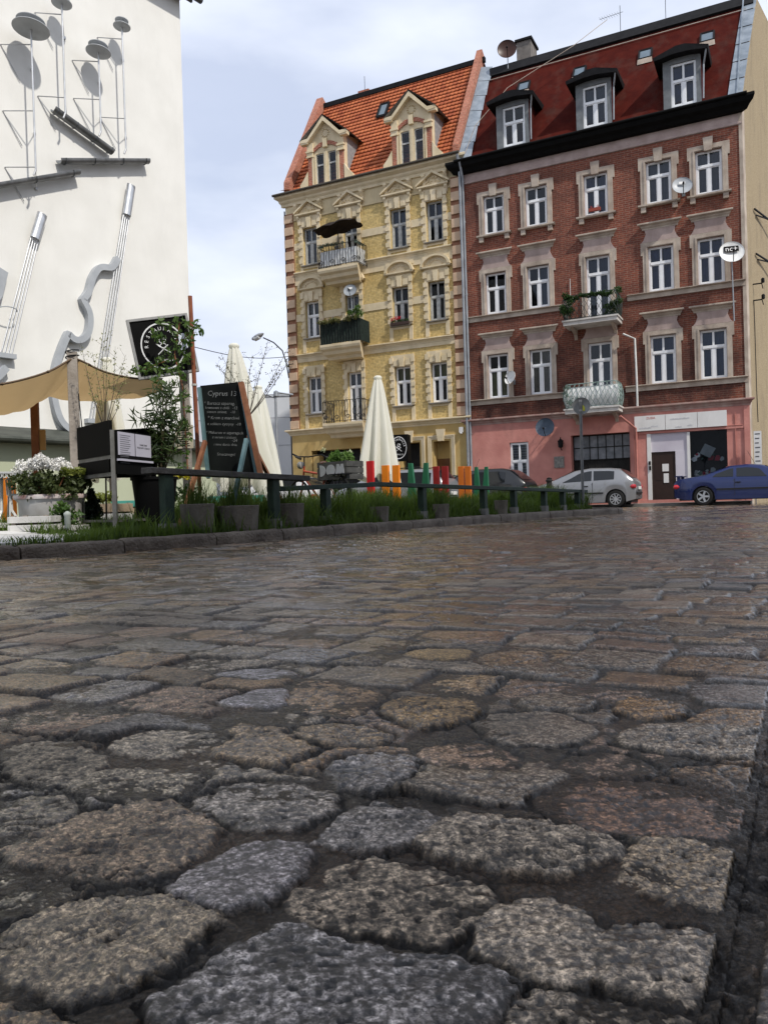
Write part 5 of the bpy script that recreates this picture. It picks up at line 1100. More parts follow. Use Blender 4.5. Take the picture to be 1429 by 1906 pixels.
# ================= satellite dishes, lamps, aerials
def local(P): return FO+FT*P[0]+FN*(-P[1])+Vector((0,0,P[2]))
def dish(u,v,w,r,col,label,face=(.25,-1,.35),mast=None,logo=None,wallarm=True):
    e=empty('satellite_dish',local((u,-w,v)),-FTH,label,'satellite dish')
    f=Vector(face).normalized(); M=f.to_track_quat('Z','X').to_matrix().to_4x4()
    m_=MB(); pr=[(0.001,-.03*1)]+[(r*k/7,-.03+.30*r*(k/7)**2*.8) for k in range(1,8)]+[(r,.30*r*.8-.015)]+[(r*k/7,-.045+.30*r*(k/7)**2*.8) for k in range(6,0,-1)]
    m_.lathe(pr,(0,0,0),28,M=M); m_.build('reflector',mat('dish_'+str(col),col,.4,vs=5,var=.1),e,smooth=True)
    m_=MB(); tip=M@Vector((0,-r*.15,r*1.05)); low=M@Vector((0,-r*.95,0)); 
    lowz=min((M@Vector((r*.95*math.cos(t),r*.95*math.sin(t),.05)) for t in [k*.2 for k in range(32)]),key=lambda v:v.z)
    tip=f*r*1.0+Vector((0,0,-r*.35)); m_.tube([lowz,tip],.014,6); d=(-f*.05); m_.lathe([(.02,-.06),(.04,-.04),(.035,.05),(.01,.06)],tip,8,M=M); m_.build('feed_arm',DARKT,e)
    m_=MB(); 
    if mast: m_.tube([(0,.08,.1),(0,.08,-.1),(mast[0],.08,-mast[1])],.022,8)
    if wallarm: m_.tube([(0,.03,0),(0,.10,-.05),(0,w,-.12)],.022,6); m_.box(-.06,.06,w-.02,w,-.22,-.02)
    m_.build('mounting_bracket',PIPEG,e,smooth=True)
    if logo:
        Mt=M@Matrix.Translation((0,r*.35,.20*r*.3+.0))
        # plate lying just proud of the reflector
        m_=MB(); Z=f; X=Vector((1,0,0)).cross(Vector((0,0,1))); 
        right=Vector((0,0,1)).cross(f).normalized(); up_=f.cross(right).normalized()
        B=Matrix(((right.x,up_.x,f.x,0),(right.y,up_.y,f.y,0),(right.z,up_.z,f.z,0),(0,0,0,1)))
        c=up_*r*.32+f*(.055)
        Mx=Matrix.Translation(c)@B
        if logo=='nc+':
            m_.box(-r*.58,r*.58,-r*.26,r*.26,-.004,.004,M=Mx); m_.build('logo_plate',BLACKG,e); m_=MB(); put_text(m_,'nc+',r*.66,Mx@Matrix.Translation((0,-.01,.010)),.003); m_.build('logo_lettering',WP,e)
        else:
            m_.box(-r*.3,r*.3,-r*.14,r*.14,-.004,.0,M=Mx); m_.build('logo_plate',WP,e)
    return e
dish(8.71,11.62,.45,.35,(.38,.40,.42),'grey satellite dish between two top-floor windows of the red house',logo='p')
dish(10.30,8.90,.55,.42,(.72,.72,.70),'large white satellite dish with black nc+ mark at the red house corner',mast=(0.03,2.4),logo='nc+',wallarm=False)
dish(2.05,5.30,.45,.28,(.70,.70,.68),'small white satellite dish by the lower left window of the red house',face=(-.5,-1,.3))
dish(3.43,3.19,.55,.37,(.06,.085,.12),'dark blue satellite dish above the shuttered pink ground-floor window',face=(.05,-1,.2))
dish(-4.86,9.69,1.0,.29,(.24,.26,.28),'grey satellite dish on a mast above the flowered balcony of the yellow house',mast=(.02,1.25),logo='p',wallarm=False)
e=dish(1.30,20.25,-2.8,.42,(.045,.018,.012),'rusty brown satellite dish beside the roof chimney of the red house',face=(.3,-1,.1),mast=(.0,.9),wallarm=False)
def aerial(u,s,label,els,tall,base):
    e=empty('roof_aerial',local((u,3.2,base)),-FTH,label,'aerial')
    m_=MB(); m_.tube([(0,0,-.4),(0,0,tall)],.012,6); m_.build('mast',DARKT,e)
    m_=MB()
    if els>0:
        m_.tube([(-.85,0,tall*.55),(.12,0,tall*.60)],.008,5)
        for k in range(els): x=-.8+k*.85/els; m_.tube([(x-.04,-.16,tall*.55+.02*k/els),(x+.04,.16,tall*.56)],.005,4)
    else:
        for k in range(5): m_.tube([(-.22,0,tall*.4+k*.14),(.2,0,tall*.42+k*.14)],.008,4)
        m_.tube([(-.15,0,tall*.4),(-.15,0,tall*.9)],.008,4)
    m_.build('elements',DARKT,e)
aerial(6.1,0,'thin comb-shaped aerial lying level on the ridge of the maroon roof',8,.75,20.2)
aerial(7.9,0,'taller mast aerial standing on the maroon roof near the top frame edge',0,1.6,20.2)
e=empty('cable',local((0,0,14.9)),-FTH,'thin pale cable strung slanting across the maroon roof','cable'); m_=MB(); m_.tube([(.35,-.35,-.2),(.7,.0,1.0),(1.9,.75,2.6),(4.4,1.9,4.2),(5.6,3.0,5.5)],.014,5); m_.build('wire',PLAST,e)
e=empty('balcony_parasol',local((-5.55,-.75,10.9)),-FTH,'dark brown parasol opened over the top balcony of the yellow house','parasol')
m_=MB(); m_.tube([(0,0,0),(.05,0,1.85)],.02,6); m_.build('pole',BI,e)
m_=MB(); 
def can(i,j):
    a=2*math.pi*i; r=j; sq=1/max(abs(math.cos(a)),abs(math.sin(a)),.6); x=1.02*r*math.cos(a)*min(sq,1.25); y=.62*r*math.sin(a)*min(sq,1.25)
    return (x+.05,y-.05,1.95-.28*r*r+.16*x*.6-.04*math.cos(8*a)*r)
m_.grid(can,48,8); m_.build('canopy',mat('dark_brown_canvas',(.022,.015,.012),.9,var=.3),e,smooth=True)
e=empty('wall_lamp',local((-8.75,-.05,6.4)),-FTH,'street lamp on a curved arm fixed to the left corner of the yellow house','street lamp')
m_=MB(); m_.tube([(.0,-.05,0),(-.05,-.15,.7),(-.15,-.3,1.25),(-.45,-.55,1.62),(-.85,-.8,1.85)],.03,8); m_.box(-.03,.05,-.1,.04,.5,.58); m_.tube([(.0,-.1,.6),(.3,-.1,.62)],.02,5); m_.build('arm',DARKT,e,smooth=True)
m_=MB(); M=Matrix.Translation((-1.05,-.95,1.90))@Matrix.Rotation(R(-18),4,'Y'); m_.lathe([(.02,-.34),(.10,-.28),(.15,-.05),(.14,.15),(.08,.28),(.04,.34)],(0,0,0),12,M=M@Matrix.Rotation(R(90),4,'Y')@Matrix.Diagonal((.75,1,1,1))); m_.build('lamp_head',mat('lamp_grey',(.30,.31,.32),.35,metal=.3),e,smooth=True)
m_=MB(); m_.lathe([(.02,-.20),(.12,-.12),(.12,.14),(.02,.2)],(0,0,0),12,M=Matrix.Translation((-1.08,-.97,1.84))@Matrix.Rotation(R(72),4,'Y')); m_.build('lamp_glass',mat('lamp_glass',(.6,.62,.62),.1),e,smooth=True)
p=at(517,870,27); e=empty('street_lamp',(p.x,p.y,0),0,'slim grey street lamp standing beside the left corner of the yellow house','street lamp')
h=at(517,741,27).z; m_=MB(); m_.tube([(0,0,0),(0,0,h+.1)],[.06,.04],8); m_.build('pole',PIPEG,e,smooth=True); m_=MB(); m_.tube([(0,0,h),(-.25,0,h+.12),(-.45,0,h+.08)],.03,6); m_.lathe([(.02,.0),(.12,.05),(.10,.16),(.02,.2)],(-.55,0,h-.02),10); m_.lathe([(.02,.0),(.09,.05),(.08,.2),(.02,.24)],(.02,0,h+.02),10); m_.tube([(0,0,h+.2),(.6,0,h+.1)],.03,6); m_.build('lamp_head',PIPEG,e,smooth=True)
e=empty('overhead_wire',(0,0,0),0,'thin overhead wire crossing the sky between the white and yellow houses','wire'); m_=MB()
A_=at(340,640,24);B_=at(548,662,34.5); m_.tube([A_.lerp(B_,k/10)+Vector((0,0,-.25*math.sin(math.pi*k/10))) for k in range(11)],.012,4); m_.build('wire',DARKT,e)

# ================= cars
TYRE=mat('tyre',(.012,.012,.012),.8,var=.2); RIM=mat('alloy_rim',(.45,.46,.47),.3,metal=.7); TRIM=mat('black_trim',(.015,.015,.016),.5,var=.2); LAMPR=mat('red_lens',(.45,.01,.02),.15,var=.1,coat=1)
def interp(P,x):
    for (a,b),(c,d) in zip(P,P[1:]):
        if x<=c: 
            t=(x-a)/(c-a) if c>a else 0; t=max(0,min(1,t)); return b+(d-b)*t
    return P[-1][1]
def smoothprof(P):
    def f(x): return (interp(P,x-.06)+interp(P,x)*2+interp(P,x+.06))/4
    return f
def car(label,L,Wd,top,belt,wheels,paint,sidewin,front,rear,loc,rz,plate=True,spokes=9,spoiler=False,rack=False,R_=.30):
    e=empty('parked_car',loc,rz,label,'car','cars parked along the house fronts')
    T=smoothprof(top);B=lambda x:min(interp(belt,x),T(x)-.012)
    zb=.19
    def hw(x):
        t=min(x/.55,1);u=min((L-x)/.7,1); return Wd/2*(1-.16*(1-t)**2.2-.22*(1-u)**2.2)
    def bot(x):
        z=zb+.10*max(0,1-(x/.35))+.04*max(0,1-(L-x)/.4)
        for xw in wheels:
            q=(R_+.055)**2-(x-xw)**2
            if q>0: z=max(z,R_+math.sqrt(q))
        return z
    def sec(x):
        w=hw(x);zt=T(x);bz=B(x);zl=min(bot(x),bz-.05);g=max(0,min(1,(zt-bz)/.45)); wr=w*(.955-.24*g)
        return [(w*.80,zl-.0),(w*.975,zl),(w*1.0,zl+(bz-zl)*.45),(w*.99,zl+(bz-zl)*.82),(w*.945,bz),(wr+.025*g,zt-.075*g),(wr-.03,zt-.02*g-.004),(wr*.5,zt+.006),(0,zt+.012)]
    xs=sorted(set([L*k/70 for k in range(71)]+[xw+s*(R_+.055)*math.cos(t*math.pi/10) for xw in wheels for t in range(11) for s in (1,)]))
    m_=MB(); n=17; vs=[]
    for x in xs:
        s=sec(x); ring=[(x,y,z) for y,z in s]+[(x,-y,z) for y,z in s[-2::-1]]
        vs+=ring
    m_.add(vs,[(i*n+k,(i+1)*n+k,(i+1)*n+k+1,i*n+k+1) for i in range(len(xs)-1) for k in range(n-1)]+[tuple(range(n)),tuple((len(xs)-1)*n+k for k in range(n-1,-1,-1))])
    body=m_.build('body',paint,e,smooth=True)
    m_=MB(); m_.box(.15,L-.15,-Wd/2*.80,Wd/2*.80,.17,.62); m_.build('underbody',TRIM,e)
    def edge(x,z,o=.010):
        s=sec(x); (y0,z0),(y1,z1)=s[4],s[5]; t=(z-z0)/max(z1-z0,1e-4); return y0+(y1-y0)*t+o
    for (a,b,lo,hi,slA,slB) in sidewin:
        m_=MB()
        for sg in (1,-1):
            def fn(i,j,sg=sg):
                x=a+(b-a)*i; 
                z0=B(x)+lo; z1=sec(x)[5][1]-hi
                xx=x+ (slA*(1-i)+slB*i)*j
                z1=min(z1,sec(xx)[5][1]-hi) ; z1=max(z1,z0+.005)
                z=z0+(z1-z0)*j
                return (xx,sg*edge(xx,z),z)
            m_.grid(fn,10,4)
        m_.build('side_window',CARGLASS,e,smooth=True)
    for nm,(a,b) in (('windscreen',front),('rear_window',rear)):
        m_=MB()
        def fn(i,j):
            x=a+(b-a)*i; s=sec(x); w=(s[6][0])*.97; y=-w+2*w*j; z=T(x)+.02+.008*(1-abs(2*j-1)**3)-.012*abs(2*j-1)**4; return (x,y,z)
        m_.grid(fn,8,8); m_.build(nm,CARGLASS,e,smooth=True)
    for xw in wheels:
        for sg in (1,-1):
            yw=sg*(hw(xw)-.10); M=Matrix.Translation((xw,yw,R_))@Matrix.Rotation(R(90)*(-sg),4,'X')
            m_=MB(); m_.lathe([(R_*.55,-.10),(R_*.95,-.10),(R_,-.06),(R_,.06),(R_*.94,.095),(R_*.66,.10),(R_*.64,.06)],(0,0,0),28,M=M); w_=m_.build('wheel',TYRE,e,smooth=True)
            m_=MB(); m_.lathe([(R_*.66,.03),(R_*.67,.095),(R_*.60,.095),(R_*.58,.02),(.0,.02)],(0,0,0),24,M=M)
            for k in range(spokes):
                a=2*math.pi*k/spokes; wd=.5*math.pi*R_*.6/spokes
                m_.box(.02,R_*.62,-wd*.55,wd*.55,.05,.085,M=M@Matrix.Rotation(a,4,'Z'))
            m_.lathe([(R_*.16,.05),(R_*.15,.10),(0.001,.10)],(0,0,0),12,M=M); m_.build('rim',RIM,w_)
            m_=MB(); m_.lathe([(R_*1.12,-.22),(R_*1.12,.04),(.01,.04)],(0,0,0),20,M=M@Matrix.Translation((0,0,-.12))); m_.build('wheel_well',TRIM,e)
    m_=MB()
    for sg in (1,-1):
        z=B(.1)-.12; m_.box(-.015,.22,sg*(hw(.1)-.17) if sg<0 else hw(.1)-.19,(sg*(hw(.1)-.19)) if sg<0 else hw(.1)-.17,z-.1,z) if False else None
        m_.lathe([(.001,-.13),(.07,-.10),(.085,0),(.06,.12),(.001,.17)],(.10,sg*(hw(.10)-.045),z-.05),10,M=Matrix.Rotation(R(90),4,'Y'))
    m_.build('tail_light',LAMPR,e,smooth=True)
    m_=MB()
    for sg in (1,-1): m_.lathe([(.001,-.14),(.09,-.08),(.10,.02),(.04,.12),(.001,.14)],(L-.20,sg*(hw(L-.2)-.06),B(L-.3)-.17),10,M=Matrix.Rotation(R(90),4,'Y'))
    m_.build('headlight',mat('clear_lens',(.5,.52,.55),.1,coat=1),e,smooth=True)
    m_=MB(); 
    for sg in (1,-1): m_.lathe([(.001,-.06),(.08,-.04),(.09,.03),(.03,.06)],(front[0]-.05 if front[0]>front[1] else front[1]-.15,sg*(Wd/2+.06),B(front[1])+.07),8,M=Matrix.Rotation(R(-90),4,'Y'))
    m_.build('wing_mirror',paint,e,smooth=True)
    m_=MB()
    for sg in (1,-1): 
        for (a,b) in ((wheels[0]+R_+.12,wheels[1]-R_-.1),): m_.box(a,b,sg*(hw(1.8)+.006)-.008,sg*(hw(1.8)+.006)+.008,.50,.55)
        m_.box(L*.42,L*.42+.16,sg*(hw(1.8)+.01)-.012,sg*(hw(1.8)+.01)+.012,B(L*.42)-.16,B(L*.42)-.125)
    m_.tube([(.02+.0,-hw(.1)*.8,.50),(-.03,0,.50),(.02,hw(.1)*.8,.50)],.055,6); m_.tube([(L-.03,-hw(L-.1)*.75,.42),(L+.02,0,.42),(L-.03,hw(L-.1)*.75,.42)],.05,6)
    m_.build('trim_strip',TRIM,e)
    for dx in (sidewin[0][1]+.04,sidewin[-1][1]+.12):
        m_=MB()
        for sg in (1,-1): m_.box(dx-.007,dx+.007,sg*(hw(dx)*.985)-.012,sg*(hw(dx)*.985)+.012,.32,B(dx)-.03)
        m_.build('door_gap',TRIM,e)
    if plate: m_=MB(); m_.box(-.045,-.02,-.26,.26,.62,.73); m_.build('number_plate',WP,e)
    if spoiler: m_=MB(); m_.box(.02,.26,-Wd*.38,Wd*.38,T(.1)+.10,T(.1)+.13); m_.box(.08,.2,-Wd*.36,-Wd*.33,T(.1)-.02,T(.1)+.11); m_.box(.08,.2,Wd*.33,Wd*.36,T(.1)-.02,T(.1)+.11); m_.build('spoiler',paint,e,bevel=.01)
    if rack:
        m_=MB()
        for sg in (1,-1): m_.tube([(.9,sg*.55,T(.9)+.0),(.95,sg*.55,T(.9)+.06),(2.6,sg*.55,T(2.4)+.05),(2.65,sg*.55,T(2.6))],.02,6)
        m_.build('roof_rail',TRIM,e)
    m_=MB(); m_.tube([(L*.55,0,T(L*.55)),(L*.5,0,T(L*.55)+.45)],.006,4); m_.build('aerial',TRIM,e)
    return e
def paint(n,c,metal=.35): return mat(n,c,.28,metal=metal,var=.04,coat=.8)
hb_top=[(0,.66),(.02,.92),(.10,1.0),(.52,1.36),(.9,1.41),(1.6,1.43),(2.15,1.36),(2.95,1.0),(3.45,.86),(3.75,.70),(3.83,.45)]
hb_belt=[(0,.86),(.3,.96),(1.0,.94),(2.2,.90),(3.0,.86),(3.83,.62)]
def cloc(u,w,z=0.0): return local((u,-w,z))
car('small silver hatchback with red tail light parked in front of the dark gateway',3.83,1.66,hb_top,hb_belt,(.67,3.11),paint('silver_paint',(.24,.245,.255)),[(.72,1.42,.05,.035,.0,.02),(1.50,2.55,.05,.035,.0,-.34)],(2.95,2.2),(.12,.50),cloc(7.18,2.2),math.pi-FTH,spokes=9)
cp_top=[(0,.72),(.03,.88),(.5,.95),(.95,1.0),(1.75,1.30),(2.3,1.335),(2.75,1.29),(3.45,.96),(4.1,.84),(4.45,.66),(4.55,.42)]
cp_belt=[(0,.80),(.8,.90),(2.0,.88),(3.2,.85),(4.55,.6)]
car('dark blue coupe with rear spoiler parked before the shop, cut by the right frame edge',4.55,1.74,cp_top,cp_belt,(.92,3.5),paint('blue_paint',(.004,.014,.085),.2),[(1.22,1.85,.045,.035,.10,.0),(1.95,2.85,.045,.035,.0,-.20)],(3.42,2.8),(.98,1.70),cloc(8.44,2.15),-FTH,spokes=5,spoiler=True)
bk_top=[(0,.7),(.03,.95),(.15,1.05),(.62,1.42),(1.0,1.50),(1.9,1.50),(2.4,1.40),(3.1,1.02),(3.6,.88),(3.85,.72),(3.9,.45)]
car('black hatchback with large side windows parked behind the green rail end',3.9,1.68,bk_top,hb_belt,(.68,3.15),paint('black_paint',(.01,.011,.012),.2),[(.78,1.5,.05,.04,.0,.0),(1.58,2.62,.05,.04,.0,-.36)],(3.05,2.4),(.16,.6),cloc(3.95,4.3),math.pi-FTH)
car('grey-green hatchback half hidden between the silver estate and the black hatchback',3.9,1.68,bk_top,hb_belt,(.68,3.15),paint('green_grey_paint',(.08,.095,.08),.3),[(.78,1.5,.05,.04,.0,.0),(1.58,2.62,.05,.04,.0,-.36)],(3.05,2.4),(.16,.6),cloc(2.7,2.1),math.pi-FTH)
es_top=[(0,.7),(.03,1.0),(.12,1.15),(.42,1.47),(.9,1.53),(2.3,1.53),(2.8,1.42),(3.5,1.05),(4.1,.90),(4.35,.7),(4.4,.45)]
car('white hatchback mostly hidden behind the bicycle and planter box',3.9,1.68,bk_top,hb_belt,(.68,3.15),paint('white_paint',(.60,.60,.60),.0),[(.78,1.5,.05,.04,.0,.0),(1.58,2.62,.05,.04,.0,-.36)],(3.05,2.4),(.16,.6),cloc(-3.1,6.6),math.pi-FTH)
car('silver estate car with roof rails behind the cream parasol and painted boards',4.4,1.75,es_top,[(0,.95),(2,.95),(3.5,.92),(4.4,.65)],(.75,3.5),paint('silver_paint',(.24,.245,.255)),[(.5,1.2,.05,.04,.0,.0),(1.28,2.1,.05,.04,0,0),(2.18,3.1,.05,.04,.0,-.34)],(3.45,2.8),(.14,.42),cloc(1.75,6.3),math.pi-FTH,rack=True)
# ================= garden of the restaurant
GZ=.118
def g3(px,z): # ground spot in the garden below a picture column, at given distance
    p=at(px,900,z); return Vector((p.x,p.y,GZ))
def hz(py,px,z): return at(px,py,z).z
GREENP=mat('dark_green_paint',(.010,.024,.017),.6,vs=6,col2=(.022,.042,.030),bump=.25,bs=30); RAILW=mat('weathered_rail',(.035,.032,.030),.6,vs=8,col2=(.075,.072,.070),bump=.4,bs=40)
# rail fence: every rail with its posts
def rail(px0,z0,y0,px1,z1,y1,posts,label,m,wd=.14,th=.05):
    a=at(px0,y0,z0);b=at(px1,y1,z1); e=empty('rail_fence',(a.x,a.y,GZ),0,label,'fence','green rail fence along the kerb'); o=Vector((a.x,a.y,GZ))
    mb=MB(); d=(b-a).normalized(); mb.beam(a-o-Vector((0,0,th/2)),b-o-Vector((0,0,th/2)),wd,th); mb.build('rail',m,e,bevel=.006)
    for (px,z) in posts:
        f=(px-px0)/(px1-px0); p=a.lerp(b,f); q=Vector((0,0,0)); P=Vector((p.x,p.y,GZ-.03))-o
        t=(at(px,900,z)); P=Vector((p.x,p.y,GZ-.03))-o
        mb=MB(); w=.06; mb.beam(P+Vector((0,0,.14)),Vector((P.x,P.y,p.z-o.z-th)),.105,.105,up=d); mb.build('post',GREENP,e,bevel=.008)
        mb=MB(); mb.beam(P-Vector((0,0,.05)),P+Vector((0,0,.15)),.125,.125,up=d); mb.build('post_foot',mat('concrete_foot',(.12,.12,.115),.9,vs=6,col2=(.20,.20,.19)),e)
    return e
rail(272,7.7,870,568,9.4,886,[(303,8.),(498,9.0)],'nearest dark plank rail on two stout green posts, in front of the chalkboard',RAILW,.17,.06)
rail(503,9.3,906,697,11.0,898,[(597,10.4)],'dull green rail running below the planter box lettered DOM',GREENP,.12,.06)
rail(693,11.0,897,1088,17.2,912,[(757,11.6),(855,12.9),(913,13.9),(980,15.1),(1026,16.0),(1066,16.8)],'long dark green rail on six posts reaching the grey sign pole',GREENP,.13,.06)
CONCP=mat('concrete_planter',(.095,.085,.072),.9,vs=5,col2=(.18,.165,.14),bump=.6,bs=40,dirt=.5)
GR_=[]
def planter(px,z,w,y0,lab,tuft):
    p=g3(px,z); h=hz(y0,px,z)-GZ; e=empty('concrete_planter',p,random.uniform(0,1),lab,'planter','concrete planters along the kerb')
    mb=MB(); r=w/2; mb.lathe([(r*.86,-.03),(r*.9,0),(r,h*.98),(r*.98,h),(r*.84,h),(r*.8,h*.85),(.01,h*.84)],(0,0,0),8); mb.build('pot',CONCP,e,bevel=.008)
    g=noise_rng(int(px)); k=int(150*tuft); V=[];
    az=g.uniform(0,6.28,k); L=g.uniform(.08,.30,k)*(.6+.6*tuft); le=g.uniform(.05,.6,k)*L; rr=r*.75*np.sqrt(g.uniform(0,1,k)); a2=g.uniform(0,6.28,k)
    bx=rr*np.cos(a2);by=rr*np.sin(a2); ww=.004
    for i in range(k):
        dx,dy=math.cos(az[i]),math.sin(az[i]); 
        for f,w_ in ((0,1),(.5,.8),(1,.1)):
            x=bx[i]+dx*le[i]*f*f; y=by[i]+dy*le[i]*f*f; zz=h*.86+L[i]*f
            V.append((x-dy*ww*w_,y+dx*ww*w_,zz)); V.append((x+dy*ww*w_,y-dx*ww*w_,zz))
    F=[(6*i+a,6*i+a+1,6*i+a+3,6*i+a+2) for i in range(k) for a in (0,2)]
    npmesh('grass_tuft',V,F,GRASS,e)
for a in ((366,8.15,.35,938,'widest round concrete planter, just right of the nearest green post',1),(441,8.6,.46,941,'large concrete planter with long grass below the chalkboard',1.3),(537,9.35,.36,937,'concrete planter right of the second green post',.8),(705,11.0,.26,943,'small concrete planter standing alone in the long grass',.5),(819,12.3,.26,938,'concrete planter in front of the red painted boards',.9),(931,14.2,.25,931,'small farthest concrete planter among grass near the rail end',.5)): planter(*a)
# timber and painted pieces
WOODG=mat('grey_timber',(.26,.225,.19),.8,vs=6,col2=(.36,.32,.28),bump=.4,bs=30); WOODB=mat('brown_timber',(.16,.06,.03),.7,vs=6,col2=(.25,.11,.05),bump=.3,bs=30)
p=g3(143,9.5); H=hz(655,143,9.5)-GZ
e=empty('timber_post',p,.3,'tall grey timber post holding up the sand coloured sail','post'); mb=MB(); mb.box(-.058,.058,-.058,.058,-.05,H); mb.build('post',WOODG,e,bevel=.006); mb=MB(); mb.tube([(.075*math.cos(t),.075*math.sin(t),H-.1+.01*t) for t in [k*.5 for k in range(26)]],.008,5); mb.tube([(.06,-.06,H-.5),(.09,-.09,1.2),(.10,-.12,.8)],.006,4); mb.build('rope',DARKT,e)
p=g3(70,11.3); H=hz(745,70,11.3)-GZ
e=empty('timber_post',p,.2,'brown timber post under the left end of the sail','post'); mb=MB(); mb.box(-.05,.05,-.05,.05,-.05,H+.15); mb.build('post',WOODB,e); mb=MB(); mb.box(.055,.135,-.03,.0,hz(838,80,11.3)-GZ,hz(800,80,11.3)-GZ); mb.build('board',mat('ochre_board',(.40,.25,.10),.6),e)
# the sail
def catmull(P,t):
    n=len(P)-1; i=min(int(t*n),n-1); f=t*n-i; p0=P[max(i-1,0)];p1=P[i];p2=P[i+1];p3=P[min(i+2,n)]
    return .5*((2*p1)+(p2-p0)*f+(2*p0-5*p1+4*p2-p3)*f*f+(3*p1-p0-3*p2+p3)*f**3)
front=[at(-140,724,8.3),at(-60,722,8.6),at(20,712,8.9),at(90,692,9.2),at(133,669,9.45),at(150,671,9.5),at(195,692,9.7),at(250,704,10.0),at(302,705,10.4)]
back=[at(-140,775,11.5),at(-60,768,11.6),at(20,766,11.5),at(55,752,11.6),at(86,738,11.9),at(120,745,12),at(165,746,12),at(230,733,11.6),at(303,708,10.5)]
e=empty('shade_sail',front[4],0,'sand coloured cloth shade sail sagging from the grey timber post','shade sail'); o=front[4]
mb=MB()
def sail(i,j):
    a=catmull(front,i);b=catmull(back,i); p=a.lerp(b,j); p=p-Vector((0,0,.16*math.sin(math.pi*j)*(.4+.6*abs(math.sin(i*5)))))+Vector((0,0,.018*math.sin(i*55+j*8)*math.sin(math.pi*j))); return p-o
mb.grid(sail,70,14)
sm=mat('sail_cloth',(.40,.29,.16),.85,vs=2,col2=(.46,.34,.20),bump=.1,bs=60)
t=sm.node_tree; pb=t.nodes['Principled BSDF']; tl=t.nodes.new('ShaderNodeBsdfTranslucent'); tl.inputs[0].default_value=(.46,.32,.16,1); ms=t.nodes.new('ShaderNodeMixShader'); ms.inputs[0].default_value=.5; t.links.new(pb.outputs[0],ms.inputs[1]); t.links.new(tl.outputs[0],ms.inputs[2]); t.links.new(ms.outputs[0],t.nodes['Material Output'].inputs[0])
mb.build('cloth',sm,e,smooth=True)
mb=MB(); mb.tube([catmull(front,k/40)-o for k in range(41)],.013,5)
for k in (9,15,21,27,33): q=catmull(front,k/40)-o; mb.lathe([(.0,-.02),(.03,0),(.0,.02)],q,6)
mb.build('hem',mat('dark_hem',(.12,.08,.05),.8),e)
# rust post with the framed sign
p=at(372,870,9.9); t_=at(354,551,9.9)
e=empty('sign_post',(p.x,p.y,GZ),0,'rust brown tube post leaning slightly left beside the chalkboard','post'); mb=MB(); mb.tube([(0,0,-.05),(t_.x-p.x,0,t_.z-GZ)],.026,10); mb.build('tube',mat('rust_pipe',(.16,.045,.02),.6,vs=8,col2=(.26,.085,.04)),e,smooth=True)
mb=MB()
for f in (.62,.86): mb.lathe([(.034,-.012),(.034,.012)],((t_.x-p.x)*f,0,(t_.z-GZ)*f),10)
mb.build('clamp',mat('light_clamp',(.5,.48,.45),.5),e)
def frame_from(TL,TR,BR,BL,nm,lab,cat):
    c=(TL+TR+BR+BL)/4; x=((TR-TL)+(BR-BL)).normalized(); z=((TL-BL)+(TR-BR)); z=(z-x*z.dot(x)).normalized(); y=z.cross(x)
    e=bpy.data.objects.new(nm,None); link(e); tag(e,lab,cat); e.matrix_world=Matrix(((x.x,y.x,z.x,c.x),(x.y,y.y,z.y,c.y),(x.z,y.z,z.z,c.z),(0,0,0,1)))
    w=((TR-TL).length+(BR-BL).length)/4; h=((TL-BL).length+(TR-BR).length)/4
    return e,w,h
BOARDM=mat('black_board',(.004,.004,.004),.7,var=.3,spec=.08); GALV=mat('galvanised_frame',(.25,.25,.25),.5,metal=.3,vs=6,col2=(.34,.34,.33)); LETW=mat('white_lettering',(.72,.72,.72),.6,var=.03)
TXT=Matrix.Rotation(R(90),4,'X')
def round_logo(mb,r,y,top,bottom,size,step=.30,oval=1.0):
    n=48
    for k in range(n):
        a,b=2*math.pi*k/n,2*math.pi*(k+1)/n; ri=r*.94
        mb.add([(r*oval*math.cos(a),y,r*math.sin(a)),(r*oval*math.cos(b),y,r*math.sin(b)),(ri*oval*math.cos(b),y,ri*math.sin(b)),(ri*oval*math.cos(a),y,ri*math.sin(a))],[(0,1,2,3)])
    for i,ch in enumerate(top):
        a=math.pi/2+step*(len(top)-1)/2-step*i; rr=r*.74
        put_text(mb,ch,size,Matrix.Translation((rr*oval*math.cos(a),y,rr*math.sin(a)))@Matrix.Rotation(-(a-math.pi/2),4,'Y')@TXT,.001)
    put_text(mb,bottom,size*.75,Matrix.Translation((0,y,-r*.62))@TXT,.001)
    # emblem: coil over crossed spoon and fork with leaf
    s=r*.30
    mb.tube([(s*.5*math.cos(t*.45)*(1-.02*t),y,s*.75+s*.45*math.sin(t*.45)*(1-.03*t)) for t in range(18)],s*.06,4)
    mb.tube([(s*.42*math.cos(t*.5),y,s*.05+s*.3*math.sin(t*.5)) for t in range(13)],s*.06,4)
    mb.tube([(-s*.9,y,-s*1.1),(s*.7,y,s*.1)],s*.07,4); mb.tube([(s*.9,y,-s*1.1),(-s*.7,y,s*.1)],s*.07,4)
    mb.prism([(-s*.95,s*.45),(-s*.45,-s*.15),(-s*.25,-s*.05),(-s*.6,s*.3)],.002,'y',y-.001)
e,w,h=frame_from(at(247,602,9.85),at(352,586,10.1),at(358,690,10.1),at(256,701,9.85),'restaurant_sign','square black sign with white round RESTAURACJA logo in a grey frame, partly overgrown with ivy','sign')
mb=MB(); mb.box(-w,w,-.015,.03,-h,h); mb.build('board',BOARDM,e); mb=MB(); f=.03
mb.box(-w-f,-w,-.03,.04,-h-f,h+f);mb.box(w,w+f,-.03,.04,-h-f,h+f);mb.box(-w,w,-.03,.04,h,h+f);mb.box(-w,w,-.03,.04,-h-f,-h); mb.build('frame',GALV,e)
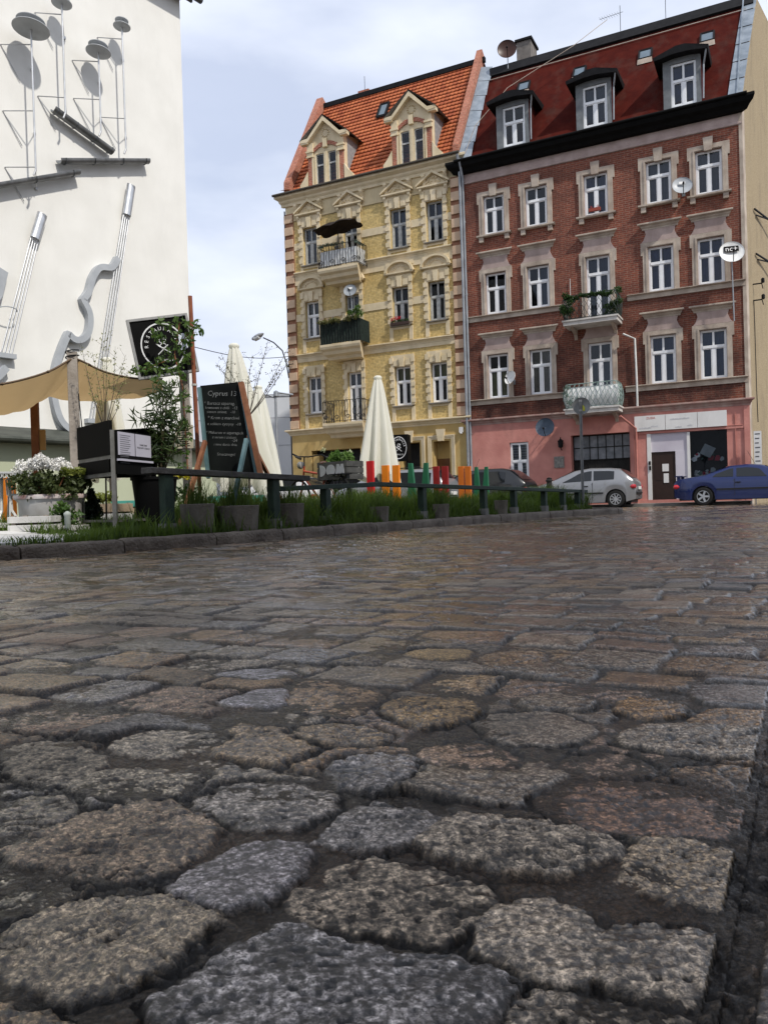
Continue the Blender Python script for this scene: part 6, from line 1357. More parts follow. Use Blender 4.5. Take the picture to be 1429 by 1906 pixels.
mb=MB(); round_logo(mb,h*.86,-.019,'RESTAURACJA','CYPRYS 13',h*.185,.30,.92); mb.build('lettering',LETW,e)
mb=MB(); mb.prism([(w*.60,-.08),(w*.60,.12),(w*.80,.13),(w*.93,.03),(w*.86,-.06)],.003,'y',-.021); mb.build('patch',mat('blue_white_patch',(.6,.64,.72),.6),e)
# carrier post behind the sign
p=g3(350,10.2); e=empty('timber_post',p,0,'pale timber post standing behind the oleander, under the framed sign','post'); mb=MB(); mb.box(-.05,.05,-.05,.05,-.05,hz(690,350,10.2)-GZ); mb.build('post',WOODG,e)
mb=MB(); mb.box(-.12,.10,-.065,-.052,hz(835,350,10.2)-GZ,hz(792,350,10.2)-GZ); n_=mb.build('paper_notice',mat('beige_paper',(.45,.40,.30),.7),e); mb=MB()
for k in range(9): mb.box(-.10,.04+.01*(k%3),-.068,-.0655,hz(799+4*k,350,10.2)-GZ,hz(797.6+4*k,350,10.2)-GZ)
mb.build('lettering',BOARDM,n_)
# chalkboard on A-frame
e,w,h=frame_from(at(374,719,9.55),at(444,711,9.45),at(487,905,9.2),at(392,905,9.3),'chalkboard','tall black chalkboard with handwritten menu on a timber A-frame','chalkboard')
e.matrix_world=e.matrix_world
inv=e.matrix_world.inverted()
q=[inv@v for v in (at(374,719,9.55),at(446,711,9.45),at(484,885,9.2),at(389,885,9.3))]
mb=MB(); vs=[(v.x,yy,v.z) for yy in (-.012,.02) for v in q]; mb.add(vs,[(0,1,2,3),(7,6,5,4),(0,4,5,1),(1,5,6,2),(2,6,7,3),(3,7,4,0)]); mb.build('board',mat('chalk_slate',(.003,.0035,.0035),.8,vs=3,col2=(.009,.011,.010),spec=.08),e)
TEALW=mat('teal_timber',(.07,.13,.14),.7,vs=6,col2=(.12,.19,.20)); 
def bm(mb,a,b,wd,th=None): mb.beam(inv@a,inv@b,wd,th or wd,up=(0,1,0))
mb=MB(); bm(mb,at(371,722,9.5),at(388,890,9.25),.035,.05); mb.build('left_stile',TEALW,e)
mb=MB(); bm(mb,at(449,712,9.4),at(487,890,9.15),.055,.06); mb.build('right_stile',WOODB,e); 
mb=MB(); bm(mb,at(446,711,9.42),at(478,890,9.2),.03,.03); mb.build('edge_strip',TEALW,e)
for (a,b,m_) in ((at(462,812,9.3),at(497,880,9.75),WOODB),(at(459,818,9.1),at(444,890,8.8),TEALW),(at(382,822,9.2),at(362,890,8.8),WOODB)):
    mb=MB(); bm(mb,a,a+(b-a)*((GZ-a.z)/(b.z-a.z)),.04,.05); mb.build('leg',m_,e)
CHALK=mat('chalk',(.13,.135,.13),.9,var=.3,vs=30)
mb=MB(); c0=(q[0]+q[1])/2
def line(txt,px,py,size,z=9.38):
    c=inv@at(px,py,z); mb=MB(); put_text(mb,txt,size,Matrix.Translation((c.x,-.0145,c.z))@Matrix.Rotation(R(4),4,'Y')@TXT,.0008); mb.build('chalk_line',CHALK,e)
for a in (('Cyprus 13',409,729,.088),('* Barszcz szparag.',405,748,.054),('kremowa z chilli   -12',409,757,.046),('sosem orient.   -10',409,765,.046),('* Krem z marchwi',415,777,.053),('z sokiem cytryny  -10',417,789,.048),('* Makaron w szparagach',419,806,.047),('z serem i ziolami',419,815,.044),('-24',440,822,.05),('i inne dania dnia',422,829,.044),('Smacznego!',425,848,.048)): line(*a)

# menu case on steel legs
e=empty('menu_stand',g3(213,7.85),0,'black angled menu case with white menu sheets on grey steel legs','menu board'); o=e.location
FRM=mat('stand_steel',(.13,.125,.11),.5,metal=.3,vs=8,col2=(.20,.195,.18))
A0=g3(152,8.5)-o; A1=Vector((0,0,0)); A2=g3(277,8.5)-o; zt=hz(800,213,7.85)-GZ; zm=hz(850,213,7.85)-GZ; zl=hz(882,213,7.85)-GZ
mb=MB()
for a in (A0,A1,A2): mb.beam(a-Vector((0,0,.03)),a+Vector((0,0,zl if a is not A1 else zt)),.04)
for a,b in ((A0,A1),(A1,A2)): mb.beam(a+Vector((0,0,.16)),b+Vector((0,0,.16)),.025)
for z in (zl,zm): mb.beam(A0+Vector((0,0,z)),A1+Vector((0,0,z)),.04)
mb.build('legs',FRM,e)
def pan(a,b,z0,z1,th,off,m,nm,par=e,f0=0,f1=1):
    d=(b-a).normalized(); n=Vector((d.y,-d.x,0)); p0=a.lerp(b,f0);p1=a.lerp(b,f1); mb=MB()
    vs=[p+n*o_+Vector((0,0,z)) for z in (z0,z1) for o_ in (off,off+th) for p in (p0,p1)]
    mb.add(vs,[(0,2,3,1),(4,5,7,6),(0,1,5,4),(2,6,7,3),(0,4,6,2),(1,3,7,5)]); return mb.build(nm,m,par)
zt0=hz(797,152,8.5)-GZ
pan(A0,A1,zm+.02,zt0,.03,.0,BOARDM,'left_panel'); pan(A0,A1,zl+.02,zm-.02,.03,.0,BOARDM,'left_panel',f1=.96)
P2=pan(A1,A2,zl+.0,zt,.04,.0,BOARDM,'right_panel'); 
mb=MB(); mb.add([A0+Vector((0,0,zt0)),A1+Vector((0,0,zt)),A2+Vector((0,0,zt0-.02)),A2+Vector((0,.3,zt0-.02)),A0+Vector((0,.3,zt0))],[(0,1,2,3,4)]); mb.build('case_top',BOARDM,e)
mb=MB(); mb.add([A0+Vector((0,.3,zl)),A2+Vector((0,.3,zl)),A2+Vector((0,.3,zt0-.02)),A0+Vector((0,.3,zt0))],[(0,1,2,3)]); mb.build('case_back',BOARDM,e)
PAPER=mat('menu_paper',(.40,.39,.45),.6,vs=2,col2=(.45,.44,.50))
for f0,f1 in ((.03,.50),(.525,.99)):
    pg=pan(A1,A2,zm+.02,zt-.015,.004,.041,PAPER,'menu_sheet',f0=f0,f1=f1)
    L=hz(803,230,8)-hz(850,230,8)
    for k in range(14):
        if f0>.3 and k not in (7,8): continue
        zz=zt-.05-k*.021; r_=random.random()*.1; ff0=f0+(.05 if f0<.3 else .06); ff1=f1-.12-r_ if f0<.3 else f1-.05
        if f0<.3: pan(A1,A2,zz,zz+.006,.001,.0455,mat('print_grey',(.10,.10,.11),.7),'print_line',pg,ff0,ff1)
    if f0>.3:
        d=(A2-A1).normalized(); n=Vector((d.y,-d.x,0)); c=A1.lerp(A2,(f0+f1)/2)+n*.046; Mx=Matrix(((d.x,0,n.x,c.x),(d.y,0,n.y,c.y),(0,1,0,0),(0,0,0,1)))
        mb=MB(); 
        for t_,z_ in (('DANIE DNIA',zm+.14),('POLECAMY GORACO',zm+.11)): put_text(mb,t_,.026,Matrix.Translation((0,0,z_))@Mx,.0008)
        mb.build('lettering',mat('print_grey',(.1,.1,.11)),pg)
mb=MB(); d=(A2-A1).normalized(); n=Vector((d.y,-d.x,0)); mb.beam(A1+n*.05+Vector((0,0,zm-.03)),A2+n*.05+Vector((0,0,zm-.03)),.03,.02); mb.build('ledge',PAPER,e)
# closed parasols
PAR_C=mat('cream_canvas',(.82,.81,.74),.85,vs=2,col2=(.87,.865,.80),bump=.12,bs=25)
t=PAR_C.node_tree; pb=t.nodes['Principled BSDF']; tl=t.nodes.new('ShaderNodeBsdfTranslucent'); tl.inputs[0].default_value=(.85,.83,.66,1); ms=t.nodes.new('ShaderNodeMixShader'); ms.inputs[0].default_value=.35; t.links.new(pb.outputs[0],ms.inputs[1]); t.links.new(tl.outputs[0],ms.inputs[2]); t.links.new(ms.outputs[0],t.nodes['Material Output'].inputs[0])
def parasol(px,z,topy,L,rb,label,seed,lean=0):
    p=g3(px,z); top=hz(topy,px,z)-GZ; e=empty('closed_parasol',p,seed,label,'parasol','cream parasols folded shut in the garden')
    mb=MB(); mb.tube([(0,0,0),(0,0,top-.05)],.024,8); mb.lathe([(.28,0),(.28,.05),(.06,.07),(.04,.3)],(0,0,0),12); mb.build('pole',WOODG,e)
    def f(i,j):
        a=2*math.pi*i; s=j; r=(.055+(rb-.055)*(s**.75)); pl=1+(.10+.22*s)*math.sin(8*a+.5*math.sin(3*s+seed)+seed)+.10*s*math.sin(3*a+seed*2)
        zz=top-.04-L*s-(.09*math.sin(4*a+seed)+.05*math.sin(7*a))*s**6
        return (r*pl*math.cos(a)+lean*s,r*pl*math.sin(a),zz)
    mb=MB(); mb.grid(f,96,22); mb.build('canopy',PAR_C,e,smooth=True)
    mb=MB(); mb.lathe([(.06,-.06),(.075,-.02),(.075,.0),(.05,.025),(.001,.03)],(0,0,top-.02),16); mb.build('cap',PAR_C,e,smooth=True)
parasol(444,11.3,640,2.0,.37,'tallest folded cream parasol, right behind the chalkboard',.6,.14)
parasol(487,15.2,718,1.75,.34,'smaller folded cream parasol farther back beside the chalkboard one',1.9)
parasol(709,14.5,700,1.80,.31,'folded cream parasol standing free in front of the yellow house',3.1,.05)
parasol(207,12.0,666,1.7,.24,'folded cream parasol behind the sapling, left of the framed sign',4.4)
# slatted crates
def crate(px,z,rz,L,Wd,H,cols,label,zb=0,name='planter_crate',soil=True):
    e=empty(name,g3(px,z)+Vector((0,0,zb)),rz,label,'crate'); n=len(cols); sh=H/n
    for k,c in enumerate(cols):
        mb=MB(); z0=k*sh+.01; z1=(k+1)*sh-.01
        mb.box(-L/2,L/2,-Wd/2-.012,-Wd/2+.012,z0,z1); mb.box(-L/2,L/2,Wd/2-.012,Wd/2+.012,z0,z1); mb.box(-L/2-.02,-L/2,-Wd/2,Wd/2,z0,z1); mb.box(L/2,L/2+.02,-Wd/2,Wd/2,z0,z1); mb.build('slat',c,e,bevel=.003)
    mb=MB()
    for sx in (-1,1):
        for sy in (-1,1): mb.box(sx*(L/2-.03)-.02,sx*(L/2-.03)+.02,sy*(Wd/2-.03)-.02,sy*(Wd/2-.03)+.02,0,H)
    mb.build('corner_post',WOODG,e)
    if soil: mb=MB(); mb.box(-L/2+.02,L/2-.02,-Wd/2+.02,Wd/2-.02,H*.5,H*.85); mb.build('fill',SOIL,e)
    return e
TEAL=mat('teal_paint',(.05,.26,.22),.6,vs=5,col2=(.08,.33,.28)); NAT=mat('natural_board',(.32,.24,.16),.75,vs=5,col2=(.42,.33,.24)); WHB=mat('white_board_paint',(.50,.49,.47),.7,vs=5,col2=(.62,.61,.59),dirt=.3); OCB=mat('ochre_paint',(.36,.24,.07),.7,vs=5,col2=(.44,.30,.10)); PALT=mat('pale_teal_paint',(.20,.32,.32),.7,vs=5,col2=(.28,.40,.40))
crate(437,10.4,.25,.66,.5,.42,(WHB,NAT,WHB,TEAL),'slatted crate with a teal top board, behind the widest concrete planters')
crate(238,10.4,.2,.45,.5,.40,(WHB,OCB,NAT,TEAL),'slatted crate with teal and ochre boards seen between the menu case legs')
c_=crate(190,9.8,-.2,.50,.5,.36,(WHB,WHB,NAT),'slatted white and tan crate with ivy, behind the left leg of the menu case')
leaves('ivy',[(-.1+k*.08,-.2,.42,.09) for k in range(5)],LEAFY,c_,31,.04,40)
crate(65,7.7,.05,.36,.34,.24,(WHB,WHB,WHB),'white slatted crate in front of the enamel tub')
c_=crate(120,7.9,-.15,.30,.3,.14,(WHB,WHB),'low white slatted crate with small shrub at the foot of the dark cypress')
leaves('shrub',[(-.06,0,.24,.12),(.06,.0,.2,.12),(0,-.05,.30,.08)],LEAFM,c_,33,.028,160)
# tub with white rhododendron
e=empty('enamel_tub',g3(93,8.4),.08,'white enamel tub used as a planter, its rim chipped to red','planter'); zz=hz(926,93,8.4)-GZ
mb=MB(); mb.lathe([(.20,0),(.28,.05),(.30,zz-.05),(.335,zz),(.335,zz+.02),(.29,zz+.02),(.27,zz-.06),(.01,zz-.07)],(0,0,0),28,M=Matrix.Diagonal((1.08,.7,1,1))); mb.build('basin',mat('enamel',(.45,.42,.40),.4,vs=5,col2=(.62,.61,.60)),e,smooth=True)
mb=MB(); mb.lathe([(.337,zz-.015),(.345,zz+.012),(.337,zz+.03)],(0,0,0),28,M=Matrix.Diagonal((1.08,.7,1,1))); mb.build('rim',mat('enamel_rim',(.30,.10,.08),.5,vs=5,col2=(.60,.58,.56)),e,smooth=True)
rh=empty('rhododendron',g3(95,8.4)+Vector((0,0,zz)),0,'round shrub full of white blossom growing from the white tub','shrub')
g=random.Random(21)
leaves('foliage',[(g.uniform(-.30,.32),g.uniform(-.2,.2),g.uniform(.02,.22),.10) for _ in range(34)],leafmat('rhodo_leaves',(.02,.035,.012),(.08,.10,.035)),rh,41,.028,100)
mb=MB()
for k in range(9): a=k*.7; mb.tube([(.03*math.cos(a),.03*math.sin(a),-.05),(.14*math.cos(a),.1*math.sin(a),.10),(.24*math.cos(a),.15*math.sin(a),.22)],.008,5)
mb.build('stems',WOODB,rh)
leaves('blossom',[(-.28+k*.035+g.uniform(-.02,.02),g.uniform(-.2,.1),.26+.12*math.sin((k+1.5)/16*math.pi*1.0)+g.uniform(-.04,.05),.055) for k in range(15) for _ in range(2)],mat('white_petal',(.80,.79,.76),.7),rh,42,.015,150,long=.8)
leaves('yellow_leaves',[(.18+.04*k,-.1,.26,.06) for k in range(5)],LEAFY,rh,43,.03,30)
cy=empty('cypress',g3(168,8.9),0,'dark conical cypress bush right of the flowering tub','shrub')
leaves('foliage',[(g.uniform(-1,1)*.16*(1-k/26),g.uniform(-1,1)*.16*(1-k/26),.02+k*.019,.13*(1-k/32)) for k in range(26)],leafmat('cypress_leaves',(.006,.014,.006),(.02,.035,.015)),cy,44,.022,190)
mb=MB(); mb.tube([(0,0,0),(0,0,.45)],[.02,.008],6); mb.build('trunk',WOODB,cy)
lm=empty('garden_lantern',g3(124,7.6),0,'small white ground lantern on a spike beside the tub','lantern'); mb=MB(); mb.tube([(0,0,0),(0,0,.1)],.006,6); mb.build('spike',GALV,lm); mb=MB(); mb.lathe([(.02,.1),(.028,.11),(.03,.22),(.035,.23),(.035,.25),(.01,.27)],(0,0,0),10); mb.build('lamp_body',mat('pale_green_plastic',(.35,.38,.35),.5),lm,smooth=True)
# white boards on the verge
wb=empty('board_ramp',(0,0,0),0,'low platform of white weathered boards lying at the kerb in the left corner','boards')
a=at(-60,1015,6.15);b=at(178,1003,7.25);c=at(150,984,8.1);d=at(-60,990,7.3); mb=MB(); n=3
for k in range(n):
    f0,f1=k/n+.02,(k+1)/n-.01; P=[a.lerp(d,f0),b.lerp(c,f0),b.lerp(c,f1),a.lerp(d,f1)]; mb.add(P+[p-Vector((0,0,.025)) for p in P],[(0,1,2,3),(7,6,5,4),(0,4,5,1),(1,5,6,2),(2,6,7,3),(3,7,4,0)])
mb.build('boards',WHB,wb); 
mb=MB(); P=[a.lerp(d,.1),b.lerp(c,.1)]; mb.beam(P[0]-Vector((0,-.05,.05)),P[1]-Vector((0.1,-.05,.04)),.06,.05); mb.build('bearer',WOODG,wb)
w2=empty('board_ramp',(0,0,0),0,'long pale board edge lying behind the white platform','boards'); mb=MB(); mb.beam(at(-60,975,7.9),at(118,982,8.4),.10,.05); mb.build('board',WHB,w2)
# white metal chair and table at the left edge
WIRE=mat('white_wire',(.62,.62,.60),.4)
ch=empty('garden_chair',g3(44,9.2),.5,'white metal garden chair by the flowering shrub','chair'); s=hz(921,44,9.2)-GZ
mb=MB(); mb.box(-.16,.16,-.16,.16,s-.01,s+.01); mb.build('seat',WIRE,ch)
mb=MB(); hb=hz(892,44,9.2)-GZ; mb.tube([(-.16,-.16,s),(-.17,-.2,hb),(.17,-.2,hb),(.16,-.16,s)],.012,6); mb.tube([(-.17,-.2,hb),(-.17,.16,hb),(-.16,.16,s)],.010,6); mb.tube([(.17,-.2,hb),(.17,.16,hb),(.16,.16,s)],.010,6)
for k in range(5): mb.tube([(-.12+.06*k,-.165,s),(-.12+.06*k,-.2,hb)],.006,5)
mb.build('backrest',WIRE,ch)
for sx in (-1,1):
    for sy in (-1,1): mb=MB(); mb.tube([(sx*.15,sy*.15,s),(sx*.17,sy*.17,0)],.011,6); mb.build('leg',WIRE,ch)
tb=empty('garden_table',g3(8,9.0),0,'round pale metal table with lacy rim at the left frame edge','table'); s=hz(882,8,9.0)-GZ
mb=MB(); mb.lathe([(.01,s-.01),(.30,s-.01),(.30,s+.012),(.01,s+.02)],(0,0,0),30); mb.build('tabletop',mat('table_grey',(.45,.46,.46),.5),tb,smooth=True)
mb=MB(); 
for k in range(40): a=2*math.pi*k/40; mb.tube([(.29*math.cos(a+.06*math.cos(q)),.29*math.sin(a+.06*math.cos(q)),s-.035+.025*math.sin(q)) for q in [i*.9 for i in range(8)]],.005,4)
mb.build('lace_rim',WIRE,tb)
for k in range(3): a=2.1*k+.4; mb=MB(); mb.tube([(.05*math.cos(a),.05*math.sin(a),s),(.07*math.cos(a),.07*math.sin(a),.3),(.24*math.cos(a),.24*math.sin(a),.0)],.018,6); mb.build('leg',WIRE,tb)
# painted board screens
RED=mat('red_paint',(.48,.012,.015),.5,vs=4,var=.1); ORA=mat('orange_paint',(.75,.22,.012),.5,vs=4,var=.08); GRP=mat('green_paint',(.015,.12,.055),.5,vs=4,var=.12); RED2=mat('deep_red_paint',(.24,.012,.012),.5,vs=4,var=.1); ORA2=mat('burnt_orange_paint',(.55,.14,.015),.5,vs=4,var=.1)
def boards(pxs,z,ytop,col,label,kind='flat',extra=None):
    cx=sum(pxs)/len(pxs); e=empty('painted_bench_end',g3(cx,z),R(-30),label,'painted boards','painted board pairs in the garden')
    o=e.location; Ri=Matrix.Rotation(R(30),3,'Z')
    for i,px in enumerate(pxs):
        p=Ri@(at(px,900,z)-Vector((o.x,o.y,0))); p=Vector((p.x,p.y*0,0)); H=hz(ytop,px,z)-GZ; w=.062
        mb=MB()
        if kind=='flat': mb.box(p.x-w,p.x+w,-.03,.03,-.02,H)
        else:
            sg=1 if i==0 else -1
            mb.prism([(p.x-w*1.7,-.02),(p.x+w*1.7,-.02),(p.x+w*.6*sg*(-1)+.05,H),(p.x+w*.6*sg*(-1)-.02,H)],.06,'y',-.03)
        mb.build('upright',col,e,bevel=.004)
    a=Ri@(at(pxs[0],900,z)-Vector((o.x,o.y,0))); b=Ri@(at(pxs[-1],900,z)-Vector((o.x,o.y,0)))
    mb=MB(); lo=.30 if kind=='flat' else .2
    if len(pxs)>1: mb.box(min(a.x,b.x)+.05,max(a.x,b.x)-.05,-.022,.022,.05,lo) ; mb.build('cross_board',col,e)
    if extra: mb=MB(); mb.box(*extra); mb.build('side_board',col,e)
boards([690],13.2,858,RED,'red painted piece with one tall upright and a low left block',extra=(-.36,-.07,-.028,.028,.0,.30))
# lower left upright of the red piece is short: handled by its own height
boards([715,741],13.4,866,ORA,'bright orange pair of upright boards, left of the dark green pair')
boards([764,792],13.8,862,GRP,'nearer pair of dark green slanted boards between orange and red ones','slant')
boards([810,831],15.2,868,RED2,'deep red pair of upright boards right of the dark green pair')
boards([857,873],16.6,868,ORA2,'burnt orange pair of upright boards, farther along the rail')
boards([887,903],17.6,869,GRP,'farthest pair of dark green slanted boards near the rail end','slant')
boards([8,24],12.6,888,ORA,'orange wedge shaped boards under the table at the left edge','slant'); boards([42,58],12.8,892,GRP,'green wedge shaped boards beside the white chair','slant')
# bicycle with planter box
bk=empty('bicycle',g3(590,12.3),R(180-52),'old bicycle with brown saddle standing behind the rail and carrying a planter box','bicycle')
Rw=.33
for x in (-.53,.53):
    mb=MB(); mb.tube([(x+Rw*math.cos(t*.2094),0,Rw+Rw*math.sin(t*.2094)) for t in range(31)],.018,8,False); w_=mb.build('wheel',TYRE,bk,smooth=True)
    mb=MB()
    for k in range(16): a=k*math.pi/8+.1; mb.tube([(x+.02*math.cos(a+1.3),.02*(-1)**k,Rw+.02*math.sin(a+1.3)),(x+.31*math.cos(a),0,Rw+.31*math.sin(a))],.0022,4)
    mb.tube([(x,-.05,Rw),(x,.05,Rw)],.025,8); mb.build('spokes',GALV,w_)
FR=mat('orange_red_frame',(.42,.07,.03),.4,var=.2,vs=9)
mb=MB(); mb.tube([(-.53,0,Rw),(-.12,0,.30),(-.22,0,.78)],.016,8); mb.tube([(-.53,0,Rw),(-.20,0,.70)],.010,6); mb.tube([(-.21,0,.72),(.36,0,.80)],.017,8); mb.tube([(-.12,0,.30),(.38,0,.72)],.017,8); mb.tube([(.53,0,Rw),(.40,0,.62),(.35,0,.88)],.016,8); mb.build('frame',FR,bk,smooth=True)
mb=MB(); mb.tube([(.35,0,.86),(.34,0,1.02)],.013,6); mb.tube([(.10,-.28,1.0),(.25,-.26,1.06),(.36,-.1,1.03),(.36,.1,1.03),(.25,.26,1.06),(.10,.28,1.0)],.012,6); mb.build('handlebar',DARKT,bk,smooth=True)
for s_ in (-1,1): mb=MB(); mb.tube([(.0,s_*.28,.97),(.13,s_*.28,1.01)],.019,8); mb.build('grip',BI,bk)
mb=MB(); mb.lathe([(.001,-.06),(.05,-.05),(.06,.02),(.04,.05)],(.45,0,.90),10,M=Matrix.Rotation(R(90),4,'Y')); mb.build('headlamp',GALV,bk,smooth=True)
mb=MB(); mb.lathe([(.001,-.04),(.07,-.03),(.10,.01),(.06,.04),(.001,.05)],(-.24,0,.88),12,M=Matrix.Diagonal((1.35,.9,1,1))); mb.build('saddle',mat('brown_leather',(.10,.035,.02),.5),bk,smooth=True)
mb=MB(); mb.box(-.82,-.42,-.08,.08,.70,.715); mb.tube([(-.53,.07,Rw),(-.75,.07,.70)],.007,5); mb.tube([(-.53,-.07,Rw),(-.75,-.07,.70)],.007,5); mb.tube([(-.53+.37*math.cos(t*.2),0,Rw+.37*math.sin(t*.2)) for t in range(2,17)],.02,6); mb.build('carrier',DARKT,bk)
mb=MB(); mb.lathe([(.09,-.01),(.09,.01)],(-.12,-.05,.30),18,M=Matrix.Rotation(R(90),4,'X')@Matrix.Identity(4)) if False else mb.tube([(-.12+.09*math.cos(t*.42),-.05,.30+.09*math.sin(t*.42)) for t in range(16)],.008,5); mb.tube([(-.12,-.06,.30),(-.05,-.1,.15)],.008,5); mb.build('crank',GALV,bk)
zb=hz(893,642,11.9)-GZ; ztp=hz(858,642,11.9)-GZ
bx=empty('planter_box',g3(634,12.05)+Vector((0,0,zb)),R(-42),'grey slatted planter box with the cut-out letters DOM on the bicycle carrier','planter box'); Hb=ztp-zb
DGW=mat('dark_grey_board',(.045,.045,.043),.7,vs=7,col2=(.085,.085,.08),bump=.4,bs=40); L=.60;Wd=.36
for k in range(3):
    mb=MB(); z0=k*Hb/3+.006; z1=(k+1)*Hb/3-.006; mb.box(-L/2,L/2,-Wd/2-.012,-Wd/2,z0,z1) if k!=-1 else None; mb.box(-L/2,L/2,Wd/2,Wd/2+.012,z0,z1); mb.box(L/2,L/2+.012,-Wd/2,Wd/2,z0,z1); mb.box(-L/2-.012,-L/2,-Wd/2,Wd/2,z0,z1); mb.build('slat',DGW,bx)
mb=MB()
for sx in (-1,1):
    for sy in (-1,1): mb.box(sx*(L/2-.02)-.015,sx*(L/2-.02)+.015,sy*(Wd/2-.02)-.015,sy*(Wd/2-.02)+.015,0,Hb)
mb.box(-L/2+.01,L/2-.01,-Wd/2+.01,Wd/2-.01,.01,.02); mb.build('corner_post',DGW,bx)
mb=MB(); y=-Wd/2-.016; h=Hb*.62; zc=Hb*.52
def arcp(cx,cz,rx,rz,a0,a1,n): return [(cx+rx*math.cos(a0+(a1-a0)*k/n),cz+rz*math.sin(a0+(a1-a0)*k/n)) for k in range(n+1)]
mb.prism(arcp(-.24,zc,.125,h/2,-math.pi/2,math.pi/2,16)[::1],.004,'y',y); mb.prism(arcp(-.01,zc,.095,h/2,0,2*math.pi,28)[:-1],.004,'y',y)
mb.prism([(.09,zc-h/2),(.135,zc-h/2),(.15,zc-h*.15),(.175,zc-h/2),(.20,zc-h/2),(.225,zc-h*.15),(.24,zc-h/2),(.285,zc-h/2),(.255,zc+h/2),(.205,zc+h/2),(.1875,zc+h*.2),(.17,zc+h/2),(.12,zc+h/2)][::-1],.004,'y',y); mb.build('letters',mat('letter_grey',(.36,.37,.38),.6),bx)
pl=empty('potted_plant',bx.location+Vector((0,0,Hb*.7)),0,'bright green leafy plant growing in the DOM planter box','plant')
leaves('foliage',[(g.uniform(-.20,.18),g.uniform(-.08,.08),g.uniform(.05,.2),.07) for _ in range(14)],leafmat('fresh_leaves',(.05,.11,.02),(.16,.26,.07)),pl,51,.04,40,long=1.6); leaves('blossom',[(-.24,0,.26,.05),(.16,0,.22,.05)],mat('pale_green_petal',(.45,.5,.3),.6),pl,52,.018,22)
# black pot with oleander
pt=empty('plant_pot',g3(288,8.6),0,'large black tapered pot hidden behind the nearest green post','pot'); Hp=hz(890,288,8.6)-GZ; mb=MB(); mb.lathe([(.17,-.02),(.235,Hp-.02),(.25,Hp-.02),(.25,Hp+.01),(.22,Hp+.01),(.2,Hp-.1),(.01,Hp-.1)],(0,0,0),24); mb.build('pot',mat('black_plastic',(.004,.004,.004),.6,var=.2,spec=.1),pt,smooth=True)
ol=empty('oleander',g3(300,8.7)+Vector((0,0,Hp-.1)),0,'leggy oleander with long narrow leaves growing from the black pot','shrub')
g=random.Random(13); mb=MB(); tips=[]
for k in range(11):
    a=g.uniform(0,6.28); sp=g.uniform(.08,.34); hh=g.uniform(.55,1.15); P=[(0,0,0)]; 
    for q in range(1,5): P.append((sp*math.cos(a)*(q/4)**1.3,sp*.6*math.sin(a)*(q/4)**1.3,hh*q/4))
    mb.tube(P,[.012,.010,.008,.006,.004],5); tips+= [(P[q][0],P[q][1],P[q][2],.14) for q in (2,3,4)]
mb.build('stems',mat('green_brown_stem',(.06,.05,.025),.7),ol); leaves('foliage',tips,leafmat('oleander_leaves',(.015,.035,.012),(.07,.10,.035)),ol,61,.075,17,up=.2,long=1.3,wid=.14)
o=ol.children[-1]
vn=empty('ivy_vine',g3(352,9.7),0,'fresh green ivy climbing over the framed restaurant sign and down behind the oleander','vine')
o_=vn.location
pts=[(262,690),(280,683),(300,690),(318,688),(335,690),(300,672),(320,668),(342,675),(310,655),(325,640),(300,630),(288,622),(330,622),(345,630),(312,608),(330,598),(345,600),(352,612),(366,604),(368,618),(358,626),(350,640),(300,600),(335,650),(350,665),(275,690),(250,690),(290,705),(305,715),(325,715),(340,700),(345,735),(350,760),(345,790),(352,815),(345,845),(338,868),(330,740),(322,770),(330,800),(320,835)]
cl=[tuple(at(x,y,9.62 if y<700 else 9.5)-o_)+(.07,) for x,y in pts]
leaves('foliage',cl,leafmat('ivy_leaves',(.03,.07,.012),(.12,.19,.05)),vn,62,.036,17)
mb=MB(); mb.tube([at(350,880,9.6)-o_,at(345,800,9.6)-o_,at(340,720,9.6)-o_,at(325,660,9.65)-o_,at(335,600,9.7)-o_],.009,5); mb.tube([at(325,665,9.65)-o_,at(270,688,9.65)-o_],.006,5); mb.tube([at(335,640,9.65)-o_,at(368,600,9.65)-o_],.006,5); mb.build('stem',WOODB,vn)
# saplings
def sapling(px,z,base_y,tips,label,leafc=None,seed=1,thick=.010):
    e=empty('sapling',g3(px,z),0,label,'sapling'); o=e.location; g=random.Random(seed); mb=MB(); L=[]
    hub=at(px,base_y,z)-o; mb.tube([Vector((0,0,0)),hub],[thick*1.4,thick],6)
    for (x,y) in tips:
        t=at(x,y,z+g.uniform(-.25,.25))-o; mid=hub.lerp(t,.5)+Vector((g.uniform(-.04,.04),g.uniform(-.05,.05),g.uniform(-.05,.02)))
        P=[hub,hub.lerp(mid,.5)+Vector((0,0,-.02)),mid,mid.lerp(t,.5),t]; mb.tube(P,[thick*.7,thick*.55,thick*.4,thick*.3,thick*.15],5)
        for q in range(5):
            b=P[2].lerp(P[4],g.random()); d=Vector((g.uniform(-1,1),g.uniform(-.6,.6),g.uniform(.1,1)))*g.uniform(.06,.16); mb.tube([b,b+d],[thick*.18,thick*.08],4); L.append(tuple(b+d)+(.035,))
        for q in range(8): L.append(tuple(mid.lerp(t,q/8))+(.03,))
    mb.build('branches',mat('sapling_bark',(.09,.075,.06),.8,var=.2),e)
    if leafc: leaves('foliage',L,leafc,e,seed,.014,4)
    return e
sapling(463,9.7,775,[(402,675),(412,660),(470,660),(500,630),(536,648),(545,660),(520,690),(440,690),(478,700)],'bare twiggy sapling in front of the tall folded parasol',leafmat('grey_buds',(.08,.07,.05),(.16,.15,.1)),5)
sapling(196,9.0,800,[(172,655),(190,640),(215,645),(235,660),(160,690),(240,690),(200,620),(180,720),(225,730),(150,635),(205,700)],'thin sapling with sparse pale leaves behind the menu case',leafmat('pale_leaves',(.16,.17,.07),(.30,.30,.13)),6,.008)
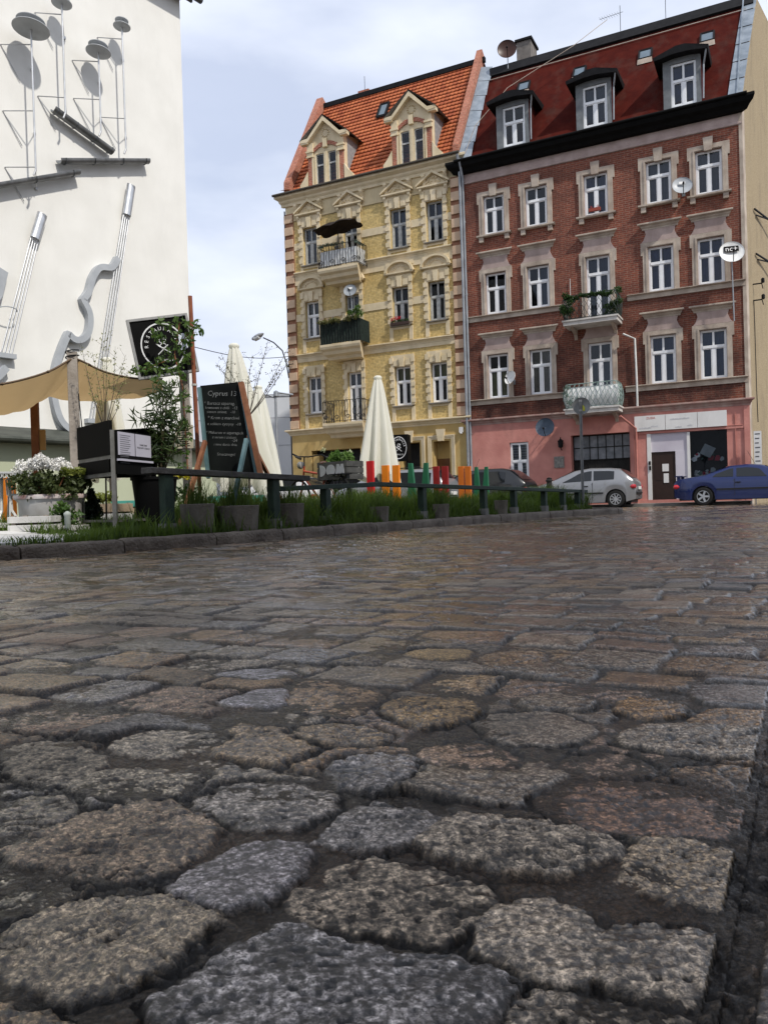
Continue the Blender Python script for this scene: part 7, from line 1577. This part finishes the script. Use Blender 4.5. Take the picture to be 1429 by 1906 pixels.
# black oval-logo sign before the yellow house
p=local((-1.70,-3.2,0)); sg=empty('street_sign',p,-FTH+R(12),'black box sign with white oval restaurant logo in front of the yellow house','sign')
mb=MB(); z0=2.05;z1=3.08; mb.box(-.36,.36,-.06,.5,z0,z1); mb.build('box',BOARDM,sg); mb=MB(); mb.tube([(-.3,.1,0),(-.3,.1,z0)],.03,6); mb.tube([(.3,.1,0),(.3,.1,z0)],.03,6); mb.build('posts',DARKT,sg)
mb=MB(); 
M0=Matrix.Translation((0,0,(z0+z1)/2)); tmp=MB(); round_logo(tmp,.44,-.064,'RESTAURACJA','CYPRYS 13',.10,.27,.72); mb.add([M0@Vector(v) for v in tmp.v],tmp.f); mb.build('lettering',LETW,sg)
# round road sign seen from behind
ps=at(1085,950,16.9); ps.z=.118; rs_=empty('road_sign',ps,R(-14),'round road sign seen from its grey back on a tall pole','road sign'); D=ps.y; H=at(1085,755,D).z-ps.z
mb=MB(); mb.tube([(0,0,-.05),(0,0,H+.14)],.030,12); mb.build('pole',mat('grey_pole',(.11,.115,.12),.5,metal=.3,vs=8,col2=(.16,.165,.17)),rs_,smooth=True)
mb=MB(); rr=16*D/1486; mb.lathe([(.01,-.012),(rr*.96,-.012),(rr,0),(rr,.012),(rr*.94,.006),(.01,.004)],(.02,.06,H),32,M=Matrix.Rotation(R(90),4,'X')); mb.build('sign_plate',mat('sign_back',(.16,.165,.165),.5,metal=.4,vs=5,col2=(.22,.225,.225)),rs_,smooth=True)
mb=MB(); mb.lathe([(.036,-.02),(.036,.02)],(0,0,H-.1),12); mb.lathe([(.036,-.02),(.036,.02)],(0,0,H+.1),12); mb.build('clamp',GALV,rs_); mb=MB(); mb.prism([(.04,-.10),(.09,-.11),(.09,-.03),(.06,.02),(.04,0)],.003,'y',.043); tmpo=mb.build('sticker',mat('yellow_sticker',(.5,.5,.05),.5),rs_); tmpo.location=(0,0,H)
# bollards and parked saddle near the cars
for (px,y0,lab) in ((1023,889,'short black bollard on the pavement left of the silver hatchback'),):
    u=F_=None; p=at(px,945,26.5); e=empty('bollard',(p.x,p.y,0),0,lab,'bollard'); H=at(px,y0,26.5).z; mb=MB(); mb.lathe([(.09,-.05),(.09,H-.14),(.12,H-.12),(.12,H-.08),(.08,H-.05),(.09,H-.02),(.0,H+.02)],(0,0,0),14); mb.build('post',BI,e,smooth=True)
# things beyond the corner on the right
cn=empty('ice_cream_figure',local((12.35,-1.2,0)),-FTH,'large model ice cream cone with white swirl behind the blue coupe','advertising figure')
H=3.0; mb=MB(); mb.lathe([(.10,.1),(.42,1.35),(.46,1.42),(.40,1.5)],(0,0,0),20); mb.build('wafer',mat('wafer_brown',(.16,.07,.025),.6,vs=14,col2=(.24,.11,.04),bump=.5,bs=20),cn,smooth=True)
mb=MB(); mb.tube([((.40-.36*t/60)*math.cos(t*.42)*1.0,(.40-.36*t/60)*math.sin(t*.42),1.45+1.5*(t/60)) for t in range(61)],[.15-.12*t/60 for t in range(61)],8); mb.lathe([(.38,1.4),(.30,1.9),(.12,2.6),(.0,2.9)],(0,0,0),16); mb.build('swirl',mat('soft_white',(.62,.60,.56),.5),cn,smooth=True)
for k,(u,w,z0,z1) in enumerate(((10.98,.25,1.0,2.55),(11.52,.20,1.9,2.45))):
    e=empty('price_board',local((u,-.35,0)),-FTH,('long' if k==0 else 'short')+' white price board with lines of print '+('next to the corner of the red house' if k==0 else 'beside the cone figure'),'sign'); mb=MB(); mb.box(-w/2,w/2,-.02,.02,z0,z1); mb.build('board',WP,e)
    mb=MB()
    for q in range(int((z1-z0)/.16)): mb.box(-w/2+.04,w/2-.05-.02*(q%3),-.024,-.0205,z1-.12-.16*q,z1-.08-.16*q)
    mb.build('print_lines',mat('print_grey',(.1,.1,.11)),e); mb=MB(); mb.box(-w/2,-w/2+.04,-.0,.02,-.05,z0); mb.build('post',WP,e)
# flower bits and grass
fl=empty('flower_bed',g3(553,11.5),0,'yellow and red flowers glowing behind the rail below the bicycle','flowers')
leaves('yellow_blossom',[(.05+.08*k,0,.22,.07) for k in range(4)],mat('yellow_petal',(.60,.52,.03),.6),fl,71,.03,40); leaves('red_blossom',[(-.30,.0,.2,.06),(-.12,.0,.22,.08)],mat('red_orange_petal',(.55,.06,.02),.6),fl,72,.03,50); leaves('leaves',[(-.2+.1*k,.02,.08,.09) for k in range(6)],LEAFM,fl,73,.03,40)
f2=empty('flower_bed',g3(330,9.6)+Vector((0,0,0)),0,'yellow flowers peeping under the nearest plank rail','flowers'); zz=hz(888,330,9.6)-GZ
leaves('yellow_blossom',[(-.05+.06*k,0,zz,.04) for k in range(4)],mat('yellow_petal',(.6,.52,.03)),f2,74,.022,30); leaves('leaves',[(-.1+.08*k,0,zz*.6+.06*k%.1,.12) for k in range(4)],LEAFD,f2,75,.03,60)
S1=KLEN
grass('grass',[(T0-3,T0+1.1,2.0,3.8,.20,GZ,.8),(T0+.8,T1,.9,2.6,.16,GZ,.6),(T0+.8,T1,.25,.9,.05,GZ,.35),(T1-.4,T2-.5,.50,1.7,.70,GZ,1.5),(T1,T2-2,1.2,4.0,.35,GZ,.9),(T0,T2-1,.17,.5,.12,GZ,.33),(T0+1.2,T2-1,.18,.34,.03,GZ,.9)],95000,3,.12,.40,GRASS)
# loose grit on the setts
g=noise_rng(5); V=[];F=[]
def pebbles(n,seed,nm,m,lo,hi):
    g=noise_rng(seed); mb=MB()
    for k in range(n):
        r=g.uniform(.35,2.2); a=g.uniform(-.55,.55); x=r*math.sin(a);y=r*math.cos(a); s=g.uniform(lo,hi)*(1 if g.random()<.9 else 1.8)
        z=.06*math.exp(-r/5)-.016+s*.4+.004*g.random()
        Mx=Matrix.Translation((x,y,z))@Matrix.Rotation(g.uniform(0,6),4,'Z')@Matrix.Diagonal((s,s*.8,s*.6,1))
        mb.lathe([(.001,-1),(.7,-.6),(1,0),(.75,.6),(.001,.9)],(0,0,0),6,M=Mx)
    tag(mb.build(nm,m,smooth=True),kind='stuff')
pebbles(420,5,'grit',mat('dark_grit',(.012,.011,.010),.6,var=.3),.0015,.0040); pebbles(130,6,'grit',mat('pale_grit',(.22,.20,.16),.7,var=.3),.0012,.0028)
